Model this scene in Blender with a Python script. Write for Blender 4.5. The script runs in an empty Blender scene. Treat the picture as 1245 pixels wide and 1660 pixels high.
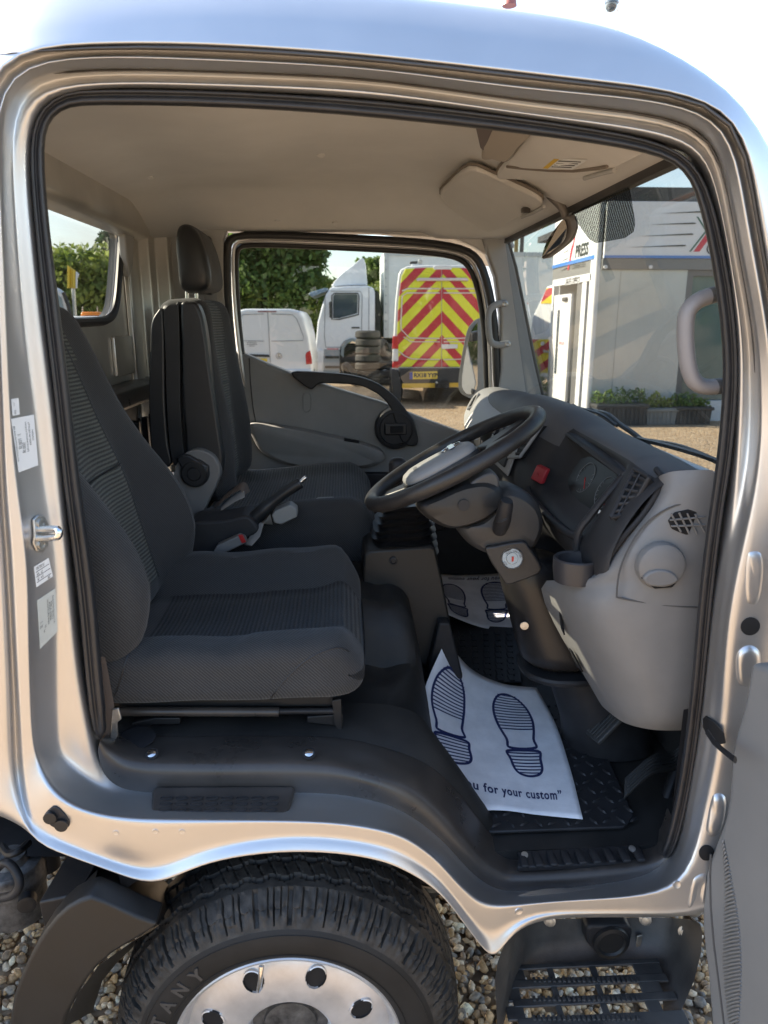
import bpy, bmesh, math, random
import numpy as np
from mathutils import Vector, Matrix, noise as mnoise
random.seed(7)
RNG = np.random.default_rng(7)
scene = bpy.context.scene
COL = scene.collection

# ------------------------------------------------------------------ camera
CAM = Vector((0.0, -1.2, 1.65)); YAW = math.radians(3.2); PITCH = math.radians(14.8)
FPX = 1180.0
cd = bpy.data.cameras.new('camera'); co = bpy.data.objects.new('camera', cd); COL.objects.link(co)
cd.sensor_fit = 'VERTICAL'; cd.sensor_height = 36.0; cd.lens = 36.0 * FPX / 1660.0
cd.clip_start = 0.02; cd.clip_end = 2000
co.location = CAM; co.rotation_euler = (math.pi / 2 - PITCH, 0, -YAW)
cd.dof.use_dof = True; cd.dof.focus_distance = 1.75; cd.dof.aperture_fstop = 7.0
scene.camera = co
scene.render.resolution_x = 768; scene.render.resolution_y = 1024

# ------------------------------------------------------------------ world, sun, exposure
SUN_DIR = Vector((-0.84, 0.28, 0.50)).normalized()
w = bpy.data.worlds.new("World"); scene.world = w; w.use_nodes = True
nt = w.node_tree; nt.nodes.clear()
out = nt.nodes.new('ShaderNodeOutputWorld'); bg = nt.nodes.new('ShaderNodeBackground')
sky = nt.nodes.new('ShaderNodeTexSky'); sky.sky_type = 'NISHITA'; sky.sun_disc = False
sky.sun_elevation = math.asin(SUN_DIR.z); sky.sun_rotation = math.atan2(SUN_DIR.x, SUN_DIR.y)
sky.altitude = 50; sky.air_density = 1.0; sky.dust_density = 0.7; sky.ozone_density = 1.0
tc = nt.nodes.new('ShaderNodeTexCoord'); mp = nt.nodes.new('ShaderNodeMapping')
mp.inputs['Scale'].default_value = (1.6, 1.6, 5.0)
nz = nt.nodes.new('ShaderNodeTexNoise'); nz.inputs['Scale'].default_value = 1.5; nz.inputs['Detail'].default_value = 7; nz.inputs['Roughness'].default_value = 0.58
rp = nt.nodes.new('ShaderNodeValToRGB'); rp.color_ramp.elements[0].position = 0.40; rp.color_ramp.elements[1].position = 0.62
mx = nt.nodes.new('ShaderNodeMix'); mx.data_type = 'RGBA'
mx.inputs['B'].default_value = (4.6, 4.5, 4.4, 1)
nt.links.new(tc.outputs['Generated'], mp.inputs['Vector']); nt.links.new(mp.outputs[0], nz.inputs['Vector'])
nt.links.new(nz.outputs['Fac'], rp.inputs['Fac'])
ml = nt.nodes.new('ShaderNodeMath'); ml.operation = 'MULTIPLY'; ml.inputs[1].default_value = 0.75
sz = nt.nodes.new('ShaderNodeSeparateXYZ'); nt.links.new(tc.outputs['Generated'], sz.inputs[0])
hg = nt.nodes.new('ShaderNodeMapRange'); hg.interpolation_type = 'SMOOTHSTEP'; hg.inputs['From Min'].default_value = 0.16; hg.inputs['From Max'].default_value = 0.46
hg.inputs['To Min'].default_value = 1.0; hg.inputs['To Max'].default_value = 0.05; nt.links.new(sz.outputs['Z'], hg.inputs['Value'])
cm_ = nt.nodes.new('ShaderNodeMath'); cm_.operation = 'MULTIPLY'; nt.links.new(rp.outputs['Color'], cm_.inputs[0]); nt.links.new(hg.outputs[0], cm_.inputs[1])
nt.links.new(cm_.outputs[0], ml.inputs[0]); nt.links.new(ml.outputs[0], mx.inputs['Factor'])
nt.links.new(sky.outputs[0], mx.inputs['A']); nt.links.new(mx.outputs['Result'], bg.inputs['Color'])
bg.inputs['Strength'].default_value = 0.115
nt.links.new(bg.outputs[0], out.inputs[0])
sd = bpy.data.lights.new('sun', 'SUN'); sd.energy = 5.0; sd.angle = math.radians(0.6); sd.color = (1.0, 0.88, 0.71)
so = bpy.data.objects.new('sun', sd); COL.objects.link(so); so.location = (-8, 3, 12)
so.rotation_euler = SUN_DIR.to_track_quat('Z', 'Y').to_euler()
vs = scene.view_settings; vs.view_transform = 'Standard'; vs.look = 'None'; vs.gamma = 1.0; vs.use_curve_mapping = False
vs.exposure = 2.42
scene.cycles.max_bounces = 10; scene.cycles.transparent_max_bounces = 16; scene.cycles.diffuse_bounces = 6

# ------------------------------------------------------------------ survey: a sight line met with a plane of the place
_R = Vector((math.cos(YAW), -math.sin(YAW), 0))
_F = Vector((math.sin(YAW) * math.cos(PITCH), math.cos(YAW) * math.cos(PITCH), -math.sin(PITCH)))
_U = _R.cross(_F)
def _ray(u, v): return _F + _R * ((u - 622.5) / FPX) - _U * ((v - 830.0) / FPX)
def Y(u, v, y):
    r = _ray(u, v); return CAM + r * ((y - CAM.y) / r.y)
def X(u, v, x):
    r = _ray(u, v); return CAM + r * ((x - CAM.x) / r.x)
def Z(u, v, z):
    r = _ray(u, v); return CAM + r * ((z - CAM.z) / r.z)
def PL(u, v, p, n):
    r = _ray(u, v); n = Vector(n); return CAM + r * ((Vector(p) - CAM).dot(n) / r.dot(n))

# ------------------------------------------------------------------ materials
MATS = {}
def mat(name, col, rough=0.5, metal=0.0, coat=0.0, spec=0.5, var=0.0, vscale=8.0, bump=0.0, bscale=300.0, bdist=0.001, rvar=0.0, col2=None, sheen=0.0):
    m = bpy.data.materials.new(name); m.use_nodes = True; MATS[name] = m
    t = m.node_tree; b = t.nodes['Principled BSDF']
    b.inputs['Base Color'].default_value = (*col, 1); b.inputs['Roughness'].default_value = rough
    b.inputs['Metallic'].default_value = metal; b.inputs['Coat Weight'].default_value = coat
    b.inputs['Coat Roughness'].default_value = 0.08
    b.inputs['Specular IOR Level'].default_value = spec
    if sheen: b.inputs['Sheen Weight'].default_value = sheen; b.inputs['Sheen Roughness'].default_value = 0.5
    tcn = t.nodes.new('ShaderNodeTexCoord')
    if var > 0 or rvar > 0:
        n = t.nodes.new('ShaderNodeTexNoise'); n.inputs['Scale'].default_value = vscale; n.inputs['Detail'].default_value = 6; n.inputs['Roughness'].default_value = 0.62
        t.links.new(tcn.outputs['Object'], n.inputs['Vector'])
        if var > 0:
            r = t.nodes.new('ShaderNodeValToRGB'); r.color_ramp.elements[0].position = 0.3; r.color_ramp.elements[1].position = 0.7
            c2 = col2 or tuple(min(1, c * (1 + var)) for c in col); c1 = col if col2 else tuple(c * (1 - var) for c in col)
            r.color_ramp.elements[0].color = (*c1, 1); r.color_ramp.elements[1].color = (*c2, 1)
            t.links.new(n.outputs['Fac'], r.inputs['Fac']); t.links.new(r.outputs['Color'], b.inputs['Base Color'])
        if rvar > 0:
            mr = t.nodes.new('ShaderNodeMapRange'); mr.inputs['From Min'].default_value = 0.3; mr.inputs['From Max'].default_value = 0.7
            mr.inputs['To Min'].default_value = max(0.02, rough - rvar); mr.inputs['To Max'].default_value = min(1, rough + rvar)
            t.links.new(n.outputs['Fac'], mr.inputs['Value']); t.links.new(mr.outputs[0], b.inputs['Roughness'])
    if bump > 0:
        n2 = t.nodes.new('ShaderNodeTexNoise'); n2.inputs['Scale'].default_value = bscale; n2.inputs['Detail'].default_value = 3
        t.links.new(tcn.outputs['Object'], n2.inputs['Vector'])
        bp = t.nodes.new('ShaderNodeBump'); bp.inputs['Strength'].default_value = bump; bp.inputs['Distance'].default_value = bdist
        t.links.new(n2.outputs['Fac'], bp.inputs['Height']); t.links.new(bp.outputs[0], b.inputs['Normal'])
    return m

def weave(name, c1, c2, rib_axis='Z', rib=55.0, bump=0.5, rough=0.85):
    """woven seat cloth: broad ribs along one object axis, crossed by a fine weave"""
    m = bpy.data.materials.new(name); m.use_nodes = True; t = m.node_tree; b = t.nodes['Principled BSDF']
    b.inputs['Roughness'].default_value = rough; b.inputs['Specular IOR Level'].default_value = 0.25
    b.inputs['Sheen Weight'].default_value = 0.12
    tcn = t.nodes.new('ShaderNodeTexCoord')
    wv = t.nodes.new('ShaderNodeTexWave'); wv.bands_direction = rib_axis; wv.inputs['Scale'].default_value = rib
    wv.inputs['Distortion'].default_value = 0.6; wv.inputs['Detail'].default_value = 1.0; wv.inputs['Detail Scale'].default_value = 3.0
    t.links.new(tcn.outputs['Object'], wv.inputs['Vector'])
    n = t.nodes.new('ShaderNodeTexNoise'); n.inputs['Scale'].default_value = 420; n.inputs['Detail'].default_value = 2
    t.links.new(tcn.outputs['Object'], n.inputs['Vector'])
    n3 = t.nodes.new('ShaderNodeTexNoise'); n3.inputs['Scale'].default_value = 6; n3.inputs['Detail'].default_value = 4
    t.links.new(tcn.outputs['Object'], n3.inputs['Vector'])
    a = t.nodes.new('ShaderNodeMath'); a.operation = 'MULTIPLY_ADD'; a.inputs[1].default_value = 0.5
    t.links.new(n.outputs['Fac'], a.inputs[0]); t.links.new(wv.outputs['Fac'], a.inputs[2])
    a2 = t.nodes.new('ShaderNodeMath'); a2.operation = 'MULTIPLY_ADD'; a2.inputs[1].default_value = 0.6
    t.links.new(n3.outputs['Fac'], a2.inputs[0]); t.links.new(a.outputs[0], a2.inputs[2])
    r = t.nodes.new('ShaderNodeValToRGB'); r.color_ramp.elements[0].position = 0.35; r.color_ramp.elements[1].position = 1.0
    r.color_ramp.elements[0].color = (*c1, 1); r.color_ramp.elements[1].color = (*c2, 1)
    dv = t.nodes.new('ShaderNodeMath'); dv.operation = 'MULTIPLY'; dv.inputs[1].default_value = 0.6
    t.links.new(a2.outputs[0], dv.inputs[0]); t.links.new(dv.outputs[0], r.inputs['Fac']); t.links.new(r.outputs['Color'], b.inputs['Base Color'])
    bp = t.nodes.new('ShaderNodeBump'); bp.inputs['Strength'].default_value = bump; bp.inputs['Distance'].default_value = 0.002
    t.links.new(a.outputs[0], bp.inputs['Height']); t.links.new(bp.outputs[0], b.inputs['Normal'])
    return m

def glass(name, tint, refl=1.0, rough=0.0, dirt=0.0):
    m = bpy.data.materials.new(name); m.use_nodes = True; t = m.node_tree; t.nodes.clear()
    o = t.nodes.new('ShaderNodeOutputMaterial'); tr = t.nodes.new('ShaderNodeBsdfTransparent'); gl = t.nodes.new('ShaderNodeBsdfGlossy')
    tr.inputs['Color'].default_value = (*tint, 1); gl.inputs['Roughness'].default_value = rough
    ge = t.nodes.new('ShaderNodeNewGeometry'); dt = t.nodes.new('ShaderNodeVectorMath'); dt.operation = 'DOT_PRODUCT'
    t.links.new(ge.outputs['Normal'], dt.inputs[0]); t.links.new(ge.outputs['Incoming'], dt.inputs[1])
    ab = t.nodes.new('ShaderNodeMath'); ab.operation = 'ABSOLUTE'; t.links.new(dt.outputs['Value'], ab.inputs[0])
    iv = t.nodes.new('ShaderNodeMath'); iv.operation = 'SUBTRACT'; iv.inputs[0].default_value = 1; t.links.new(ab.outputs[0], iv.inputs[1])
    pw = t.nodes.new('ShaderNodeMath'); pw.operation = 'POWER'; pw.inputs[1].default_value = 5; t.links.new(iv.outputs[0], pw.inputs[0])
    ms = t.nodes.new('ShaderNodeMixShader')
    mu = t.nodes.new('ShaderNodeMath'); mu.operation = 'MULTIPLY_ADD'; mu.inputs[1].default_value = .9 * refl; mu.inputs[2].default_value = .05 * refl; mu.use_clamp = True
    t.links.new(pw.outputs[0], mu.inputs[0]); t.links.new(mu.outputs[0], ms.inputs['Fac'])
    t.links.new(tr.outputs[0], ms.inputs[1]); t.links.new(gl.outputs[0], ms.inputs[2])
    last = ms
    if dirt:
        df = t.nodes.new('ShaderNodeBsdfDiffuse'); df.inputs['Color'].default_value = (.6, .58, .54, 1)
        tcn = t.nodes.new('ShaderNodeTexCoord'); n = t.nodes.new('ShaderNodeTexNoise'); n.inputs['Scale'].default_value = 5; n.inputs['Detail'].default_value = 8; n.inputs['Roughness'].default_value = .7
        t.links.new(tcn.outputs['Object'], n.inputs['Vector'])
        r = t.nodes.new('ShaderNodeMapRange'); r.inputs['From Min'].default_value = .35; r.inputs['From Max'].default_value = .8; r.inputs['To Max'].default_value = dirt
        t.links.new(n.outputs['Fac'], r.inputs['Value'])
        m2 = t.nodes.new('ShaderNodeMixShader'); t.links.new(r.outputs[0], m2.inputs['Fac']); t.links.new(ms.outputs[0], m2.inputs[1]); t.links.new(df.outputs[0], m2.inputs[2]); last = m2
    t.links.new(last.outputs[0], o.inputs['Surface'])
    return m

def stripes_alpha(name, col, scale):
    """dark dot screen printed on glass"""
    m = bpy.data.materials.new(name); m.use_nodes = True; t = m.node_tree; t.nodes.clear()
    o = t.nodes.new('ShaderNodeOutputMaterial'); tr = t.nodes.new('ShaderNodeBsdfTransparent'); df = t.nodes.new('ShaderNodeBsdfDiffuse')
    df.inputs['Color'].default_value = (*col, 1); tr.inputs['Color'].default_value = (.86, .88, .86, 1)
    tcn = t.nodes.new('ShaderNodeTexCoord'); mpn = t.nodes.new('ShaderNodeMapping'); mpn.inputs['Rotation'].default_value = (math.radians(-62), 0, 0)
    wv = t.nodes.new('ShaderNodeTexWave'); wv.bands_direction = 'Z'; wv.inputs['Scale'].default_value = scale
    t.links.new(tcn.outputs['Object'], mpn.inputs['Vector']); t.links.new(mpn.outputs[0], wv.inputs['Vector'])
    mr = t.nodes.new('ShaderNodeMapRange'); mr.inputs['To Min'].default_value = 0.12; mr.inputs['To Max'].default_value = 0.72
    mr.inputs['From Min'].default_value = 0.25; mr.inputs['From Max'].default_value = 0.75
    t.links.new(wv.outputs['Fac'], mr.inputs['Value'])
    ms = t.nodes.new('ShaderNodeMixShader'); t.links.new(mr.outputs[0], ms.inputs['Fac'])
    t.links.new(tr.outputs[0], ms.inputs[1]); t.links.new(df.outputs[0], ms.inputs[2]); t.links.new(ms.outputs[0], o.inputs['Surface'])
    return m

def emissive(name, col, s):
    m = mat(name, col, .4); b = m.node_tree.nodes['Principled BSDF']
    b.inputs['Emission Color'].default_value = (*col, 1); b.inputs['Emission Strength'].default_value = s; return m

SILVER = mat('silver_paint', (.57, .565, .56), .37, metal=.88, coat=.25, var=.04, vscale=3, rvar=.05)
ROOFP = SILVER
GREY = mat('grey_plastic', (.165, .162, .158), .52, var=.06, vscale=14, bump=.22, bscale=800, bdist=.0006)
GREY2 = mat('pale_grey_plastic', (.33, .325, .315), .5, var=.05, vscale=14, bump=.15, bscale=800, bdist=.0006)
TRIM = mat('pillar_trim', (.42, .415, .40), .6, var=.05, vscale=9, bump=.15, bscale=700, bdist=.0006)
DOORGREY = mat('door_card_grey', (.215, .213, .205), .55, var=.07, vscale=9, bump=.2, bscale=700, bdist=.0008)
OPENDOOR = mat('open_door_trim', (.17, .17, .167), .55, var=.05, vscale=5, bump=.22, bscale=650, bdist=.0008)
BLACK = mat('black_plastic', (.022, .022, .024), .48, spec=.3, var=.25, vscale=18, bump=.25, bscale=700, bdist=.0006)
DASHBLK = mat('dash_black', (.027, .027, .029), .55, spec=.3, var=.15, vscale=12, bump=.25, bscale=800, bdist=.0006)
DARKTRIM = mat('sill_plastic', (.052, .045, .040), .32, var=.3, vscale=9, rvar=.08, bump=.12, bscale=500, bdist=.0005)
FLOORBLK = mat('floor_rubber', (.015, .0153, .0155), .55, spec=.3, var=.35, vscale=9, col2=(.034, .032, .030), rvar=.1, bump=.4, bscale=420, bdist=.0012)
RUBBER = mat('seal_rubber', (.022, .022, .024), .42, var=.2, vscale=20, bump=.1, bscale=500)
TYRE = mat('tyre_rubber', (.014, .0137, .013), .62, spec=.35, var=.9, vscale=30, col2=(.058, .053, .047), bump=.5, bscale=160, bdist=.002)
TYRESIDE = mat('tyre_sidewall', (.014, .014, .014), .6, spec=.3, var=.3, vscale=12, bump=.1, bscale=300)
LINER = mat('headliner', (.70, .685, .655), .9, var=.06, vscale=3.5, bump=.3, bscale=380, bdist=.0015, spec=.2)
VISOR = mat('visor_vinyl', (.65, .63, .595), .7, var=.04, vscale=5, bump=.12, bscale=600)
REARWALL = mat('rear_wall_paint', (.62, .60, .56), .34, metal=.7, var=.12, vscale=4)
CLOTH = weave('seat_cloth', (.021, .0214, .0222), (.060, .0605, .062), 'DIAGONAL', 92, .35)
RIBZ = weave('ribbed_cloth', (.026, .0268, .0255), (.115, .120, .105), 'Z', 38, .8)
RIBX = weave('ribbed_cushion_cloth', (.009, .0093, .0095), (.032, .0325, .033), 'X', 34, .9)
VINYL = mat('black_vinyl', (.018, .019, .021), .40, var=.2, vscale=10, bump=.15, bscale=500)
CHROME = mat('chrome', (.75, .75, .75), .16, metal=1)
STEEL = mat('galvanised_steel', (.52, .51, .48), .38, metal=.9, var=.3, vscale=60)
RIM = mat('rim_paint', (.60, .605, .62), .42, metal=.7, var=.14, vscale=16, rvar=.08, bump=.12, bscale=240, bdist=.0006)
BLKMET = mat('black_metal', (.010, .010, .011), .5, bump=.3, bscale=50, bdist=.002)
DIRTYMET = mat('dirty_metal', (.10, .10, .10), .5, metal=.5, var=.6, vscale=40, bump=.5, bscale=120, bdist=.002)
MUDG = mat('mudguard_plastic', (.010, .0098, .0095), .5, var=.35, vscale=6, rvar=.08, bump=.1, bscale=300)
HOLE = mat('dark_void', (.004, .004, .005), .8)
CREAM = mat('sticker_white', (.78, .79, .78), .45)
STICKG = mat('sticker_grey', (.52, .54, .50), .5)
INK = mat('ink_black', (.03, .03, .035), .6)
NAVY = mat('ink_navy', (.012, .022, .10), .6)
PAPER = mat('paper', (.66, .67, .70), .75, var=.1, vscale=14, col2=(.85, .86, .89), bump=.25, bscale=40, bdist=.003)
REDBTN = mat('red_button', (.36, .02, .03), .35)
REDPL = mat('red_plastic', (.45, .02, .02), .3)
YELLOW = mat('yellow_label', (.7, .45, .03), .5)
WEB = mat('belt_webbing', (.30, .29, .275), .7, bump=.6, bscale=500)
BROWNWEB = mat('brown_webbing', (.10, .075, .06), .7, bump=.6, bscale=500)
GLASS_SIDE = glass('door_glass', (.34, .352, .335), 1.0, dirt=.05)
GLASS_WS = glass('windscreen_glass', (.35, .366, .35), 1.0, dirt=.10)
MIRROR = mat('mirror_glass', (.8, .82, .85), .03, metal=1)
DOTS = stripes_alpha('dot_screen', (.02, .02, .022), 30)
PEDAL = mat('pedal_rubber', (.05, .05, .049), .5, bump=.2)
SCREEN = mat('gauge_glass', (.009, .009, .010), .28, spec=.12)

# ------------------------------------------------------------------ mesh helpers
def link(name, me, m=None, parent=None, smooth=True, sub=0, bevel=0.0, seg=3, angle=40):
    o = bpy.data.objects.new(name, me); COL.objects.link(o)
    if m is not None:
        for mm in (m if isinstance(m, (list, tuple)) else [m]): me.materials.append(mm)
    if parent is not None:
        o.parent = parent
        if parent.get('shift') is not None: o.matrix_parent_inverse = Matrix.Translation(-Vector(parent.location))
    if bevel > 0:
        b = o.modifiers.new('bevel', 'BEVEL'); b.width = bevel; b.segments = seg; b.limit_method = 'ANGLE'; b.angle_limit = math.radians(angle); b.harden_normals = False
    if sub: 
        s = o.modifiers.new('sub', 'SUBSURF'); s.levels = sub; s.render_levels = sub
    if smooth:
        me.polygons.foreach_set('use_smooth', [True] * len(me.polygons))
        if not sub: me.set_sharp_from_angle(angle=math.radians(38 if bevel <= 0 else 60))
    return o
def mesh(name, verts, faces, m=None, parent=None, fix=True, **k):
    me = bpy.data.meshes.new(name); me.from_pydata([tuple(v) for v in verts], [], faces)
    if fix:
        bm = bmesh.new(); bm.from_mesh(me); bmesh.ops.remove_doubles(bm, verts=bm.verts, dist=1e-6)
        bmesh.ops.recalc_face_normals(bm, faces=bm.faces); bm.to_mesh(me); bm.free()
    me.update(); return link(name, me, m, parent, **k)
def cr(pts, n=6, closed=False):
    """Catmull-Rom through the points"""
    P = [Vector(p) for p in pts]; N = len(P); o = []
    R_ = N if closed else N - 1
    for i in range(R_):
        p0 = P[(i - 1) % N] if (closed or i > 0) else P[0] * 2 - P[1]
        p1 = P[i]; p2 = P[(i + 1) % N]
        p3 = P[(i + 2) % N] if (closed or i + 2 < N) else P[-1] * 2 - P[-2]
        for k in range(n):
            t = k / n
            o.append(0.5 * ((2 * p1) + (p2 - p0) * t + (2 * p0 - 5 * p1 + 4 * p2 - p3) * t * t + (3 * p1 - p0 - 3 * p2 + p3) * t ** 3))
    if not closed: o.append(P[-1].copy())
    return o
def loft(name, rings, m, parent=None, closed=True, caps=(False, False), wrap=False, **k):
    n = len(rings[0]); V_ = [p for r in rings for p in r]; Fc = []
    R_ = len(rings)
    for i in range(R_ if wrap else R_ - 1):
        a = i * n; b = ((i + 1) % R_) * n
        for j in range(n if closed else n - 1):
            j2 = (j + 1) % n; Fc.append((a + j, a + j2, b + j2, b + j))
    if caps[0]: Fc.append(tuple(range(n)))
    if caps[1]: Fc.append(tuple((R_ - 1) * n + j for j in range(n)))
    return mesh(name, V_, Fc, m, parent, **k)
def slab(name, pts, d, m, parent=None, bevel=0.004, **k):
    """closed outline pushed along d"""
    P = [Vector(p) for p in pts]; d = Vector(d); n = len(P)
    return mesh(name, P + [p + d for p in P], [tuple(range(n)), tuple(range(2 * n - 1, n - 1, -1))] + [(i, (i + 1) % n, n + (i + 1) % n, n + i) for i in range(n)], m, parent, bevel=bevel, **k)
def tube_geo(pts, r, n=10, closed=False, cap=True, ry=None, up=None):
    P = [Vector(p) for p in pts]; N = len(P)
    rr = r if isinstance(r, (list, tuple)) else [r] * N
    T = []
    for i in range(N):
        if closed: t = P[(i + 1) % N] - P[(i - 1) % N]
        else: t = P[min(i + 1, N - 1)] - P[max(i - 1, 0)]
        T.append(t.normalized())
    nrm = Vector(up) if up else (Vector((0, 0, 1)) if abs(T[0].z) < .9 else Vector((1, 0, 0)))
    V_, Fc = [], []
    for i in range(N):
        nrm = (nrm - T[i] * nrm.dot(T[i])).normalized()
        if up: nrm = (Vector(up) - T[i] * Vector(up).dot(T[i])).normalized()
        bi = T[i].cross(nrm)
        for j in range(n):
            a = 2 * math.pi * j / n
            V_.append(P[i] + nrm * (math.cos(a) * rr[i]) + bi * (math.sin(a) * (rr[i] if ry is None else ry)))
    for i in range(N if closed else N - 1):
        i2 = (i + 1) % N
        for j in range(n): Fc.append((i * n + j, i * n + (j + 1) % n, i2 * n + (j + 1) % n, i2 * n + j))
    if cap and not closed: Fc += [tuple(range(n)), tuple((N - 1) * n + j for j in range(n))]
    return V_, Fc
def tube(name, pts, r, m, parent=None, n=10, closed=False, ry=None, up=None, **k):
    V_, Fc = tube_geo(pts, r, n, closed, True, ry, up); return mesh(name, V_, Fc, m, parent, **k)
def frame(axis, hint=(0, 0, 1)):
    a = Vector(axis).normalized(); h = Vector(hint)
    if abs(a.dot(h)) > .97: h = Vector((1, 0, 0))
    u = (h - a * h.dot(a)).normalized(); return a, u, a.cross(u)
def lathe(name, prof, c, axis, m, parent=None, n=32, sx=1.0, hint=(0, 0, 1), caps=(True, True), **k):
    """profile of (radius, height) turned about an axis; sx squashes it across"""
    a, u, v_ = frame(axis, hint); c = Vector(c); rings = []
    for r, h in prof: rings.append([c + a * h + u * (r * math.cos(2 * math.pi * j / n)) + v_ * (r * sx * math.sin(2 * math.pi * j / n)) for j in range(n)])
    return loft(name, rings, m, parent, True, caps, **k)
def rbox_geo(size, r, seg=8):
    """rounded box surface, points on a cube grid pushed out to the radius"""
    sx, sy, sz = [s / 2 for s in size]; r = min(r, sx, sy, sz)
    bm = bmesh.new(); bmesh.ops.create_cube(bm, size=2.0)
    bmesh.ops.subdivide_edges(bm, edges=bm.edges[:], cuts=seg, use_grid_fill=True)
    for v in bm.verts:
        p = v.co; q = Vector((p.x * sx, p.y * sy, p.z * sz))
        # spread rows toward the rim so that the rounding gets points
        c = Vector((max(-sx + r, min(sx - r, q.x)), max(-sy + r, min(sy - r, q.y)), max(-sz + r, min(sz - r, q.z))))
        d = q - c
        if d.length > 1e-9: q = c + d.normalized() * r
        v.co = q
    return bm
def soft(name, size, r, m, parent=None, seg=10, deform=None, rot=None, loc=(0, 0, 0), matfn=None, **k):
    bm = rbox_geo(size, r, seg); M = Matrix.Translation(Vector(loc))
    if rot is not None: M = M @ rot
    for v in bm.verts:
        p = v.co.copy()
        if deform: p = deform(p)
        v.co = p
    if matfn:
        for f in bm.faces: f.material_index = matfn(f.calc_center_median())
    bmesh.ops.transform(bm, matrix=M, verts=bm.verts)
    bmesh.ops.recalc_face_normals(bm, faces=bm.faces)
    me = bpy.data.meshes.new(name); bm.to_mesh(me); bm.free(); return link(name, me, m, parent, **k)
def box(name, c, size, m, parent=None, bevel=0.003, rot=None, **k):
    sx, sy, sz = [s / 2 for s in size]; c = Vector(c)
    V_ = [Vector((x, y, z)) for x in (-sx, sx) for y in (-sy, sy) for z in (-sz, sz)]
    if rot is not None: V_ = [rot @ v for v in V_]
    return mesh(name, [c + v for v in V_], [(0, 1, 3, 2), (4, 6, 7, 5), (0, 4, 5, 1), (2, 3, 7, 6), (0, 2, 6, 4), (1, 5, 7, 3)], m, parent, bevel=bevel, **k)
class MB:
    """several simple solids that belong to ONE part"""
    def __init__(s): s.v = []; s.f = []
    def add(s, V_, F_): o = len(s.v); s.v += [Vector(v) for v in V_]; s.f += [tuple(i + o for i in f) for f in F_]; return s
    def box(s, c, size, rot=None):
        sx, sy, sz = [q / 2 for q in size]; V_ = [Vector((x, y, z)) for x in (-sx, sx) for y in (-sy, sy) for z in (-sz, sz)]
        if rot is not None: V_ = [rot @ v for v in V_]
        return s.add([Vector(c) + v for v in V_], [(0, 1, 3, 2), (4, 6, 7, 5), (0, 4, 5, 1), (2, 3, 7, 6), (0, 2, 6, 4), (1, 5, 7, 3)])
    def tube(s, pts, r, n=8, **k): return s.add(*tube_geo(pts, r, n, **k))
    def slab(s, pts, d):
        P = [Vector(p) for p in pts]; d = Vector(d); n = len(P)
        return s.add(P + [p + d for p in P], [tuple(range(n)), tuple(range(2 * n - 1, n - 1, -1))] + [(i, (i + 1) % n, n + (i + 1) % n, n + i) for i in range(n)])
    def build(s, name, m, parent=None, **k): return mesh(name, s.v, s.f, m, parent, **k)
def text_mesh(body, size, extrude=0.0, align='CENTER', spacing=1.0, bold=0.0, shear=0.0):
    c = bpy.data.curves.new('lettering', 'FONT'); c.body = body; c.size = size; c.extrude = extrude; c.align_x = align; c.align_y = 'CENTER'
    c.space_character = spacing; c.offset = bold; c.resolution_u = 3; c.shear = shear
    o = bpy.data.objects.new('lettering', c); COL.objects.link(o)
    bpy.context.view_layer.update()
    me = bpy.data.meshes.new_from_object(o.evaluated_get(bpy.context.evaluated_depsgraph_get()))
    bpy.data.objects.remove(o); bpy.data.curves.remove(c); return me
def text(name, body, size, loc, xd, yd, m, parent=None, extrude=0.0, **k):
    me = text_mesh(body, size, extrude, **k); xd = Vector(xd).normalized(); yd = Vector(yd); yd = (yd - xd * yd.dot(xd)).normalized(); zd = xd.cross(yd)
    M = Matrix((xd, yd, zd)).transposed().to_4x4(); M.translation = Vector(loc); me.transform(M)
    return link(name, me, m, parent, smooth=False)
def thing(name, label, cat, loc=(0, 0, 0), rz=0.0, group=None, shift=False):
    o = bpy.data.objects.new(name, None); COL.objects.link(o); o.location = loc; o.rotation_euler = (0, 0, rz); o.empty_display_size = .2
    o['label'] = label; o['category'] = cat
    if group: o['group'] = group
    if shift: o['shift'] = 1
    return o
def tag(o, label, cat, group=None):
    o['label'] = label; o['category'] = cat
    if group: o['group'] = group
    return o
def dup(o, parent, loc=None):
    c = o.copy(); COL.objects.link(c); c.parent = parent
    if loc is not None: c.location = loc
    return c
def copy_tree(root, loc, rz, label):
    r = root.copy(); COL.objects.link(r); r.location = loc; r.rotation_euler = (0, 0, rz); r['label'] = label
    for ch in root.children:
        c = ch.copy(); COL.objects.link(c); c.parent = r
        for g in ch.children:
            d = g.copy(); COL.objects.link(d); d.parent = c
    return r

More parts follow.
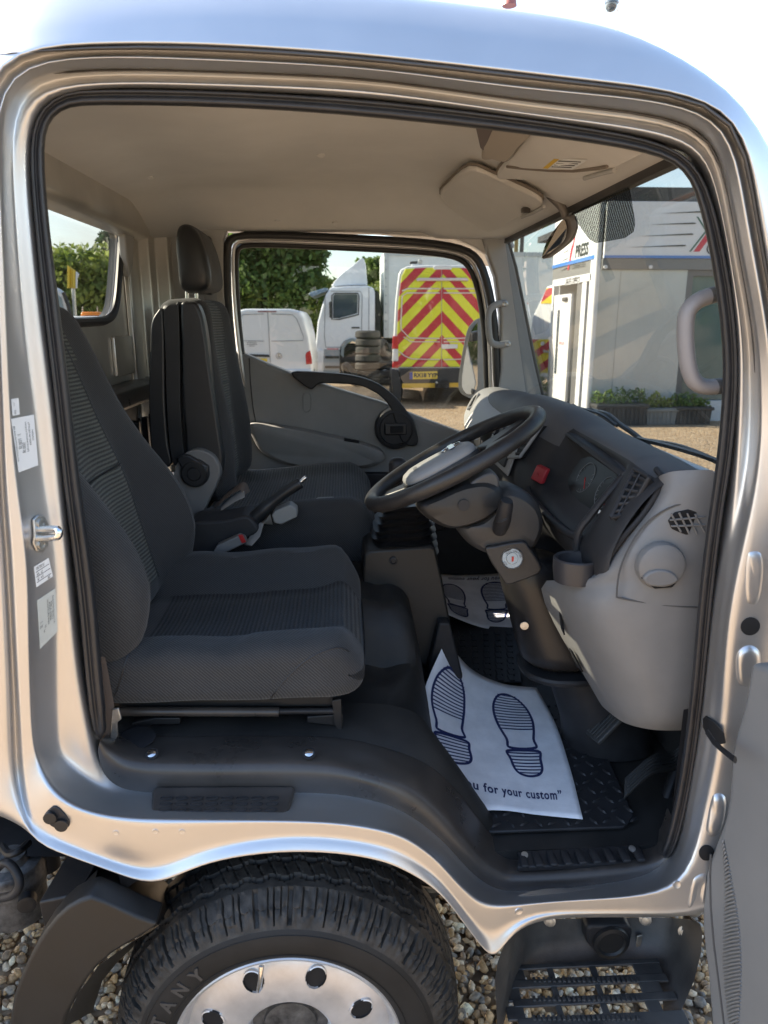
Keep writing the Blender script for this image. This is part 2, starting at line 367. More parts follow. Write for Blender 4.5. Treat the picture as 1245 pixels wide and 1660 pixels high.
# ================================================================== THE GROUND
def ground_mat(name, stones=True):
    m = bpy.data.materials.new(name); m.use_nodes = True; t = m.node_tree; b = t.nodes['Principled BSDF']; b.inputs['Roughness'].default_value = .85
    tcn = t.nodes.new('ShaderNodeTexCoord')
    vo = t.nodes.new('ShaderNodeTexVoronoi'); vo.inputs['Scale'].default_value = 38
    n = t.nodes.new('ShaderNodeTexNoise'); n.inputs['Scale'].default_value = .8; n.inputs['Detail'].default_value = 8; n.inputs['Roughness'].default_value = .65
    t.links.new(tcn.outputs['Object'], vo.inputs['Vector']); t.links.new(tcn.outputs['Object'], n.inputs['Vector'])
    sp = t.nodes.new('ShaderNodeSeparateColor'); t.links.new(vo.outputs['Color'], sp.inputs[0])
    r = t.nodes.new('ShaderNodeValToRGB'); e = r.color_ramp.elements
    e[0].color = (.16, .115, .075, 1); e[1].color = (.44, .36, .27, 1)
    for p, c in ((.25, (.29, .19, .105)), (.5, (.40, .275, .16)), (.72, (.31, .24, .17)), (.88, (.44, .33, .21))):
        q = e.new(p); q.color = (*c, 1)
    t.links.new(sp.outputs[0], r.inputs['Fac'])
    r2 = t.nodes.new('ShaderNodeMapRange'); r2.inputs['From Min'].default_value = .3; r2.inputs['From Max'].default_value = .7; r2.inputs['To Min'].default_value = .82; r2.inputs['To Max'].default_value = 1.12
    t.links.new(n.outputs['Fac'], r2.inputs['Value'])
    mu = t.nodes.new('ShaderNodeMix'); mu.data_type = 'RGBA'; mu.blend_type = 'MULTIPLY'; mu.inputs['Factor'].default_value = 1
    cc = t.nodes.new('ShaderNodeCombineColor')
    for i in range(3): t.links.new(r2.outputs[0], cc.inputs[i])
    t.links.new(r.outputs['Color'], mu.inputs['A']); t.links.new(cc.outputs[0], mu.inputs['B']); t.links.new(mu.outputs['Result'], b.inputs['Base Color'])
    bp = t.nodes.new('ShaderNodeBump'); bp.inputs['Strength'].default_value = .9; bp.inputs['Distance'].default_value = .012; bp.invert = True
    t.links.new(vo.outputs['Distance'], bp.inputs['Height']); t.links.new(bp.outputs[0], b.inputs['Normal'])
    return m
GROUND = ground_mat('gravel_ground')
g = mesh('ground', [(-400, -400, 0), (400, -400, 0), (400, 600, 0), (-400, 600, 0)], [(0, 1, 2, 3)], GROUND, smooth=False); g['kind'] = 'structure'

def gravel():
    """loose stones round the near wheel, one mesh of many small pebbles"""
    bm = bmesh.new(); bmesh.ops.create_icosphere(bm, subdivisions=2, radius=1.0)
    base = np.array([v.co[:] for v in bm.verts]); tris = np.array([[v.index for v in f.verts] for f in bm.faces]); bm.free()
    shapes = []
    for k in range(14):
        p = base.copy(); off = Vector(RNG.uniform(-50, 50, 3))
        for i in range(len(p)):
            q = Vector(p[i]); p[i] *= 1 + .42 * mnoise.noise(q * 1.1 + off) + .16 * mnoise.noise(q * 2.7 + off)
        # chip flat facets
        for c in range(4):
            nrm = RNG.normal(size=3); nrm /= np.linalg.norm(nrm); lim = RNG.uniform(.5, .85)
            dd = p @ nrm; over = dd > lim; p[over] -= np.outer(dd[over] - lim, nrm)
        shapes.append(p)
    bm = bmesh.new(); bmesh.ops.create_icosphere(bm, subdivisions=1, radius=1.0)
    nlow = len(bm.verts); tl = np.array([[v.index for v in f.verts] for f in bm.faces]); bm.free()
    VV, FF, CC = [], [], []; off = 0
    pal = np.array([(.36, .24, .13), (.28, .19, .11), (.42, .31, .19), (.20, .15, .11), (.24, .22, .20), (.46, .38, .29), (.31, .205, .105), (.16, .15, .145), (.38, .29, .19), (.50, .44, .37)])
    def field(x0, x1, y0, y1, n, lo, z):
        nonlocal off
        for i in range(n):
            x, y_ = RNG.uniform(x0, x1), RNG.uniform(y0, y1)
            s = RNG.choice([.0075, .0095, .0115, .0135, .0165], p=[.2, .3, .25, .17, .08]) * RNG.uniform(.85, 1.15)
            sh = shapes[RNG.integers(14)]; T_ = tris
            if lo: sh = sh[:nlow]; T_ = tl
            q = RNG.normal(size=4); q /= np.linalg.norm(q); a, b, c, d = q
            Rm = np.array([[1 - 2 * (c * c + d * d), 2 * (b * c - d * a), 2 * (b * d + c * a)], [2 * (b * c + d * a), 1 - 2 * (b * b + d * d), 2 * (c * d - b * a)], [2 * (b * d - c * a), 2 * (c * d + b * a), 1 - 2 * (b * b + c * c)]])
            p = (sh * np.array([1.25, .95, .72]) * s) @ Rm.T; p[:, 2] *= .8
            p = p + np.array([x, y_, z + RNG.uniform(.0, .012)])
            VV.append(p); FF.append(T_ + off); off += len(p)
            col = np.minimum(.75, pal[RNG.integers(10)] * np.array([1.12, 1.0, .82]) * RNG.uniform(1.0, 1.5)); CC.append(np.tile(np.append(col, 1.0), (len(p), 1)))
    field(-1.05, -.18, -.28, .75, 2700, False, .004)
    field(.12, .42, -.2, .95, 1500, False, .004)
    field(.38, .75, -.15, .55, 1400, True, .004)
    field(-1.7, -.1, -.3, 1.7, 2600, True, .003)
    field(.70, 1.15, -.45, .5, 1500, True, .004)
    field(.35, .8, -.45, -.15, 800, True, .004)
    V_ = np.concatenate(VV); F_ = np.concatenate(FF); C_ = np.concatenate(CC)
    me = bpy.data.meshes.new('gravel'); me.vertices.add(len(V_)); me.vertices.foreach_set('co', V_.ravel())
    me.loops.add(F_.size); me.loops.foreach_set('vertex_index', F_.ravel().astype(np.int32))
    me.polygons.add(len(F_)); me.polygons.foreach_set('loop_start', np.arange(0, F_.size, 3, dtype=np.int32))
    ca = me.color_attributes.new('tone', 'FLOAT_COLOR', 'POINT'); ca.data.foreach_set('color', C_.ravel())
    me.polygons.foreach_set('use_smooth', [True] * len(F_)); me.update(); me.validate()
    m = mat('pebble', (.3, .22, .15), .62, bump=.3, bscale=260, bdist=.001); t = m.node_tree
    at = t.nodes.new('ShaderNodeAttribute'); at.attribute_name = 'tone'
    n = t.nodes.new('ShaderNodeTexNoise'); n.inputs['Scale'].default_value = 160; n.inputs['Detail'].default_value = 4
    tcn = t.nodes.new('ShaderNodeTexCoord'); t.links.new(tcn.outputs['Object'], n.inputs['Vector'])
    mr = t.nodes.new('ShaderNodeMapRange'); mr.inputs['From Min'].default_value = .3; mr.inputs['From Max'].default_value = .7; mr.inputs['To Min'].default_value = .7; mr.inputs['To Max'].default_value = 1.25
    t.links.new(n.outputs['Fac'], mr.inputs['Value'])
    vm = t.nodes.new('ShaderNodeVectorMath'); vm.operation = 'SCALE'; t.links.new(at.outputs['Color'], vm.inputs[0]); t.links.new(mr.outputs[0], vm.inputs['Scale'])
    t.links.new(vm.outputs[0], t.nodes['Principled BSDF'].inputs['Base Color'])
    o = bpy.data.objects.new('gravel', me); COL.objects.link(o); me.materials.append(m); o['kind'] = 'stuff'
    o['label'] = 'loose tan and grey gravel stones around the front wheel'
gravel()

# ================================================================== THE LORRY
truck = thing('lorry', 'silver cab of a light lorry with its driver side door open, seen from that side', 'lorry', (0, .8, 0), shift=True)

# ---- body side round the door opening: contours of the pressing, from the outer skin in to the seal flange.
# each station lists (u, v) of c7 (seal) ... c0 (outer edge)
ST = []   # entries: kind, [c7..c0]
def st(kind, *pts): ST.append((kind, list(pts)))
def hz(kind, v, *us): st(kind, *[(u, v) for u in us])
def vt(kind, u, *vs_): st(kind, *[(u, v) for v in vs_])
hz('L', 1200, 152, 100, 90, 58, 52, 34, 26, 17)
hz('L', 1100, 132, 98, 88, 54, 48, 28, 22, 15)
hz('L', 1000, 122, 97, 88, 52, 46, 23, 17, 10)
hz('L', 900, 113, 96, 87, 50, 44, 19, 12, 5)
hz('L', 790, 102, 74, 66, 34, 27, 9, 3, -4)
hz('L', 700, 94, 66, 58, 26, 18, 6, 0, -7)
hz('L', 600, 82, 52, 44, 20, 13, 2, -4, -11)
hz('L', 500, 69, 40, 32, 15, 9, -2, -8, -15)
hz('L', 350, 54, 28, 21, 8, 2, -6, -13, -20)
hz('L', 250, 46, 22, 15, 4, -2, -10, -18, -25)
st('T', (60, 164), (38, 147), (32, 140), (22, 130), (15, 122), (0, 105), (-14, 93), (-22, 85))
vt('T', 150, 142, 131, 126, 114, 109, 88, 80, 71)
vt('T', 310, 145, 134, 129, 117, 113, 94, 82, 72)
vt('T', 470, 152, 139, 134, 123, 119, 101, 90, 81)
vt('T', 620, 162, 147, 142, 131, 127, 111, 101, 93)
vt('T', 820, 187, 179, 175, 162, 158, 139, 126, 116)
vt('T', 970, 209, 197, 193, 178, 173, 152, 142, 134)
st('T', (1070, 226), (1072, 212), (1073, 206), (1076, 191), (1078, 186), (1082, 164), (1084, 154), (1086, 147))
st('T', (1137, 251), (1143, 240), (1147, 235), (1156, 223), (1161, 217), (1183, 196), (1194, 189), (1202, 183))
hz('R', 320, 1161, 1167, 1170, 1181, 1185, 1207, 1218, 1226)
hz('R', 400, 1178, 1182, 1184, 1194, 1198, 1221, 1231, 1239)
hz('R', 540, 1196, 1206, 1209, 1221, 1226, 1247, 1258, 1266)
hz('R', 620, 1196, 1206, 1211, 1222, 1229, 1253, 1264, 1273)
hz('R', 700, 1193, 1204, 1212, 1222, 1232, 1256, 1268, 1278)
hz('R', 800, 1186, 1194, 1202, 1212, 1224, 1262, 1274, 1284)
hz('R', 900, 1168, 1176, 1182, 1192, 1203, 1266, 1278, 1288)
hz('R', 1000, 1152, 1160, 1166, 1174, 1181, 1264, 1276, 1286)
hz('R', 1100, 1143, 1150, 1156, 1165, 1174, 1256, 1270, 1282)
hz('R', 1200, 1132, 1140, 1146, 1158, 1170, 1240, 1256, 1268)
hz('R', 1320, 1110, 1116, 1122, 1132, 1142, 1205, 1222, 1236)
st('B', (1096, 1388), (1100, 1397), (1104, 1405), (1110, 1416), (1118, 1427), (1178, 1476), (1190, 1482), (1200, 1487))
vt('B', 1048, 1426, 1432, 1438, 1445, 1452, 1477, 1482, 1487)
vt('B', 950, 1440, 1443, 1447, 1452, 1457, 1477, 1482, 1487)
vt('B', 880, 1446, 1449, 1452, 1457, 1462, 1478, 1483, 1489)
st('B', (836, 1449), (832, 1452), (830, 1456), (827, 1462), (824, 1468), (833, 1494), (832, 1503), (830, 1511))
st('B', (806, 1445), (800, 1450), (795, 1455), (790, 1461), (786, 1468), (797, 1522), (801, 1546), (803, 1558))
st('B', (778, 1429), (773, 1434), (769, 1440), (766, 1446), (763, 1452), (772, 1503), (777, 1520), (781, 1536))
st('B', (750, 1401), (746, 1407), (743, 1413), (740, 1420), (737, 1427), (740, 1460), (745, 1476), (750, 1494))
st('B', (722, 1368), (719, 1375), (716, 1382), (713, 1389), (710, 1395), (712, 1426), (717, 1440), (722, 1456))
st('B', (690, 1341), (688, 1349), (686, 1357), (683, 1365), (681, 1373), (685, 1403), (688, 1416), (691, 1430))
vt('B', 655, 1318, 1326, 1337, 1348, 1357, 1384, 1397, 1410)
vt('B', 620, 1303, 1311, 1324, 1336, 1345, 1370, 1382, 1395)
vt('B', 548, 1288, 1296, 1312, 1324, 1333, 1357, 1369, 1382)
vt('B', 450, 1287, 1294, 1310, 1322, 1330, 1354, 1366, 1379)
vt('B', 349, 1289, 1296, 1311, 1322, 1330, 1372, 1383, 1394)
vt('B', 299, 1289, 1296, 1310, 1321, 1330, 1390, 1402, 1414)
st('B', (252, 1288), (250, 1296), (249, 1310), (248, 1321), (247, 1330), (243, 1411), (244, 1424), (245, 1437))
st('B', (205, 1284), (200, 1293), (197, 1306), (195, 1318), (194, 1327), (182, 1394), (184, 1405), (186, 1415))
st('B', (182, 1272), (168, 1287), (154, 1298), (141, 1308), (132, 1315), (106, 1365), (106, 1376), (106, 1386))
st('B', (166, 1252), (138, 1262), (114, 1270), (92, 1280), (84, 1288), (48, 1335), (45, 1350), (43, 1363))
st('L', (157, 1225), (112, 1228), (98, 1230), (68, 1234), (60, 1236), (36, 1250), (28, 1256), (19, 1262))
#      c8     c7    c6    c5    c4    c3    c2    c1    c0
YD = {'L': (.035, -.018, -.026, -.032, -.068, -.080, -.084, -.056, -.086),
      'T': (.030, -.018, -.036, -.010, -.012, -.036, -.072, -.040, -.082),
      'R': (.035, -.018, -.028, -.006, -.012, -.050, -.070, -.034, -.080),
      'B': (.030, -.010, -.028, -.062, -.094, -.114, -.112, -.121, -.128)}
cen = Vector((.12, 0, 1.3))
rings = []
for kind, pts in ST:
    yd = list(YD[kind])
    u7, v7 = pts[0]
    if kind == 'R' and v7 > 650:      # the broad hinge pillar below the windscreen has no gaps in it
        f = min(1, (v7 - 650) / 200); tgt = (.035, -.018, -.030, -.040, -.052, -.070, -.082, -.088, -.095)
        yd = [a * (1 - f) + b * f for a, b in zip(yd, tgt)]
    if kind == 'B' and u7 > 800:
        tgt = (.030, -.010, -.030, -.052, -.076, -.100, -.099, -.102, -.092)
        f = min(1, (u7 - 800) / 120); yd = [a * (1 - f) + b * f for a, b in zip(yd, tgt)]
    P = [Y(u, v, yd[i + 1]) for i, (u, v) in enumerate(pts)]
    d = (cen - P[0]); d.y = 0; d.normalize()
    c8 = P[0] + d * (.012 if kind == 'B' and u7 < 1000 else -.012); c8.y = yd[0]
    ring = [c8] + P
    if kind == 'B':
        ring.insert(6, P[4].lerp(P[5], .6)); ring.insert(6, P[4].lerp(P[5], .25))
    else:
        ring.insert(6, P[4].lerp(P[5], .65)); ring.insert(6, P[4].lerp(P[5], .35))
    o = -d
    if kind == 'L':
        e = [P[-1] + Vector((-.02, -.004, 0)), P[-1] + Vector((-.10, -.002, 0)), P[-1] + Vector((-.30, .01, 0)), P[-1] + Vector((-.32, .10, 0))]
    elif kind == 'T':
        xs = P[-1].x
        e = [P[-1] + Vector((0, .005, .010)), P[-1] + Vector((0, .032, .062)), P[-1] + Vector((-.004 * (xs > .4), .085, .115)), P[-1] + Vector((-.02 * (xs > .4), .26, .158))]
        if xs > .44: 
            k = (xs - .44) / .13; e = [q + Vector((w_ * k, 0, -h_ * k)) for q, w_, h_ in zip(e, (.004, .03, .045, .05), (.004, .03, .075, .12))]
    elif kind == 'R':
        e = [P[-1] + Vector((.012, -.001, 0)), P[-1] + Vector((.06, .015, 0)), P[-1] + Vector((.12, .07, 0)), P[-1] + Vector((.15, .2, 0))]
    else:
        e = [P[-1] + Vector((0, .004, -.004)), P[-1] + Vector((0, .016, .0)), P[-1] + Vector((0, .05, .004)), P[-1] + Vector((0, .07, .004))]
    full = ring + e; crisp = [full[0]]
    for q0, q1, q2 in zip(full, full[1:], full[2:]):      # each fold becomes a narrow radius instead of one soft curve
        crisp += [q1.lerp(q0, .24), q1.lerp(q2, .24)]
    rings.append(crisp + [full[-1]])
body = loft('body_side', rings, SILVER, truck, closed=False, wrap=True, sub=2)

# roof skin behind the side
rp_ = []
for y in (.16, .5, .8, 1.1, 1.45, 1.62, 1.70):
    z = 2.17 - .10 * ((y - .8) / .9) ** 4 - (.05 if y > 1.6 else 0) - (.06 if y > 1.69 else 0)
    rp_.append([Vector((x, y, z - max(0, x - .25) ** 2 * 1.3)) for x in (-.72, -.4, 0, .3, .5, .58)])
loft('roof_panel', rp_, SILVER, truck, closed=False, sub=1)
lathe('roof_marker_lamp', [(.0, .006), (.008, .005), (.011, .001), (.012, -.006)], Y(826, 3, .15), (0, 0, 1), mat('lamp_dull_red', (.22, .07, .06), .5), truck, n=16)

# ---- rubber door seal (open at the sill)
SEAL = [(165, 1205, 14), (152, 1100, 14), (145, 1000, 15), (133, 900, 15), (117, 794, 14), (101, 637, 13), (84, 502, 14), (68, 367, 12), (60, 270, 12), (61, 215, 12), (76, 180, 13), (108, 160, 14), (150, 157, 14), (309, 158, 14), (470, 166, 14), (620, 177, 15), (821, 200, 14), (971, 221, 13), (1050, 236, 12), (1100, 255, 11), (1128, 285, 11), (1145, 330, 12), (1164, 409, 13), (1181, 520, 13), (1185, 600, 13), (1182, 660, 13), (1174, 745, 13), (1165, 800, 12), (1151, 900, 12), (1140, 1006, 12), (1133, 1090, 11), (1126, 1160, 11), (1112, 1260, 11), (1100, 1320, 11), (1088, 1368, 11), (1075, 1392, 10)]
def ribbon(name, path, prof, m, parent, sub=1, closed=False):
    """profile points (across, y) swept along a survey line (u, v, half width)"""
    rr = []
    n = len(path)
    for i, (u, v, h) in enumerate(path):
        a = path[max(i - 1, 0)] if not closed else path[(i - 1) % n]; b = path[min(i + 1, n - 1)] if not closed else path[(i + 1) % n]
        t = Vector((b[0] - a[0], b[1] - a[1])).normalized(); nn = Vector((-t.y, t.x))
        rr.append([Y(u + nn.x * h * s, v + nn.y * h * s, y) for s, y in prof])
    return loft(name, rr, m, parent, closed=True, caps=(True, True) if not closed else (False, False), wrap=closed, sub=sub)
ribbon('door_seal', SEAL, [(-1.0, -.012), (-.92, -.022), (-.55, -.024), (-.3, -.012), (-.05, -.020), (.45, -.024), (.9, -.012), (1.0, .004), (.8, .04), (-1.0, .04)], RUBBER, truck)

# ---- dark strips painting the shade in both grooves, roof and screen pillar
def groove_path(i, sel):
    return [(pts[i][0] * .5 + pts[i + 1][0] * .5, pts[i][1] * .5 + pts[i + 1][1] * .5, abs((pts[i][0] - pts[i + 1][0]) + 1j * (pts[i][1] - pts[i + 1][1])) * .62) for k_, pts in sel]
up = [s for s in ST if s[0] in 'TR' and not (s[0] == 'R' and s[1][0][1] > 640)]
GSHADE = mat('groove_shade', (.055, .050, .046), .45, var=.1, vscale=10)
def strip_on(name, i, ys):
    path = groove_path(i, up); rr = []; n = len(path)
    for k, (u, v, h) in enumerate(path):
        a = path[max(k - 1, 0)]; b = path[min(k + 1, n - 1)]; t = Vector((b[0] - a[0], b[1] - a[1])).normalized(); nn = Vector((-t.y, t.x))
        yy = ys[0] if up[k][0] == 'T' else ys[1]
        if k < 2: h *= .35 + .3 * k
        rr.append([Y(u + nn.x * h * s, v + nn.y * h * s, yy + d) for s, d in ((-1, .012), (-.8, -.004), (0, -.008), (.8, -.004), (1, .012))])
    return loft(name, rr, GSHADE, truck, closed=True, caps=(True, True), sub=1)
strip_on('outer_groove_shade', 6, (-.074, -.066))
strip_on('inner_groove_shade', 3, (-.026, -.024))

# ---- plastic sill trim, one moulding from the B pillar foot to the footwell edge
SILLC = [
 ([(158,1215),(166,1250),(182,1273),(205,1286),(244,1291),(349,1293),(450,1291),(548,1292),(620,1307),(655,1322),(690,1345),(722,1372),(750,1405),(778,1433),(806,1449),(836,1453),(880,1450),(950,1444),(1048,1430),(1096,1391),(1104,1340)], -.008),
 ([(162,1202),(174,1222),(194,1240),(220,1248),(258,1251),(349,1252),(450,1252),(543,1256),(612,1274),(652,1297),(698,1326),(730,1360),(767,1397),(798,1421),(818,1432),(840,1434),(880,1432),(950,1427),(1048,1413),(1088,1384),(1098,1335)], -.010),
 ([(164,1198),(177,1213),(200,1228),(225,1234),(262,1237),(349,1238),(450,1238),(540,1242),(620,1262),(668,1282),(710,1313),(748,1354),(785,1394),(811,1412),(826,1416),(845,1416),(880,1415),(950,1410),(1048,1399),(1082,1376),(1094,1330)], .0),
 ([(168,1196),(184,1205),(206,1214),(230,1219),(266,1221),(349,1221),(450,1221),(542,1225),(622,1244),(675,1267),(716,1300),(755,1345),(790,1384),(815,1401),(830,1404),(848,1404),(882,1403),(950,1398),(1047,1387),(1078,1368),(1090,1325)], .028),
 ([(172,1192),(190,1198),(215,1204),(238,1207),(270,1208),(349,1207),(450,1207),(544,1210),(624,1228),(684,1253),(724,1288),(763,1333),(796,1372),(818,1388),(832,1392),(850,1392),(884,1391),(950,1386),(1046,1375),(1073,1358),(1086,1318)], .06),
 ([(178,1184),(196,1188),(220,1192),(242,1194),(274,1194),(349,1193),(450,1193),(546,1196),(628,1213),(690,1238),(732,1272),(769,1318),(800,1358),(820,1373),(835,1377),(852,1377),(886,1376),(950,1371),(1042,1360),(1069,1345),(1082,1306)], .10),
]
def cont(cs, n=4): return [cr([Y(u, v, y) for u, v in c], n) for c, y in cs]
loft('sill_trim', cont(SILLC), DARKTRIM, truck, closed=False, sub=1)
# black textured cover behind it, falling into the footwell
COVC = [
 ([(178,1184),(196,1188),(220,1192),(242,1194),(274,1194),(349,1193),(450,1193),(546,1196),(628,1213),(690,1238),(732,1272),(769,1318),(800,1358),(820,1373),(835,1377)], .098),
 ([(184,1166),(200,1172),(222,1178),(246,1180),(276,1180),(349,1178),(450,1178),(548,1179),(634,1190),(694,1212),(738,1246),(772,1290),(800,1330),(820,1350),(838,1358)], .125),
 ([(190,1158),(206,1160),(226,1162),(250,1162),(280,1162),(349,1160),(450,1160),(550,1160),(636,1168),(688,1188),(728,1222),(758,1262),(785,1301),(806,1328),(828,1344)], .17),
 ([(200,1140),(214,1141),(234,1142),(256,1142),(284,1142),(349,1141),(450,1140),(550,1140),(624,1142),(676,1157),(702,1187),(727,1222),(753,1264),(778,1296),(806,1318)], .22),
]
loft('floor_cover', cont(COVC), FLOORBLK, truck, closed=False, sub=1)
def sstep(a, b, x):
    t = max(0, min(1, (x - a) / (b - a))); return t * t * (3 - 2 * t)
def floor_z(x, y):
    x0 = .085 + .075 * sstep(.22, .42, y); wd = .17 - .095 * sstep(.22, .42, y)
    h = .838
    hump = sstep(.40, .50, y) * (1 - sstep(.95, 1.05, y)) * (.135 - .05 * sstep(.1, .2, x) ) * sstep(-.5, -.3, x)
    h += hump
    h -= .012 * math.exp(-((x - .09) / .03) ** 2) * sstep(.3, .36, y)
    return h + (.598 - h) * sstep(x0, x0 + wd, x)
V_, F_ = [], []; nx, ny = 74, 60
for j in range(ny):
    y = .205 + j * (1.56 - .205) / (ny - 1)
    for i in range(nx):
        x = -.66 + i * (.42 + .66) / (nx - 1); V_.append((x, y, floor_z(x, y)))
for j in range(ny - 1):
    for i in range(nx - 1): a = j * nx + i; F_.append((a, a + 1, a + nx + 1, a + nx))
mesh('engine_cover', V_, F_, FLOORBLK, truck, fix=False)
mesh('footwell_floor', [(.12, .055, .592), (.95, .055, .592), (.95, 1.6, .592), (.12, 1.6, .592), (.95, .055, .52), (.12, .055, .52)], [(0, 1, 2, 3), (0, 1, 4, 5)], FLOORBLK, truck, smooth=False)
# front bulkhead under the dash and the boxed side below the screen pillar
mesh('bulkhead', [(.60, .0, .59), (.80, .06, .60), (.83, .06, .95), (.83, 1.6, .95), (.80, 1.6, .60), (.78, 1.6, 1.3), (.78, .06, 1.3)], [(1, 4, 3, 2), (2, 3, 5, 6)], FLOORBLK, truck, smooth=False)
mesh('kick_panel', [(.66, .05, .56), (.86, .05, .56), (.86, .05, 1.0), (.66, .05, 1.0)], [(0, 1, 2, 3)], BLACK, truck, smooth=False)
# access flap edge and anchor dish in the cover
lathe('anchor_dish', [(.034, .0), (.036, .004), (.03, .005), (0, .003)], Y(222, 1199, .075), (0, -.1, 1), BLACK, truck, n=24)
for u, v in ((246, 1223), (501, 1222)):
    p = Y(u, v, .02)
    b = lathe('trim_bolt', [(.0085, 0), (.0085, .003), (.007, .004), (0, .004)], p + Vector((0, 0, .001)), (0, -.45, 1), CHROME, truck, n=18)
    lathe('washer', [(.013, 0), (.0125, .0025), (.009, .003), (0, .001)], p, (0, -.45, 1), BLACK, b, n=20)
# tread plate on the sill with raised ovals
tp = slab('sill_tread_plate', [Y(u, v + 4, -.012 - .075 * (v - 1276) / 48) + Vector((0, 0, .008)) for u, v in ((247, 1284), (252, 1277), (474, 1276), (478, 1281), (468, 1314), (460, 1322), (252, 1322), (246, 1316))], (0, -.002, -.012), DARKTRIM, truck, bevel=.004)
oval = None
for r in range(3):
    for c in range(8):
        u = 271 + c * 24.5 - r * 1.5; v = 1297.5 + r * 9.5; yy = -.012 - .07 * (v - 1276) / 48
        p = Y(u, v + 3, yy - .002) + Vector((0, 0, .0090))
        if oval is None:
            pts = [Vector((.0076 * math.cos(a), .0040 * math.sin(a), 0)) + Vector((.003 * (1 if math.cos(a) > 0 else -1), 0, 0)) for a in [2 * math.pi * k / 20 for k in range(20)]]
            oval = tube('tread_oval', pts, .0011, BLACK, tp, n=6, closed=True, up=(0, 0, 1)); oval.location = p
            oval0 = p
        else: dup(oval, tp, p)
# ribbed step edge at the footwell
rb = slab('sill_tread_strip', [Y(u, v, .0 + .05 * (1409 - v) / 34) + Vector((0, 0, .002)) for u, v in ((838, 1407), (842, 1384), (852, 1380), (1028, 1370), (1040, 1374), (1046, 1394), (1040, 1399))], (0, 0, -.012), BLACK, truck, bevel=.003)
rib = None
for k in range(9):
    f = k / 8; p = Y(848 + f * 186, 1397 - f * 10, .018) + Vector((0, 0, .004))
    if rib is None:
        rib = soft('tread_rib', (.018, .040, .010), .005, BLACK, rb, seg=3); rib.location = p
    else: dup(rib, rb, p)
for u, v in ((850, 1392), (1024, 1382)):
    lathe('trim_screw', [(.007, 0), (.007, .003), (0, .004)], Y(u, v, .028) + Vector((0, 0, .008)), (0, -.3, 1), STEEL, rb, n=14)

# ---- rubber floor mats
rm = slab('driver_floor_mat', [(.265, .115, .598), (.30, .098, .598), (.585, .098, .598), (.62, .13, .598), (.645, .40, .598), (.64, .72, .598), (.30, .72, .598), (.25, .35, .598)], (0, 0, .008), BLACK, None, bevel=.003)
tag(rm, 'black rubber driver floor mat with raised diamond tread beneath the throttle pedal', 'floor mat')
bar = None
for i in range(12):
    for j in range(18):
        x = .285 + i * .030; y = .118 + j * .034
        if y > .62: continue
        if x < .30 + .1 * (y > .2) * 0: continue
        a = math.radians(28 if (i + j) % 2 else 118)
        if bar is None:
            pts = [Vector((.0135 * math.cos(q) , .0036 * math.sin(q), 0)) for q in [2 * math.pi * k / 10 for k in range(10)]]
            bar = mesh('tread_bar', pts + [p * .6 + Vector((0, 0, .0045)) for p in pts], [tuple(range(10, 20))] + [(k, (k + 1) % 10, 10 + (k + 1) % 10, 10 + k) for k in range(10)], BLACK, rm)
            o = bar
        else: o = dup(bar, rm)
        o.location = (x, y, .606); o.rotation_euler = (0, 0, a)
cm = slab('centre_floor_mat', [Z(u, v, .600) for u, v in ((733, 1014), (838, 1020), (846, 1108), (745, 1108))], (0, 0, .006), BLACK, None, bevel=.002)
tag(cm, 'black centre floor mat with small square slots between the two paper mats', 'floor mat')
blk = None
for j in range(9):
    for i in range(5):
        u = 748 + i * 19 + j * .6; v = 1026 + j * 9.2
        p = Z(u, v, .607)
        if blk is None: blk = box('tread_block', (0, 0, 0), (.018, .036, .006), BLACK, cm, bevel=.0015); o = blk
        else: o = dup(blk, cm)
        o.location = p

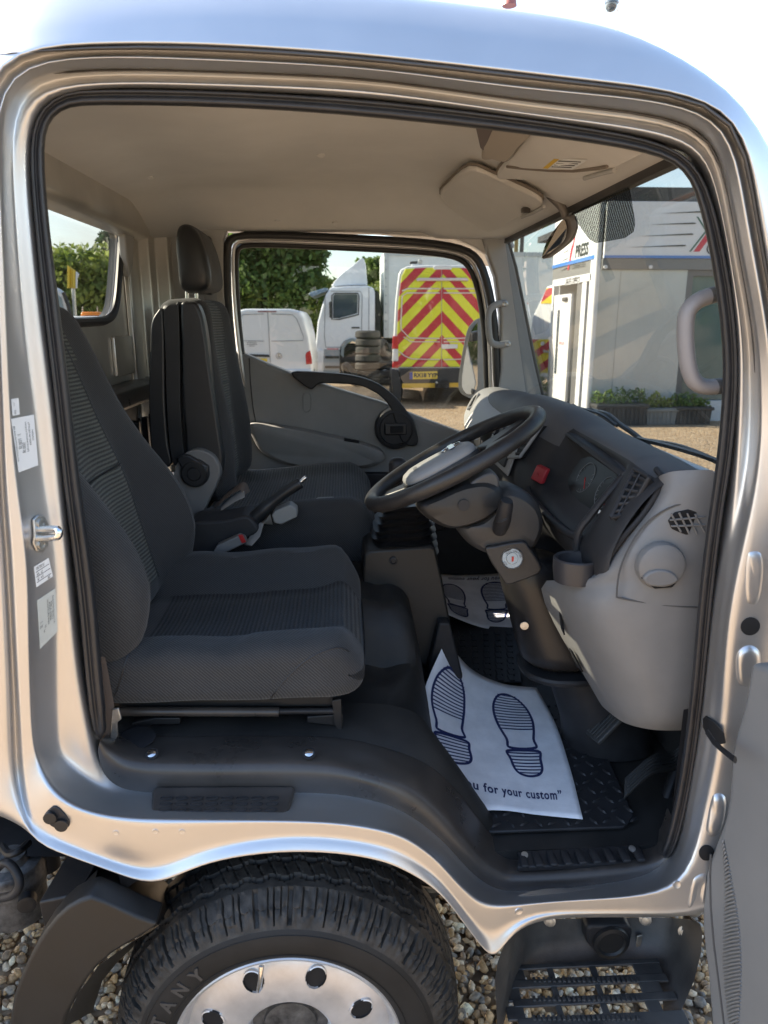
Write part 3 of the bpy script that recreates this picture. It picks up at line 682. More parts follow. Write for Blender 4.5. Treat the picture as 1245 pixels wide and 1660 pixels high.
# ---- paper floor mats with printed soles
def sole_outline(heel):
    # unit outlines, x across (-.5..5), y along
    if heel: return [(-.36, .30), (.36, .30), (.37, .18), (.34, .06), (.22, -.01), (0, -.035), (-.22, -.01), (-.34, .06), (-.37, .18)]
    return [(-.30, .315), (-.33, .43), (-.44, .60), (-.50, .78), (-.47, .92), (-.32, 1.04), (-.05, 1.08), (.22, 1.02), (.40, .88), (.46, .70), (.42, .55), (.35, .43), (.32, .315)]
def paper_mat(name, label, grid, rows, cols, pm, txt, soles, tpos, tsize, tang=0.0):
    """grid: rows x cols of points, a smooth sheet through them"""
    Rr = [cr(r, 8) for r in grid]; nu = len(Rr[0])
    C_ = [cr([Rr[k][i] for k in range(len(Rr))], 8) for i in range(nu)]; nv = len(C_[0])
    def S(s, t):
        a = max(0, min(.9999, s)) * (nu - 1); b = max(0, min(.9999, t)) * (nv - 1); i, j = int(a), int(b); fa, fb = a - i, b - j
        return (C_[i][j] * (1 - fa) * (1 - fb) + C_[i + 1][j] * fa * (1 - fb) + C_[i][j + 1] * (1 - fa) * fb + C_[i + 1][j + 1] * fa * fb)
    def N(s, t):
        e = .01; n = (S(s + e, t) - S(s - e, t)).cross(S(s, t + e) - S(s, t - e)).normalized(); return n if n.z > 0 else -n
    P = lambda s, t, h=.0012: S(s, t) + N(s, t) * h
    sh = mesh(name, [C_[i][j] for i in range(nu) for j in range(nv)], [(i * nv + j, i * nv + j + 1, (i + 1) * nv + j + 1, (i + 1) * nv + j) for i in range(nu - 1) for j in range(nv - 1)], PAPER, None)
    s_ = sh.modifiers.new('thick', 'SOLIDIFY'); s_.thickness = .0007; s_.offset = -1
    tag(sh, label, 'paper mat')
    for (cs, ct, ws, wt, flip) in soles:
        mbp = MB()
        def put(x, y): return P(cs + x * ws * (flip), ct + (y - .5) * wt)
        for heel in (False, True):
            ol = cr([Vector((x, y, 0)) for x, y in sole_outline(heel)], 5, True)
            n = len(ol); inn = []
            cx = sum(p.x for p in ol) / n; cy = sum(p.y for p in ol) / n
            for k in range(n):
                tvec = (ol[(k + 1) % n] - ol[k - 1]).normalized(); nn = Vector((-tvec.y, tvec.x, 0))
                if nn.dot(Vector((cx, cy, 0)) - ol[k]) < 0: nn = -nn
                inn.append(ol[k] + Vector((nn.x * .060, nn.y * .030, 0)))
            mbp.add([put(p.x, p.y) for p in ol] + [put(p.x, p.y) for p in inn], [(k, (k + 1) % n, n + (k + 1) % n, n + k) for k in range(n)])
            y0, y1 = min(p.y for p in ol), max(p.y for p in ol)
            k = y0 + .05
            while k < y1 - .03:
                if not heel and k < .50 and k > .40: k += .001
                xs = []
                for q in range(n):
                    a, b = ol[q], ol[(q + 1) % n]
                    if (a.y - k) * (b.y - k) < 0: xs.append(a.x + (b.x - a.x) * (k - a.y) / (b.y - a.y))
                if len(xs) >= 2 and (heel or k > .52):
                    x0, x1 = min(xs), max(xs); m_ = 6
                    top = [put(x0 + (x1 - x0) * q / m_, k + .015) for q in range(m_ + 1)]; bot = [put(x0 + (x1 - x0) * q / m_, k) for q in range(m_ + 1)]
                    mbp.add(top + bot, [(q, q + 1, m_ + 2 + q, m_ + 1 + q) for q in range(m_)])
                k += .040
        mbp.build('printed_sole', NAVY, sh, smooth=False)
    me = text_mesh(txt, 1.0, 0, 'CENTER', 1.12, .022, .22)
    bm = bmesh.new(); bm.from_mesh(me); bmesh.ops.triangulate(bm, faces=bm.faces)
    for v in bm.verts:
        x, y = v.co.x * tsize[0], v.co.y * tsize[1]
        if tang: x, y = -x, -y
        sx = tpos[0] + x
        v.co = P(sx, tpos[1] + y + (0 if tang else 1.0 * max(0, .42 - sx) ** 2))
    bm.to_mesh(me); bm.free(); me.name = 'printed_words'
    link('printed_words', me, NAVY, sh, smooth=False)
    return sh
G1 = [[Z(700, 1322, .618), Z(800, 1313, .616), Z(875, 1321, .613), Z(945, 1328, .612)],
      [Z(690, 1225, .645), Z(775, 1240, .618), Z(850, 1250, .613), Z(925, 1248, .613)],
      [Y(686, 1128, .49), Z(752, 1160, .645), Z(828, 1172, .620), Z(900, 1172, .617)],
      [Y(722, 1038, .62), Y(765, 1085, .67), Y(815, 1108, .66), Y(870, 1115, .655)]]
paper_mat('paper_floor_mat', 'white paper mat with blue shoe soles lying on the driver floor mat', G1, 4, 4, None,
          'you for your custom”', [(.20, .60, .31, .54, 1), (.70, .585, .31, .56, 1)], (.525, .150), (.071, .098))
G2 = [[Y(716, 992, 1.16), Y(765, 1012, 1.14), Y(800, 1020, 1.13), Y(840, 1018, 1.13)],
      [Y(708, 962, 1.38), Y(752, 970, 1.37), Y(800, 974, 1.37), Y(848, 970, 1.37)],
      [Y(702, 930, 1.58), Y(745, 932, 1.58), Y(800, 930, 1.58), Y(850, 925, 1.58)]]
paper_mat('paper_floor_mat', 'white paper mat with blue shoe soles in the passenger footwell beyond the column', G2, 3, 4, None,
          'thank you for your custom', [(.22, .42, .30, .62, 1), (.70, .46, .34, .66, 1)], (.55, .90), (.058, .10), 1.0)

# ---- pedals
b = soft('brake_pedal', (.095, .075, .014), .006, PEDAL, truck, seg=6, rot=Matrix.Rotation(math.radians(-42), 4, 'Y') @ Matrix.Rotation(math.radians(12), 4, 'Z'), loc=Y(980, 1174, .35))
for k in range(6):
    o = box('grip_rib', (0, 0, .009), (.080, .006, .004), PEDAL, b, rot=None, bevel=.001)
    o.matrix_basis = Matrix.Translation(Y(980, 1174, .35)) @ Matrix.Rotation(math.radians(-42), 4, 'Y') @ Matrix.Rotation(math.radians(12), 4, 'Z') @ Matrix.Translation((0, -.027 + k * .011, 0))
tube('brake_arm', [Y(985, 1172, .35), Y(1010, 1165, .35) + Vector((.06, 0, .02)), Y(1010, 1165, .35) + Vector((.12, 0, .2))], .008, BLACK, truck)
a0, a1 = Y(1012, 1280, .16), Y(1096, 1232, .27)
mid = cr([a0, (a0 + a1) / 2 + Vector((0, 0, .022)), a1, a1 + Vector((.04, .02, .06))], 8)
tp_ = loft('throttle_pedal', [[p + Vector((0, dy, dz)) + Vector((.012 * dy / .03, 0, 0)) for dy, dz in ((-.030, -.004), (-.030, .005), (.030, .009), (.030, -.002))] for p in mid], PEDAL, truck, caps=(True, True), bevel=.003)
for k in range(5):
    tube('grip_rib', [p + Vector((.012 * (dy / .03), dy, .0075)) for p in mid[1:18] for dy in [-.022 + k * .011]], .0022, PEDAL, tp_, n=6)
tube('throttle_lever', [mid[10] - Vector((0, 0, .005)), mid[10] + Vector((.05, .02, -.03)), Y(1075, 1310, .2), Y(1085, 1330, .18)], .012, BLACK, truck)

# ================================================================== CAB LINING
# ---- rear wall with window
XR = -.70
rwin = [X(u, v, XR) for u, v in ((60, 322), (84, 327), (130, 343), (168, 361), (185, 369), (192, 380), (193, 400), (190, 450), (186, 490), (180, 508), (168, 517), (150, 519), (102, 521), (60, 522))]
rwin = cr(rwin, 5, True)
def grow(P, k, c=None):
    c = c or sum(P, Vector()) / len(P); o = []
    n = len(P)
    for i in range(n):
        t = (P[(i + 1) % n] - P[i - 1]).normalized(); nn = t.cross(Vector((1, 0, 0)))
        if nn.dot(P[i] - c) < 0: nn = -nn
        o.append(P[i] + nn * k)
    return o
outer = []
cw = sum(rwin, Vector()) / len(rwin)
for p in rwin:      # wall sheet from the window edge out to a big rectangle
    d = p - cw; s = min((1.0 / abs(d.y)) if abs(d.y) > 1e-6 else 1e9, (.9 / abs(d.z)) if abs(d.z) > 1e-6 else 1e9)
    outer.append(cw + d * s)
w1 = grow(rwin, .012)
def dx(P, x): return [p + Vector((x, 0, 0)) for p in P]
def lim(P): return [Vector((p.x, max(-.02, min(1.62, p.y)), max(.7, min(2.02, p.z)))) for p in P]
rwall = loft('rear_wall', [dx(rwin, -.03), w1, lim(grow(rwin, .05)), lim(outer)], REARWALL, truck, True)
tube('rear_window_seal', dx(grow(rwin, .004), .004), .013, RUBBER, truck, n=8, closed=True, ry=.011)
mesh('rear_window', dx(rwin, -.012), [tuple(range(len(rwin)))], GLASS_SIDE, truck, smooth=False)
# pressed ribs, header rail and the far corner post
def rail(name, pts, prof, m, parent=truck, **k):
    """profile (dx, dz/dy pairs) is a list of offset vectors copied along straight points"""
    return loft(name, [[Vector(p) + Vector(o) for o in prof] for p in pts], m, parent, True, (True, True), **k)
rail('rear_header', [(XR, 0, 0), (XR, 1.52, 0)], [(0, 0, 1.90), (.05, 0, 1.915), (.06, 0, 1.94), (.055, 0, 2.02), (0, 0, 2.02)], REARWALL, bevel=.012)
rail('corner_post', [(XR, 1.30, 1.10), (XR, 1.30, 2.03)], [(0, 0, 0), (.02, .0, 0), (.03, .05, 0), (.015, .10, 0), (.02, .13, 0), (.05, .15, 0), (.06, .19, 0), (.10, .21, 0), (.115, .245, 0), (.0, .25, 0)], REARWALL, bevel=.006)
rail('corner_panel', [(XR, 1.11, 1.48), (XR, 1.11, 1.60)], [(0, 0, 0), (.012, 0, 0), (.016, .17, 0), (.0, .18, 0)], REARWALL, bevel=.004)
slab('seat_belt_reel_cover', [X(u, v, XR + .03) for u, v in ((203, 375), (212, 372), (218, 384), (216, 430), (211, 450), (207, 420))], (-.025, 0, 0), TRIM, truck, bevel=.006)
rail('parcel_ledge', [(XR, .0, 0), (XR, 1.5, 0)], [(0, 0, 1.46), (.05, 0, 1.455), (.06, 0, 1.44), (.06, 0, 1.39), (0, 0, 1.38)], DARKTRIM, bevel=.01)
for k in range(11):
    rail('rear_rib', [(XR + .005, .35 + k * .105, 1.0), (XR + .005, .35 + k * .105, 1.33)], [(0, 0, 0), (.03, .015, 0), (.03, .04, 0), (0, .055, 0)], VINYL, bevel=.004)
box('rear_lower_lining', (XR + .004, .8, 1.10), (.012, 1.6, .66), VINYL, truck, bevel=.002)

# ---- headliner: a shallow shell with rolled edges
def hl(x, y):
    z = 2.045
    z -= .085 * (1 - sstep(.0, .10, y))                # near edge
    z -= .095 * sstep(1.22, 1.56, y)                    # far edge
    z -= .05 * (1 - sstep(-.72, -.45, x))               # back edge
    z += .022 * sstep(-.25, -.02, x) * sstep(.15, .4, y) * (1 - sstep(1.0, 1.35, y))   # raised middle
    z -= .020 * sstep(.28, .36, x)
    f = sstep(.33, .585, x)
    return z * (1 - f) + (1.928 - .03 * (1 - sstep(.0, .10, y))) * f
nx, ny = 60, 60; V_, F_ = [], []
for j in range(ny):
    y = .012 + j * (1.56 - .012) / (ny - 1)
    for i in range(nx):
        x = -.71 + i * (.582 + .71) / (nx - 1); V_.append((x, y, hl(x, y) - .0))
for j in range(ny - 1):
    for i in range(nx - 1): a = j * nx + i; F_.append((a, a + nx, a + nx + 1, a + 1))
head = mesh('headliner', V_, F_, LINER, truck, fix=False)
CLIPS = ((450, 358), (543, 361), (244, 287), (520, 251))
# windscreen header strip and glass
def ws(u, v):      # windscreen plane through its four surveyed corners
    return PL(u, v, (.589, .05, 1.90), WSN)
_a, _b, _c = Vector((.589, .05, 1.90)), Vector((.690, .08, 1.372)), Vector((.594, 1.5, 1.925))
WSN = (_b - _a).cross(_c - _a).normalized()
wpts = [_a + Vector((-.006, -.05, .03)), _c + Vector((-.006, .06, .03)), Vector((.724, 1.56, 1.36)), Vector((.745, 1.56, 1.28)), Vector((.716, .0, 1.24))]
wpts = [Vector((.589 + (p.z - 1.90) * -.191 - 0, p.y, p.z)) for p in wpts]
WSN = Vector((1, 0, .191)).normalized()
def ws(u, v, off=0.0): return PL(u, v, Vector((.589 + off, .05, 1.90)), WSN)
mesh('windscreen', wpts, [tuple(range(len(wpts)))], GLASS_WS, truck, smooth=False)
rail('windscreen_seal', [(.586, .0, 1.918), (.586, 1.52, 1.922)], [(-.006, 0, -.008), (.006, 0, -.012), (.01, 0, .01), (-.004, 0, .012)], RUBBER)
slab('sunshade_band', [ws(u, v, -.004) for u, v in ((924, 343), (960, 323), (1000, 305), (1018, 296), (1024, 330), (1029, 362), (1026, 376), (1012, 386), (985, 391), (965, 394), (955, 388), (943, 372))], (.0015, 0, 0), DOTS, truck, bevel=0, smooth=False)

# ---- far screen pillar, far wall lining
YF = 1.53
pil = [Y(u, v, YF) for u, v in ((778, 372), (824, 384), (836, 432), (852, 510), (868, 590), (880, 642), (872, 668), (800, 668), (812, 600), (812, 510), (803, 448), (790, 412))]
slab('screen_pillar_trim', pil, (0, .06, 0), TRIM, truck, bevel=.010)
tube('screen_pillar_seal', [Y(u, v, YF + .004) for u, v in ((822, 384), (836, 432), (852, 510), (868, 590), (881, 646))], .006, RUBBER, truck)
bp_ = [Y(u, v, YF) for u, v in ((236, 340), (330, 362), (352, 366), (368, 374), (362, 390), (364, 470), (372, 560), (385, 640), (300, 700), (236, 700))]
slab('door_pillar_trim', bp_, (0, .05, 0), TRIM, truck, bevel=.008)
slab('belt_guide_bracket', [Y(u, v, YF - .03) for u, v in ((331, 384), (338, 382), (342, 386), (343, 452), (338, 458), (331, 456))], (0, .03, 0), DARKTRIM, truck, bevel=.004)
tube('belt_strap', [Y(334, 430, YF - .04), Y(340, 470, YF - .04), Y(346, 520, YF - .03)], .022, WEB, truck, n=8, ry=.002, up=(1, 0, 0))
# lining above the far window
slab('far_header_trim', [Y(u, v, YF + .02) for u, v in ((236, 330), (820, 372), (836, 400), (800, 420), (770, 400), (735, 385), (582, 376), (383, 366), (236, 360))], (0, .06, 0), LINER, truck, bevel=.006)

# ---- far door: weatherstrip, frame, glass, card
fo = [(364, 400), (368, 384), (382, 376), (480, 379), (582, 384), (680, 389), (735, 396), (765, 404), (784, 420), (796, 450), (806, 500), (810, 560), (812, 640)]
SE2 = [(384, 640, 8), (374, 560, 8), (367, 470, 8), (367, 405, 8), (371, 387, 8), (387, 380, 7), (480, 382, 7), (582, 387, 7), (680, 392, 7), (732, 399, 7), (760, 407, 7), (777, 421, 7), (788, 450, 7), (799, 500, 7), (804, 560, 7), (806, 650, 7)]
def ribbon_at(name, path, prof, m, parent, base, **k):
    rr = []; n = len(path)
    for i, (u, v, h) in enumerate(path):
        a, b_ = path[max(i - 1, 0)], path[min(i + 1, n - 1)]
        t = Vector((b_[0] - a[0], b_[1] - a[1])).normalized(); nn = Vector((-t.y, t.x))
        rr.append([Y(u + nn.x * h * s, v + nn.y * h * s, base + y) for s, y in prof])
    return loft(name, rr, m, parent, True, (True, True), **k)
ribbon_at('far_door_seal', SE2, [(-1, .0), (-.6, -.012), (.6, -.012), (1, .0), (1, .03), (-1, .03)], RUBBER, truck, YF + .01, sub=1)
fd = thing('tmp', 'x', 'x')
bpy.data.objects.remove(fd)
yd_ = YF + .055
FR = [(400, 640, 4), (386, 560, 4), (378, 470, 4), (377, 410, 4), (380, 396, 4), (392, 389, 4), (480, 392, 4), (582, 397, 4), (680, 401, 4), (728, 407, 4), (752, 414, 4), (768, 427, 4), (779, 453, 4), (789, 500, 4), (794, 560, 4), (797, 700, 4)]
door2 = slab('far_door', [Y(u, v, yd_) for u, v in ((372, 566), (392, 571), (430, 588), (470, 604), (540, 628), (620, 652), (690, 680), (745, 700), (800, 715), (830, 760), (830, 1000), (360, 1000), (380, 800))], (0, .07, 0), DOORGREY, truck, bevel=.012)
ribbon_at('door_frame', FR, [(-1.2, 0), (-.5, -.008), (.9, -.006), (1.2, .02), (-1.2, .02)], SILVER, door2, yd_, sub=1)
RUN = [(404, 640, 5), (392, 575, 5), (384, 480, 4.5), (383, 415, 4.5), (386, 402, 5), (397, 396, 6), (480, 398, 6), (582, 403, 6), (680, 408, 6), (724, 413, 5.5), (746, 420, 5), (760, 431, 5), (771, 455, 5), (781, 500, 5), (787, 560, 5), (790, 690, 5)]
ribbon_at('glass_run', RUN, [(-1, 0), (-.5, -.006), (.8, -.004), (1.0, .02), (-1, .02)], RUBBER, door2, yd_ + .006, sub=1)
gpts = [Y(u, v, yd_ + .035) for u, v in ((380, 560), (380, 402), (392, 394), (582, 400), (724, 410), (748, 418), (764, 434), (776, 456), (788, 520), (796, 720), (620, 680), (480, 630))]
mesh('door_glass', gpts, [tuple(range(len(gpts)))], GLASS_SIDE, door2, smooth=False)
# armrest swell, pull handle, latch dish
arm = cr([Y(u, v, yd_) for u, v in ((408, 684), (470, 690), (530, 702), (590, 716), (618, 728), (622, 742), (600, 752), (540, 756), (480, 752), (432, 734), (412, 708))], 5, True)
ca = sum(arm, Vector()) / len(arm)
loft('armrest', [arm, [ca + (p - ca) * .99 + Vector((0, -.05, 0)) for p in arm], [ca + (p - ca) * .90 + Vector((0, -.062, .002)) for p in arm]], DOORGREY, door2, True, (False, True), bevel=.016)
slab('ashtray_slot', [Y(u, v, yd_ - .064) for u, v in ((558, 710), (582, 714), (582, 719), (558, 715))], (0, .004, 0), HOLE, door2, bevel=.001)
hnd = [(471, 604), (520, 604), (567, 608), (604, 618), (630, 634), (652, 656), (668, 680), (676, 700), (676, 722), (655, 720), (645, 700), (634, 664), (619, 644), (600, 632), (582, 625), (550, 622), (519, 622), (509, 629), (500, 630)]
slab('pull_handle', [Y(u, v, yd_ - .055) for u, v in cr([Vector((*p, 0)) for p in hnd], 3, True) for u, v in [(u, v)]] if False else [Y(p.x, p.y, yd_ - .055) for p in cr([Vector((*p, 0)) for p in hnd], 3, True)], (0, .05, 0), BLACK, door2, bevel=.007, smooth=True)
hc = Y(641, 695, yd_ - .045)
dish = lathe('latch_dish', [(.078, .05), (.078, .0), (.074, -.008), (.062, -.012), (.058, -.004), (.0, -.004)], hc, (0, 1, 0), BLACK, door2, n=40)
box('latch_lever', hc + Vector((0, -.010, 0)), (.085, .012, .045), VINYL, dish, bevel=.006)
box('latch_recess', hc + Vector((.004, -.0175, 0)), (.05, .004, .026), HOLE, dish, bevel=.002)
tube('blank_plate', cr([Y(u, v, yd_ - .001) for u, v in ((492, 640), (497, 636), (503, 640), (504, 652), (503, 664), (497, 668), (492, 664), (491, 652))], 4, True), .0018, DOORGREY, door2, n=6, closed=True)
tube('card_seam', [Y(u, v, yd_ - .001) for u, v in ((404, 580), (406, 620), (410, 660), (420, 715), (450, 745), (520, 765), (640, 770), (740, 760))], .002, VINYL, door2, n=6)
slab('door_pocket', [Y(u, v, yd_ - .03) for u, v in ((440, 764), (560, 766), (720, 768), (720, 860), (450, 860))], (0, .03, 0), BLACK, door2, bevel=.008)

# ---- grab handles on both screen pillars
gh = cr([Y(u, v, 1.50) for u, v in ((820, 492), (806, 493), (794, 500), (789, 512), (789, 530), (791, 547), (796, 556), (808, 559), (824, 557))], 5)
h = tube('grab_handle', [p + Vector((0, -.035 * math.sin(math.pi * i / (len(gh) - 1)) , 0)) for i, p in enumerate(gh)], .0125, GREY2, truck, n=10, ry=.010)
for u, v in ((819, 493), (823, 558)): lathe('handle_screw', [(.011, 0), (.011, .004), (.006, .006), (0, .003)], Y(u, v, 1.487), (0, -1, 0), STEEL, h, n=14)
gh = cr([Y(u, v, .07) for u, v in ((1178, 474), (1150, 480), (1128, 490), (1114, 508), (1111, 540), (1113, 575), (1118, 602), (1128, 620), (1146, 627), (1180, 625))], 5)
tube('grab_handle', gh, .0172, mat('grab_handle_grey', (.26, .25, .255), .5, bump=.1), truck, n=14, ry=.014, up=(0, 1, 0))

def under(u, v, gap=.02, t0=1.25):
    r = _ray(u, v).normalized(); t = t0
    while t < 3.2:
        p = CAM + r * t
        if p.y > .075 and p.z >= hl(p.x, p.y) - gap: return p
        t += .004
    return p
# ---- sun visors, mirror, console over the screen
def sheet(name, pts, d, m, parent=truck, bevel=.006): return slab(name, pts, d, m, parent, bevel=bevel)
VSHADE = mat('visor_shade', (.20, .17, .14), .8)  # dark tone puts the shading along the visor edges into the colour
def visor(pts, gap): return cr([under(u, v, gap) for u, v in pts], 3, True)
v1 = visor(((714, 322), (726, 303), (760, 277), (800, 290), (850, 312), (875, 326), (878, 336), (860, 346), (830, 360), (800, 376), (780, 372), (745, 350)), .034)
vis = sheet('sun_visor', v1, (0, .0, .016), VISOR)
tube('visor_edge_shade', [p + Vector((0, 0, .016)) for p in v1], .004, VSHADE, vis, n=6, closed=True)
tube('visor_rod', [under(846, 352, .04), under(862, 346, .04), under(882, 335, .04)], .0045, TRIM, vis)
box('visor_clip', under(852, 341, .045), (.022, .018, .014), DARKTRIM, vis)
v2 = visor(((806, 288), (826, 262), (846, 236), (868, 214), (930, 212), (1000, 220), (1062, 236), (1050, 246), (1018, 262), (985, 278), (950, 290), (880, 292), (830, 291)), .036)
vis2 = sheet('sun_visor', v2, (0, .0, .016), VISOR)
tube('visor_edge_shade', [p + Vector((0, 0, .016)) for p in v2], .004, VSHADE, vis2, n=6, closed=True)
tube('visor_fold_shade', [under(u, v, .038) for u, v in ((822, 270), (850, 273), (890, 276), (930, 277), (968, 273), (984, 270))], .0035, VSHADE, vis2, n=6)
tube('visor_rod', [under(948, 289, .04), under(975, 281, .04), under(996, 276, .04)], .0045, TRIM, vis2)
def vq(pts, g): return [under(u, v, g) for u, v in pts]
lb = slab('visor_label', vq(((880, 273), (898, 258), (952, 260), (928, 275)), .041), (0, 0, .001), CREAM, vis2, bevel=0, smooth=False)
slab('label_stripe', vq(((880, 273), (898, 258), (906, 258.4), (888, 273.4)), .0425), (0, 0, .0006), YELLOW, vis2, bevel=0, smooth=False)
for k in range(4):
    slab('label_print', vq(((894 + k * 3.6, 271 - k * 3.0), (926 + k * 5, 272.4 - k * 3.0), (927 + k * 5, 271.4 - k * 3.0), (895 + k * 3.6, 270 - k * 3.0)), .0425), (0, 0, .0005), INK, vis2, bevel=0, smooth=False)
# roof console between the visors
con = cr([under(u, v, .05) for u, v in ((772, 206), (800, 206), (866, 211), (842, 240), (822, 264), (800, 260), (780, 260), (784, 248))], 2, True)
slab('roof_console', con, (0, 0, .05), mat('roof_console', (.40, .35, .295), .6, bump=.1), truck, bevel=.012)
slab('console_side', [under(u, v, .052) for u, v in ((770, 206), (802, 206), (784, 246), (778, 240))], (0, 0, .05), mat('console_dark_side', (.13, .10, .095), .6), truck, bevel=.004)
# interior mirror
ma = cr([Y(884, 302, .76), Y(893, 316, .75), Y(906, 330, .75), Y(914, 342, .75), Y(917, 354, .75)], 5)
mir = tube('interior_mirror', ma, [.014 - .005 * i / (len(ma) - 1) for i in range(len(ma))], mat('mirror_shell', (.17, .155, .145), .45), truck, n=10)
mh = cr([Y(u, v, y) for u, v, y in ((918, 350, .72), (924, 362, .72), (924, 376, .74), (917, 392, .80), (896, 410, .90), (880, 420, .94), (879, 412, .94), (888, 388, .88), (905, 364, .78))], 4, True)
slab('mirror_housing', mh, (.022, .004, .004), MATS['mirror_shell'], mir, bevel=.006)
cg = sum(mh, Vector()) / len(mh)
mesh('mirror_face', [cg + (p - cg) * .86 + Vector((-.004, -.0012, -.001)) for p in mh], [tuple(range(len(mh)))], mat('mirror_dark', (.30, .27, .25), .08, metal=1), mir, smooth=False)

for u, v in CLIPS:
    p = under(u, v, .001); lathe('headliner_clip', [(.010, 0), (.009, .003), (0, .004)], p, (0, -.4, -1), LINER, head, n=16)
box('far_sill', (.10, 1.60, .72), (1.70, .04, .56), BLACK, truck, bevel=.004)
box('front_panel', (.875, .8, .90), (.03, 1.66, .80), SILVER, truck, bevel=.01)

from mathutils.bvhtree import BVHTree
# ================================================================== SEATS
def rotY(d): return Matrix.Rotation(math.radians(d), 4, 'Y')
def bump01(t, a, b): return sstep(a, b, t)
seat1 = bpy.data.objects.new('driver_seat', None); COL.objects.link(seat1); seat1.parent = truck; seat1.matrix_parent_inverse = Matrix.Translation(-truck.location)
# cushion: side rolls stand above the ribbed middle, front edge rolls down
CX, CY_, CZ = -.228, .322, .988
def cush(p):
    x, y, z = p; ay = abs(y) / .26; fx = x / .256
    if z > 0:
        roll = sstep(.44, .74, ay)
        z += (.010 + (.040 if y > 0 else 0)) * roll - .030 * (1 - roll) * (1 - sstep(.55, 1.0, fx)) - .006 * (1 - sstep(0, .5, ay))
        z += .012 * sstep(-.2, .7, fx) - .046 * sstep(.78, 1.0, fx)
        z += .004 * math.exp(-((ay - .80) / .1) ** 2) * math.sin(x * 38)
    if y < 0: y += .018 * sstep(.70, 1.0, fx) * sstep(.6, 1, ay)
    else: y -= .03 * sstep(.70, 1.0, fx) * sstep(.6, 1, ay)
    x += .012 * math.cos(ay * 1.2)
    wr = mnoise.noise(Vector((x * 9, y * 9, z * 9))) * .0032
    if z > 0: wr -= .006 * math.exp(-((x - .02 - .5 * (y + .20)) / .012) ** 2) * sstep(.6, .8, ay) * (y < 0) + .005 * math.exp(-((x + .12 - .7 * (y + .2)) / .014) ** 2) * sstep(.6, .8, ay) * (y < 0)
    return Vector((x, y, z + wr))
def cushmat(c):
    if c.z > .015 and abs(c.y) < .130 and c.x > -.19: return 1
    if c.x > .18 and abs(c.y) < .130 and c.z > -.04: return 1
    return 0
seat_c = soft('cushion', (.512, .52, .106), .038, [CLOTH, RIBX], seat1, seg=34, deform=cush, matfn=cushmat, loc=(CX, CY_, CZ))
def oncush(x, y): 
    # seam height over the cushion
    q = cush(Vector((x, y, .052))); return Vector((CX, CY_, CZ)) + q
for s in (-1, 1):
    tube('cushion_seam', [oncush(-.23 + i * .02, s * .131) + Vector((0, 0, -.0015)) for i in range(22)], .0022, VINYL, seat1, n=6)
tube('cushion_seam', [oncush(.075, -.13 + i * .02) + Vector((0, 0, -.0015)) for i in range(14)], .0022, VINYL, seat1, n=6)
for pts_ in (((432, 1142), (446, 1122), (466, 1098), (492, 1074), (520, 1058), (548, 1050), (566, 1056)), ((186, 1128), (196, 1100), (204, 1072), (214, 1050), (222, 1042))):
    bpy.context.view_layer.update(); BVC = BVHTree.FromObject(seat_c, bpy.context.evaluated_depsgraph_get()) if 'BVC' not in globals() else BVC
    L_ = []
    for p in cr([Vector((*t, 0)) for t in pts_], 4):
        h_ = BVC.ray_cast(CAM, _ray(p.x, p.y).normalized())
        if h_[0] is not None: L_.append(h_[0])
    if len(L_) > 3: tube('cushion_seam', L_, .0016, VINYL, seat1, n=6)
side = [Y(u, v, .108) for u, v in ((170, 1045), (260, 1046), (340, 1048), (440, 1045), (520, 1036), (560, 1040))]
# backrest
def bkr(p):
    x, y, z = p; ay = abs(y) / .26; t = (z + .35) / .70
    if x > 0:
        x += (.022 + .080 * math.exp(-((t - .24) / .30) ** 2)) * sstep(.46, .80, ay) - .010 * (1 - sstep(0, .5, ay))
        x += .014 * math.exp(-((t - .42) / .16) ** 2) * (1 - sstep(.4, .6, ay)) - .03 * sstep(.2, -.02, t) * sstep(.4, .8, ay)
    y *= 1 + .05 * math.exp(-((t - .22) / .28) ** 2) - .20 * sstep(.70, 1.0, t)
    wr = mnoise.noise(Vector((x * 9, y * 9 + 4, z * 9))) * .0025
    return Vector((x + wr, y, z))
def bkmat(c):
    if c.x > .02 and abs(c.y) < .125 and c.z > -.30: return 1
    return 0
BC = Vector((-.578, .325, 1.335)); BR = rotY(-16)
soft('backrest', (.115, .52, .70), .052, [CLOTH, RIBZ], seat1, seg=26, deform=bkr, matfn=bkmat, rot=BR, loc=BC)
def onback(y, z): return BC + (BR.to_3x3() @ bkr(Vector((.0575, y, z))))
for s in (-1, 1):
    tube('backrest_seam', [onback(s * .124, -.30 + i * .028) for i in range(23)], .0022, VINYL, seat1, n=6)
tube('backrest_seam', [onback(-.124 + i * .031, -.02) for i in range(9)], .0028, VINYL, seat1, n=6)
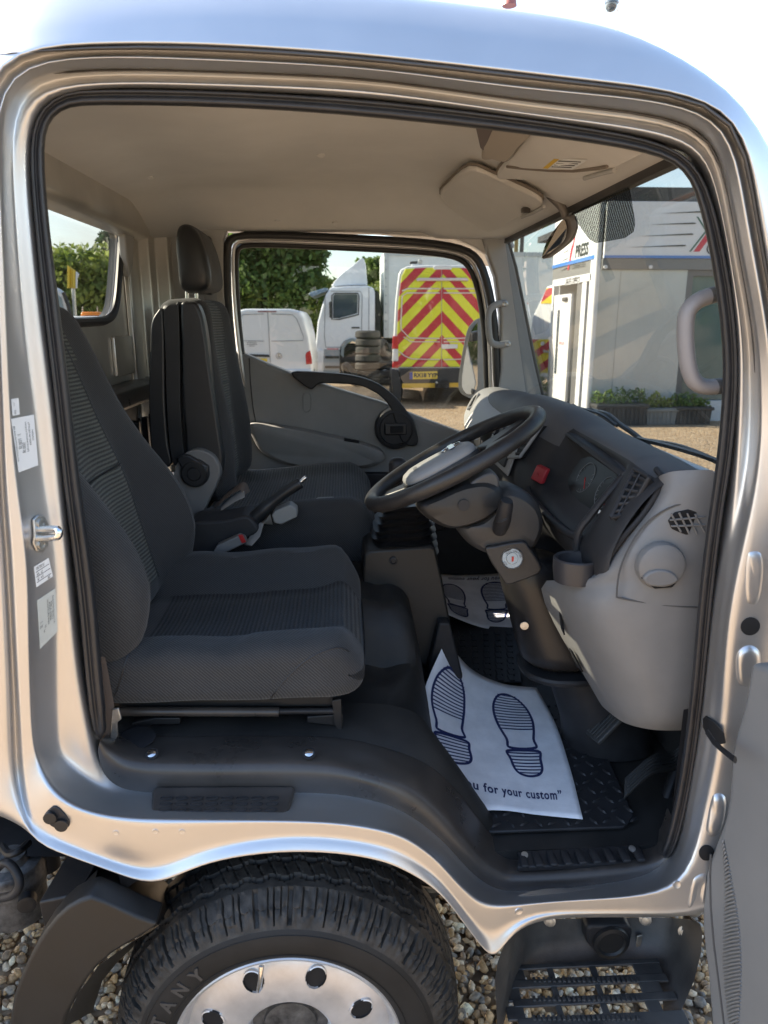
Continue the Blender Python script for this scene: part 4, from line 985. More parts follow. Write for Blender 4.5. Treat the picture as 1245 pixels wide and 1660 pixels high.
# slide and frame under the cushion
tube('slide_tube', [Y(188, 1153, .125), Y(452, 1154, .125)], .0095, DARKTRIM, seat1, n=14)
tube('slide_bar', [Y(445, 1153, .128), Y(552, 1152, .128)], .0062, BLACK, seat1, n=12)
slab('seat_frame', [Y(u, v, .14) for u, v in ((180, 1128), (550, 1128), (553, 1146), (178, 1146))], (0, .44, 0), BLKMET, seat1, bevel=.003)
slab('slide_foot', [Y(u, v, .13) for u, v in ((498, 1162), (556, 1158), (556, 1178), (549, 1186), (541, 1176), (498, 1172))], (0, .035, 0), BLKMET, seat1, bevel=.002)
slab('slide_foot', [Y(u, v, .13) for u, v in ((250, 1164), (292, 1164), (292, 1174), (246, 1175), (226, 1188), (208, 1186), (214, 1172))], (0, .035, 0), BLKMET, seat1, bevel=.002)
slab('slide_end', [Y(u, v, .122) for u, v in ((538, 1136), (553, 1133), (555, 1186), (548, 1188), (541, 1172))], (0, .012, 0), BLKMET, seat1, bevel=.002)
# belt webbing and anchor by the pillar foot
tube('lap_belt', [Y(u, v, .06) for u, v in ((152, 1040), (163, 1090), (172, 1140), (180, 1195))], .014, BROWNWEB, truck, n=8, ry=.0016, up=(1, 0, 0))
slab('belt_anchor', [Y(u, v, .055) for u, v in ((182, 1150), (192, 1148), (197, 1166), (190, 1172), (191, 1192), (184, 1206), (178, 1198))], (0, .006, 0), STEEL, truck, bevel=.002)
# passenger seat
seat2 = bpy.data.objects.new('passenger_seat', None); COL.objects.link(seat2); seat2.parent = truck; seat2.matrix_parent_inverse = Matrix.Translation(-truck.location)
def bk2(p):
    x, y, z = p; ay = abs(y) / .24; t = (z + .3) / .6
    if x > 0: x += .042 * sstep(.45, .85, ay) * (.5 + .6 * math.exp(-((t - .3) / .35) ** 2)) - .008 * (1 - sstep(0, .5, ay))
    y *= 1 + .03 * math.exp(-((t - .3) / .3) ** 2) - .14 * sstep(.72, 1, t)
    return Vector((x, y, z))
B2C = Vector((-.448, 1.185, 1.41)); B2R = rotY(-4)
soft('backrest', (.135, .47, .60), .05, [CLOTH, RIBZ, VINYL], seat2, seg=22, deform=bk2, matfn=lambda c: 1 if (c.x > .02 and abs(c.y) < .12) else (2 if c.y < -.19 and c.x < .045 else 0), rot=B2R, loc=B2C)
tube('backrest_seam', [B2C + B2R.to_3x3() @ bk2(Vector((.0675, -.115 + i * .029, .04))) for i in range(9)], .0028, VINYL, seat2, n=6)
pa = [[(243, 560), (245, 524), (254, 506), (263, 502), (266, 560), (267, 650), (272, 720), (278, 752), (262, 757), (246, 735), (241, 660)],
      [(268, 560), (266, 502), (285, 494), (289, 494), (291, 560), (292, 650), (296, 720), (300, 745), (282, 754), (275, 720), (270, 650)],
      [(294, 560), (292, 494), (306, 489), (318, 492), (327, 510), (334, 545), (341, 600), (350, 660), (358, 715), (362, 748), (356, 776), (344, 780), (320, 762), (304, 745), (299, 700), (295, 640)]]
for P in pa: slab('side_panel', [Y(p.x, p.y, .915) for p in cr([Vector((*q, 0)) for q in P], 3, True)], (0, .06, 0), VINYL, seat2, bevel=.010)
hp = cr([Vector((*q, 0)) for q in ((286, 372), (294, 362), (308, 363), (321, 375), (331, 398), (338, 425), (342, 450), (338, 468), (318, 474), (298, 473), (290, 462), (287, 430), (284, 400))], 3, True)
hc_ = [Y(p.x, p.y, 1.05) for p in hp]; hcc = sum(hc_, Vector()) / len(hc_)
hr = loft('headrest', [[hcc + (p - hcc) * s + Vector((0, dy, 0)) for p in hc_] for s, dy in ((.80, -.018), (.93, -.006), (.99, .012), (1.0, .05), (1.0, .2), (.97, .24), (.85, .26))], [VINYL, CLOTH], seat2, True, (True, True), sub=1)
for f in hr.data.polygons:
    if f.center.x > hcc.x + .012 and f.center.y > 1.06: f.material_index = 1
for u in (303, 318): tube('headrest_post', [Y(u, 470, 1.12), Y(u + 1, 500, 1.12)], .006, CHROME, seat2)
slab('headrest_guide', [Y(u, v, 1.2) for u, v in ((326, 452), (346, 452), (348, 470), (340, 478), (326, 476))], (0, .05, 0), BLACK, seat2, bevel=.006)
rc = cr([Vector((*q, 0)) for q in ((281, 772), (287, 751), (303, 733), (324, 729), (346, 740), (357, 762), (352, 784), (338, 813), (327, 838), (322, 846), (298, 846), (284, 800))], 3, True)
rcv = slab('recliner_cover', [Y(p.x, p.y, .885) for p in rc], (0, .05, 0), GREY, seat2, bevel=.012)
kc = Y(317, 766, .885)
lathe('recliner_knob', [(.041, 0), (.040, -.016), (.034, -.022), (.020, -.022), (.017, -.028), (0, -.028)], kc, (0, 1, 0), VINYL, seat2, n=32)
slab('recliner_lever', [Y(u, v, .866) for u, v in ((286, 744), (294, 737), (306, 738), (338, 756), (338, 776), (304, 780), (296, 764))], (0, .02, 0), VINYL, seat2, bevel=.005)
def cu2(p):
    x, y, z = p; ay = abs(y) / .32
    if z > 0: z += .022 * sstep(.5, .9, ay) - .03 * sstep(.75, 1, x / .25) + .012 * math.sin(x * 9)
    return Vector((x, y, z))
soft('cushion', (.52, .64, .17), .05, [CLOTH, weave('passenger_cushion_cloth', (.022, .0225, .022), (.075, .077, .072), 'X', 34, .8)], seat2, seg=20, deform=cu2, matfn=lambda c: 1 if c.z > .03 and abs(c.y) < .25 else 0, loc=(-.165, 1.12, 1.035))
# folded middle belt on the cushion
tube('folded_belt', cr([Y(u, v, .86) for u, v in ((335, 840), (352, 818), (372, 800), (392, 788), (400, 800))], 5), .018, BROWNWEB, truck, n=8, ry=.002, up=(.3, .8, .5))
tube('folded_belt', cr([Y(u, v, .84) for u, v in ((348, 838), (364, 820), (384, 806), (396, 800))], 5), .020, WEB, truck, n=8, ry=.002, up=(.3, .8, .5))

# ---- handbrake and its tray
tray = cr([Vector((*q, 0)) for q in ((302, 850), (330, 846), (372, 842), (398, 836), (412, 846), (420, 862), (400, 872), (372, 884), (345, 900), (318, 902), (304, 898))], 2, True)
hb = slab('handbrake_tray', [Y(p.x, p.y, .70) for p in tray], (0, .12, 0), DASHBLK, truck, bevel=.008)
lv = [Y(u, v, .74) for u, v in ((385, 868), (404, 848), (432, 822), (460, 800), (480, 787), (488, 782))]
hbl = tube('handbrake_lever', cr(lv, 4), [.022] * 4 + [.019] * 5 + [.0155] * 11 + [.013], VINYL, truck, n=14)
for du in (0, 5): lathe('lever_button', [(.006, 0), (.006, .010), (.004, .012), (0, .012)], Y(486 + du, 782 - du * .9, .74 - du * .002), (Y(490, 778, .74) - Y(460, 800, .74)), CHROME, hbl, n=14)
# buckles
def buckle(name, quad, y, d, red, m=GREY):
    b = slab(name, [Y(u, v, y) for u, v in quad], (0, d, 0), m, truck, bevel=.004)
    if red: slab('release_button', [Y(u, v, y - .002) for u, v in red], (0, .01, 0), REDPL, b, bevel=.0015)
    return b
buckle('belt_buckle', ((346, 894), (352, 884), (387, 868), (396, 872), (400, 880), (358, 900), (350, 902)), .645, .03, ((386, 868), (393, 868), (399, 879), (392, 881)))
buckle('belt_buckle', ((440, 836), (446, 828), (470, 818), (481, 826), (482, 838), (456, 851), (444, 848)), .72, .05, None, mat('buckle_grey', (.24, .24, .23), .5))
tube('buckle_strap', [Y(402, 884, .68), Y(414, 868, .70), Y(424, 848, .72), Y(440, 842, .73)], .019, WEB, truck, n=8, ry=.002, up=(1, .2, .8))
buckle('belt_buckle', ((508, 818), (514, 812), (540, 811), (547, 817), (545, 824), (520, 828), (510, 826)), .84, .05, None, MATS['buckle_grey'])
slab('belt_tongue', [Y(u, v, .84) for u, v in ((482, 838), (506, 826), (522, 822), (524, 828), (506, 836), (486, 846))], (0, .03, 0), STEEL, truck, bevel=.002)
slab('seat_side_valance', [Y(u, v, .63) for u, v in ((284, 912), (300, 896), (345, 900), (360, 904), (330, 918), (300, 930), (286, 930))], (0, .02, 0), GREY, truck, bevel=.004)

# ================================================================== GEAR CONSOLE
cb = slab('gear_console', [Y(u, v, .64) for u, v in ((588, 934), (590, 900), (600, 893), (698, 886), (706, 890), (716, 935), (732, 1020), (748, 1096), (744, 1102), (716, 1102), (590, 1000))], (0, .30, 0), mat('console_dark', (.017, .0165, .016), .5, bump=.2, bscale=700), truck, bevel=.010)
lathe('console_screw', [(.011, 0), (.011, -.004), (.007, -.005), (.006, -.002), (0, -.002)], Y(638, 909, .638), (0, 1, 0), BLACK, cb, n=18)
slab('console_base_flare', [Y(u, v, .60) for u, v in ((712, 1010), (730, 1010), (750, 1094), (750, 1102), (690, 1102))], (0, .1, 0), BLACK, truck, bevel=.006)
# rubber gaiter: stacked square folds
gx, gz0 = Y(650, 884, .78), None
base = Y(650, 893, .75); folds = []
for k in range(15):
    f = k / 14; w_ = (.102 - .030 * f) * (1.0 if k % 2 == 0 else .80); c = base + Vector((.010 * f, .0, .140 * f + (.0 if k % 2 else .004)))
    ring = []
    for j in range(36):
        a = 2 * math.pi * j / 36; ca_, sa_ = math.cos(a), math.sin(a)
        ring.append(c + Vector((math.copysign(abs(ca_) ** .45, ca_) * w_, math.copysign(abs(sa_) ** .45, sa_) * w_ * .95, .010 * ca_)))
    folds.append(ring)
loft('gear_gaiter', folds, mat('gaiter_rubber', (.014, .014, .015), .32), truck, True, (False, True))
tube('gear_lever', [base + Vector((.014, 0, .12)), base + Vector((-.005, 0, .24))], .008, BLACK, truck)
soft('gear_knob', (.05, .045, .065), .02, BLACK, truck, seg=6, loc=base + Vector((-.01, 0, .235)))

# ================================================================== STEERING WHEEL AND COLUMN
SL, SR = Y(593, 818, .36), Y(879, 664, .36)
SC = (SL + SR) / 2; sa = (SR - SL) / 2; SRAD = sa.length; sa.normalize()
sb = Matrix.Rotation(math.radians(-4), 3, sa) @ Vector((0, 1, 0)); sn = sa.cross(sb).normalized()
if sn.z < 0: sn = -sn
sb = sn.cross(sa).normalized()
def WH(a, b, h=0.0): return SC + sa * a + sb * b + sn * h
swh = tube('steering_wheel', [WH((SRAD - .016) * math.cos(q), (SRAD - .016) * math.sin(q)) for q in [2 * math.pi * k / 96 for k in range(96)]], .0168, mat('wheel_leather', (.020, .019, .019), .42, var=.25, vscale=30, rvar=.08, bump=.5, bscale=350, bdist=.001), truck, n=16, closed=True)
padm = mat('wheel_pad_grey', (.25, .25, .245), .5, bump=.35, bscale=500, bdist=.001)
pad = cr([Vector(q) for q in ((-.105, .015, 0), (-.095, .06, 0), (-.04, .082, 0), (.04, .078, 0), (.085, .055, 0), (.095, 0, 0), (.085, -.05, 0), (.04, -.07, 0), (-.04, -.075, 0), (-.09, -.05, 0))], 4, True)
loft('pad_base', [[WH(p.x * s * .86 - .030, p.y * s * .80, h) for p in pad] for s, h in ((1.02, -.040), (1.08, -.014), (1.05, -.002))], VINYL, swh, True, (True, True))
hub = loft('wheel_pad', [[WH(p.x * s * .86 - .030, p.y * s * .80, h) for p in pad] for s, h in ((1.0, -.004), (1.02, .002), (1.01, .006), (.96, .012), (.80, .018), (.4, .021))], [padm], swh, True, (True, True))
for ang, wd in ((18, .030), (162, .030), (198, .030), (342, .030)):
    q = math.radians(ang); d = Vector((math.cos(q), math.sin(q))); e = Vector((-d.y, d.x)); r0, r1 = .07, SRAD - .014
    pts = [WH(d.x * r + e.x * k * w2, d.y * r + e.y * k * w2, h) for r, k, w2, h in ((r0, -1, wd * 1.2, -.012), (r1, -1, wd * .55, -.006), (r1, 1, wd * .55, -.006), (r0, 1, wd * 1.2, -.012))]
    slab('spoke', pts, -sn * .016, VINYL, swh, bevel=.006)
# emblem: ring crossed by a bar
em = WH(.006, .0, .0225)
tube('emblem_ring', [em + sa * (.022 * math.cos(q)) + sb * (.019 * math.sin(q)) for q in [2 * math.pi * k / 32 for k in range(32)]], .0018, CHROME, hub, n=6, closed=True)
slab('emblem_bar', [em + sa * x + sb * y for x, y in ((-.007, -.026), (.007, -.026), (.007, .026), (-.007, .026))], sn * .0025, CHROME, hub, bevel=.0008)
text('airbag_words', 'AIRBAG', .013, WH(-.085, -.012, .0205), -sb, sa, INK, hub)
# column shroud
SH = mat('column_shroud', (.026, .0255, .0255), .48, var=.12, vscale=10, bump=.25, bscale=600)
def srect(c, ax, bx, a, b, n=36, e=.62):
    return [c + ax * (math.copysign(abs(math.cos(q)) ** e, math.cos(q)) * a) + bx * (math.copysign(abs(math.sin(q)) ** e, math.sin(q)) * b) for q in [2 * math.pi * k / n for k in range(n)]]
ax_ = -sn
fw = Vector((1, 0, 0)); fw = (fw - ax_ * fw.dot(ax_)).normalized()
bw = Vector((0, 1, 0))
def puff(name, pts, ym, half, m, parent, n=4):
    """a rounded housing: its outline at mid depth, drawn in towards both faces"""
    o = [Y(p.x, p.y, ym) for p in cr([Vector((*q, 0)) for q in pts], n, True)]; c = sum(o, Vector()) / len(o)
    return loft(name, [[c + (p - c) * s + Vector((0, half * d, 0)) for p in o] for s, d in ((.35, 1.0), (.80, .86), (.96, .5), (1.0, .0), (.985, -.45), (.93, -.78), (.80, -.95), (.35, -1.02))], m, parent, True, (True, True))
boss_ = puff('wheel_boss', [(672, 812), (688, 834), (722, 849), (760, 843), (795, 826), (812, 806), (806, 782), (780, 772), (740, 780), (700, 798)], .36, .062, SH, truck)
shr = puff('column_shroud', [(736, 846), (750, 870), (774, 886), (802, 889), (848, 885), (866, 868), (874, 842), (869, 815), (851, 795), (822, 782), (800, 790), (794, 812), (768, 836)], .375, .068, mat('shroud_lower', (.040, .0385, .0375), .5, var=.12, vscale=10, bump=.25, bscale=600), truck)
slab('spoke_cover', [Y(p.x, p.y, .312) for p in cr([Vector((*q, 0)) for q in ((763, 783), (784, 770), (800, 766), (809, 776), (809, 790), (802, 797), (772, 798), (766, 793))], 2, True)], (0, .05, 0), mat('spoke_grey', (.075, .074, .073), .5, bump=.2), boss_, bevel=.005)
lathe('shroud_plug', [(.0125, 0), (.0125, .003), (0, .004)], Y(752, 819, .293), (-.1, -1, .05), DASHBLK, boss_, n=22)
st_ = tube('indicator_stalk', [Y(810, 858, .285), Y(813, 849, .262), Y(816, 840, .25), Y(820, 818, .240), Y(822, 811, .236)], [.016, .0175, .0165, .0155, .012], BLACK, truck, n=20)
for t in (.3, .5): 
    p = Y(815 + t * 4, 844 - t * 14, .249); tube('stalk_band', [p + (fw * math.cos(q) * .0168 + bw * math.sin(q) * .0168) for q in [2 * math.pi * k / 24 for k in range(24)]], .0011, SH, st_, n=5, closed=True)
tube('wiper_stalk', [SC + ax_ * .06 + bw * .06, SC + ax_ * .05 + bw * .16 + fw * .01], .009, BLACK, truck)
ib = slab('ignition_housing', [Y(p.x, p.y, .295) for p in cr([Vector((*q, 0)) for q in ((786, 892), (800, 886), (846, 878), (858, 888), (876, 915), (874, 930), (840, 944), (822, 948), (812, 936))], 2, True)], (.02, .12, 0), mat('lock_housing', (.028, .027, .027), .45, bump=.2), truck, bevel=.008)
ic = Y(830, 905, .293)
ig = lathe('ignition_barrel', [(.0245, .0), (.0235, -.004), (.023, -.005), (.021, -.003), (.013, -.003), (.012, -.006), (0, -.006)], ic, (.12, 1, -.25), mat('lock_metal', (.30, .30, .29), .4, metal=.8), truck, n=36)
slab('key_slot', [ic + Vector((x, -.0075, z)) for x, z in ((-.0022, -.006), (.0022, -.006), (.0022, .006), (-.0022, .006))], (0, .002, 0), REDPL, ig, bevel=0)
for k, (wd, a0) in enumerate((('LOCK', 225), ('ACC', 120), ('ON', 75), ('START', 25))):
    q = math.radians(a0); text('lock_words', wd, .0065, ic + Vector((math.cos(q) * .0178, -.0052, math.sin(q) * .0178)), (math.sin(q) if a0 < 180 else -math.sin(q), 0, -math.cos(q) if a0 < 180 else math.cos(q)), (math.cos(q), 0, math.sin(q)), INK, ig)
# lower column cover, its flange and the heater dome under it
LC = mat('column_cover', (.018, .0165, .016), .38, var=.15, vscale=8, bump=.1, bscale=400)
lc = [(1.13, .43, .405, .085, .075), (1.05, .445, .41, .078, .08), (.96, .475, .42, .080, .085), (.88, .51, .42, .092, .09), (.83, .53, .42, .102, .095)]
loft('column_cover', [srect(Vector((x, y, z)), Vector((1, 0, 0)), Vector((0, 1, 0)), a, b, 36, .8) for z, x, y, a, b in lc], LC, truck, True, (True, True), sub=1)
loft('column_flange', [srect(Vector((.535, .42, z)), Vector((1, 0, 0)), Vector((0, 1, 0)), a, a * .95, 36, .8) for z, a in ((.832, .108), (.826, .112), (.818, .110), (.812, .100))], BLACK, truck, True, (True, True))
loft('column_gaiter', [srect(Vector((x, .44, z)), Vector((1, 0, 0)), Vector((0, 1, 0)), a, a * .9, 36, .9) for z, x, a in ((.815, .575, .082), (.76, .60, .088), (.70, .635, .10), (.65, .66, .11), (.60, .67, .115))], BLACK, truck, True, (False, False), sub=1)
lathe('cover_button', [(.010, 0), (.0095, .003), (0, .004)], Y(850, 1014, .345), (-.2, -1, 0), STEEL, truck, n=18)

# ================================================================== DASHBOARD
def resamp(P, n):
    L = [0.0]
    for i in range(1, len(P)): L.append(L[-1] + (P[i] - P[i - 1]).length)
    o = []; j = 0
    for k in range(n):
        t = L[-1] * k / (n - 1)
        while j < len(P) - 2 and L[j + 1] < t: j += 1
        f = (t - L[j]) / max(1e-9, L[j + 1] - L[j]); o.append(P[j].lerp(P[j + 1], max(0, min(1, f))))
    return o
PROF = [  # y, then (x, z) from the screen base over the top and down the front
 (.085, [(.715, 1.30), (.70, 1.366), (.64, 1.374), (.595, 1.362), (.555, 1.325), (.515, 1.26), (.492, 1.19), (.52, 1.12), (.62, 1.08)]),
 (.10, [(.72, 1.30), (.70, 1.370), (.635, 1.379), (.583, 1.364), (.54, 1.322), (.50, 1.25), (.475, 1.18), (.50, 1.12), (.62, 1.08)]),
 (.20, [(.72, 1.30), (.705, 1.374), (.635, 1.388), (.580, 1.376), (.535, 1.325), (.497, 1.24), (.475, 1.19), (.50, 1.12), (.62, 1.08)]),
 (.215, [(.72, 1.30), (.705, 1.375), (.635, 1.390), (.570, 1.378), (.56, 1.335), (.51, 1.24), (.470, 1.205), (.50, 1.12), (.62, 1.08)]),
 (.225, [(.72, 1.30), (.705, 1.375), (.635, 1.392), (.560, 1.378), (.602, 1.34), (.553, 1.225), (.468, 1.210), (.50, 1.12), (.62, 1.08)]),
 (.515, [(.73, 1.30), (.71, 1.378), (.63, 1.406), (.548, 1.392), (.585, 1.36), (.530, 1.250), (.450, 1.232), (.50, 1.12), (.62, 1.08)]),
 (.525, [(.73, 1.30), (.71, 1.378), (.63, 1.407), (.548, 1.394), (.530, 1.36), (.460, 1.255), (.446, 1.23), (.49, 1.12), (.62, 1.08)]),
 (.60, [(.73, 1.30), (.71, 1.38), (.62, 1.425), (.545, 1.425), (.505, 1.37), (.448, 1.26), (.432, 1.20), (.46, 1.08), (.62, 1.0)]),
 (.64, [(.73, 1.30), (.71, 1.385), (.61, 1.440), (.525, 1.445), (.480, 1.38), (.432, 1.26), (.425, 1.15), (.45, 1.0), (.62, .95)]),
 (.98, [(.73, 1.30), (.71, 1.385), (.61, 1.440), (.525, 1.445), (.480, 1.38), (.435, 1.26), (.43, 1.15), (.45, 1.0), (.62, .95)]),
 (1.04, [(.73, 1.30), (.71, 1.385), (.62, 1.425), (.535, 1.420), (.50, 1.37), (.475, 1.26), (.48, 1.15), (.50, 1.02), (.62, .95)]),
 (1.40, [(.73, 1.30), (.71, 1.385), (.61, 1.415), (.52, 1.410), (.485, 1.37), (.475, 1.26), (.48, 1.15), (.50, 1.02), (.62, .95)]),
 (1.52, [(.73, 1.30), (.71, 1.385), (.62, 1.400), (.54, 1.390), (.51, 1.35), (.49, 1.26), (.50, 1.15), (.52, 1.02), (.62, .95)]),
]
dash = loft('dashboard', [[Vector((x, y, z)) for x, z in pr_] for y, pr_ in PROF], DASHBLK, truck, closed=False, sub=2)
dm_ = mat('dash_top_lit', (.085, .085, .088), .6, var=.1, vscale=10, bump=.3, bscale=700, bdist=.0006)  # same plastic made paler on upward faces, light put into the colour
dash.data.materials.append(dm_)
for f in dash.data.polygons:
    if f.center.z > 1.372 and f.normal.z > .35 or f.center.z > 1.37 and f.normal.z < -.35: f.material_index = 1
# grey moulding at the driver's end
EL = [
 [(1160, 762, .045), (1125, 762, .058), (1092, 764, .075), (1072, 770, .095), (1066, 775, .12)],
 [(1158, 790, .045), (1120, 788, .05), (1090, 790, .065), (1074, 800, .09), (1068, 806, .12)],
 [(1152, 850, .045), (1105, 842, .05), (1068, 838, .065), (1044, 842, .085), (1034, 848, .12)],
 [(1147, 905, .045), (1085, 897, .048), (1030, 890, .060), (1002, 894, .085), (990, 900, .12)],
 [(1143, 955, .045), (1070, 952, .045), (1005, 944, .06), (974, 946, .085), (962, 950, .12)],
 [(1140, 985, .045), (1050, 980, .045), (975, 968, .07), (935, 958, .12), (898, 942, .21), (871, 931, .30)],
 [(1136, 1030, .045), (1050, 1028, .045), (980, 1020, .07), (943, 1010, .12), (908, 994, .21), (879, 974, .30)],
 [(1130, 1090, .045), (1050, 1090, .045), (1000, 1082, .07), (968, 1072, .12), (938, 1058, .2), (912, 1038, .30)],
 [(1124, 1140, .047), (1065, 1142, .047), (1030, 1138, .068), (1000, 1130, .11), (970, 1114, .19), (947, 1095, .28)],
 [(1118, 1170, .055), (1065, 1172, .055), (1035, 1168, .075), (1010, 1160, .11), (986, 1146, .18), (966, 1128, .26)],
 [(1116, 1184, .075), (1066, 1184, .075), (1040, 1180, .09), (1015, 1173, .12), (994, 1160, .19), (975, 1144, .26)],
]
endp = loft('dash_end_panel', [resamp(cr([Y(*p) for p in r], 6), 16) for r in EL], GREY, truck, closed=False, sub=1)
tube('panel_seam', cr([Y(u, v, y - .0005) for u, v, y in ((1148, 812, .05), (1094, 820, .056), (1052, 844, .067), (1024, 880, .066), (1006, 920, .062), (1000, 962, .058), (1008, 970, .056), (1075, 981, .046), (1138, 985, .045))], 4), .0018, mat('seam_dark', (.07, .068, .066), .6), endp, n=6)
# side demister grille
gq = [(1086, 846), (1096, 832), (1116, 826), (1142, 832), (1143, 856), (1134, 870), (1112, 868), (1090, 858)]
gr = slab('demister_grille', [Y(u, v, .047) for u, v in gq], (0, .02, 0), HOLE, endp, bevel=.002)
for k in range(4):
    u0 = 1094 + k * 13
    tube('grille_bar', [Y(u0 - 6, 831 + abs(k - 1.2) * 1.5, .045), Y(u0 + 10, 866 - abs(1.8 - k) * 2, .045)], .0019, GREY, gr, n=6)
for k in range(2): tube('grille_bar', [Y(1086 + k * 2, 843 + k * 10, .045), Y(1143, 838 + k * 13, .045)], .0019, GREY, gr, n=6)
# round ball vent with thumb flap
kc = Y(1070, 916, .046)
vd = lathe('round_vent', [(.045, .004), (.045, -.004), (.042, -.011), (.036, -.014), (.0, -.016)], kc, (.05, 1, 0), GREY, endp, n=40)
slab('vent_gap', [Y(u, v, .033) for u, v in ((1040, 938), (1050, 932), (1066, 948), (1098, 944), (1090, 953), (1062, 955))], (0, .006, 0), HOLE, vd, bevel=.002)
slab('vent_flap', [Y(p.x, p.y, .026) for p in cr([Vector((*q, 0)) for q in ((1044, 938), (1054, 928), (1072, 924), (1090, 928), (1100, 938), (1098, 944), (1086, 950), (1066, 952), (1050, 948))], 3, True)], (0, .012, 0), GREY, vd, bevel=.004)
# cup holder
cc_ = Y(934, 905, .165)
lathe('cup_holder', [(.030, -.045), (.042, -.046), (.045, -.02), (.045, .0), (.042, .003), (.037, .0), (.035, -.040), (0, -.04)], cc_, (0, 0, 1), mat('cup_holder_plastic', (.034, .033, .036), .4, bump=.15), endp, n=40)
slab('panel_slot', [Y(u, v, y - .003) for u, v, y in ((906, 992, .225), (908, 996, .215), (914, 1030, .205), (909, 1018, .225))], (.004, .004, 0), HOLE, endp, bevel=0)
slab('panel_slot', [Y(u, v, y - .003) for u, v, y in ((922, 1052, .24), (926, 1056, .23), (944, 1090, .22), (934, 1080, .25))], (.004, .004, 0), HOLE, endp, bevel=0)
# black vent pod edge next to the grey moulding
tube('pod_edge', cr([Y(u, v, y) for u, v, y in ((1064, 760, .13), (1076, 778, .10), (1064, 800, .095), (1040, 836, .095), (1012, 868, .095), (990, 900, .10), (972, 930, .11), (962, 952, .125))], 5), .006, DASHBLK, dash, n=8)
from mathutils.bvhtree import BVHTree
bpy.context.view_layer.update()
BVD = BVHTree.FromObject(dash, bpy.context.evaluated_depsgraph_get())
def on_dash(u, v, y):
    h = BVD.ray_cast(CAM, _ray(u, v).normalized()); return h[0] if h[0] is not None else Y(u, v, y)
def vent(name, quad, ys, nsl, parent, framem):
    """four corners (u, v) with depths: recess, frame and single slats"""
    Q = [on_dash(u, v, y) for (u, v), y in zip(quad, ys)]; c = sum(Q, Vector()) / 4
    n = (Q[1] - Q[0]).cross(Q[3] - Q[0]).normalized()
    if n.dot(CAM - c) < 0: n = -n
    Q = [p + n * .012 for p in Q]
    b = slab(name, [p + n * .002 for p in Q], -n * .02, HOLE, parent, bevel=.003)
    loop = cr([Q[0].lerp(Q[1], .1), Q[0].lerp(Q[1], .9), Q[1].lerp(Q[2], .1), Q[1].lerp(Q[2], .9), Q[2].lerp(Q[3], .1), Q[2].lerp(Q[3], .9), Q[3].lerp(Q[0], .1), Q[3].lerp(Q[0], .9)], 3, True)
    tube('vent_frame', [p + n * .003 for p in loop], .0045, framem, b, n=8, closed=True)
    for k in range(nsl):
        f = (k + .7) / (nsl + .4); p, q = Q[0].lerp(Q[3], f), Q[1].lerp(Q[2], f)
        tube('vent_slat', [p + n * .004, q + n * .004], .0032, DASHBLK, b, n=6, ry=.0012)
    tube('vent_slat', [Q[0].lerp(Q[1], .5) + n * .0055, Q[3].lerp(Q[2], .5) + n * .0055], .002, DASHBLK, b, n=6)
    return b
vent('air_vent', [(1036, 768), (1061, 781), (1026, 838), (998, 846)], (.150, .118, .118, .150), 6, dash, DASHBLK)
vent('air_vent', [(848, 688), (887, 691), (851, 743), (812, 742)], (.66, .61, .61, .66), 6, dash, mat('vent_frame_grey', (.30, .30, .30), .4))
# instrument panel
gp = [Vector((.588, .232, 1.325)), Vector((.572, .508, 1.348)), Vector((.524, .508, 1.256)), Vector((.546, .232, 1.232))]
gn = (gp[1] - gp[0]).cross(gp[3] - gp[0]).normalized()
if gn.x > 0: gn = -gn
ip = mesh('instrument_panel', [p + gn * .006 for p in gp], [(0, 1, 2, 3)], SCREEN, dash, smooth=False)
def GP(s, t, h=.0075): return gp[0].lerp(gp[1], s).lerp(gp[3].lerp(gp[2], s), t) + gn * h
gw = mat('gauge_white', (.13, .135, .14), .5)
for s, t, r in ((.22, .45, .036), (.62, .45, .036)):
    c = GP(s, t); e1 = (gp[1] - gp[0]).normalized(); e2 = gn.cross(e1)
    tube('gauge_ring', [c + e1 * r * math.cos(q) + e2 * r * math.sin(q) for q in [2 * math.pi * k / 40 for k in range(40)]], .0008, gw, ip, n=5, closed=True)
    tk = MB()
    for k in range(13):
        q = math.radians(-30 + k * 20); d = e1 * math.cos(q) + e2 * math.sin(q); tk.tube([c + d * (r * .78), c + d * (r * .95)], .0008, 4)
    tk.build('gauge_ticks', gw, ip)
    tube('gauge_needle', [c, c + (e1 * -.6 + e2 * .6) * r], .0011, REDPL, ip, n=5)
tube('trip_knob', [GP(.22, .85), GP(.10, .98, .01)], .0035, BLACK, ip)
slab('info_plate', [GP(s, t) for s, t in ((.02, .80), (.16, .80), (.16, .97), (.02, .97))], gn * .001, CREAM, ip, bevel=0)
slab('instrument_hood', [Y(u, v, y) for u, v, y in ((917, 703, .54), (936, 695, .57), (975, 703, .52), (1030, 728, .36), (1072, 757, .18), (1062, 762, .16), (1008, 771, .205), (960, 733, .38))], Vector((.01, 0, -.016)), mat('hood_pad', (.055, .054, .055), .55, bump=.3, bscale=700), dash, bevel=.008)
slab('hood_lip', [Y(u, v, y) for u, v, y in ((914, 705, .54), (918, 700, .54), (1010, 765, .215), (1004, 774, .215))], Vector((.05, 0, .005)), DASHBLK, dash, bevel=.006)
tube('binnacle_lip', cr([Y(u, v, y) for u, v, y in ((855, 792, .53), (862, 808, .5), (890, 838, .4), (922, 864, .28), (938, 870, .225))], 4), .009, DASHBLK, dash, n=10)
tube('textured_strip', cr([Y(u, v, y) for u, v, y in ((1010, 772, .208), (985, 800, .206), (955, 838, .206), (938, 862, .208), (934, 892, .21))], 4), .008, BLACK, dash, n=8)
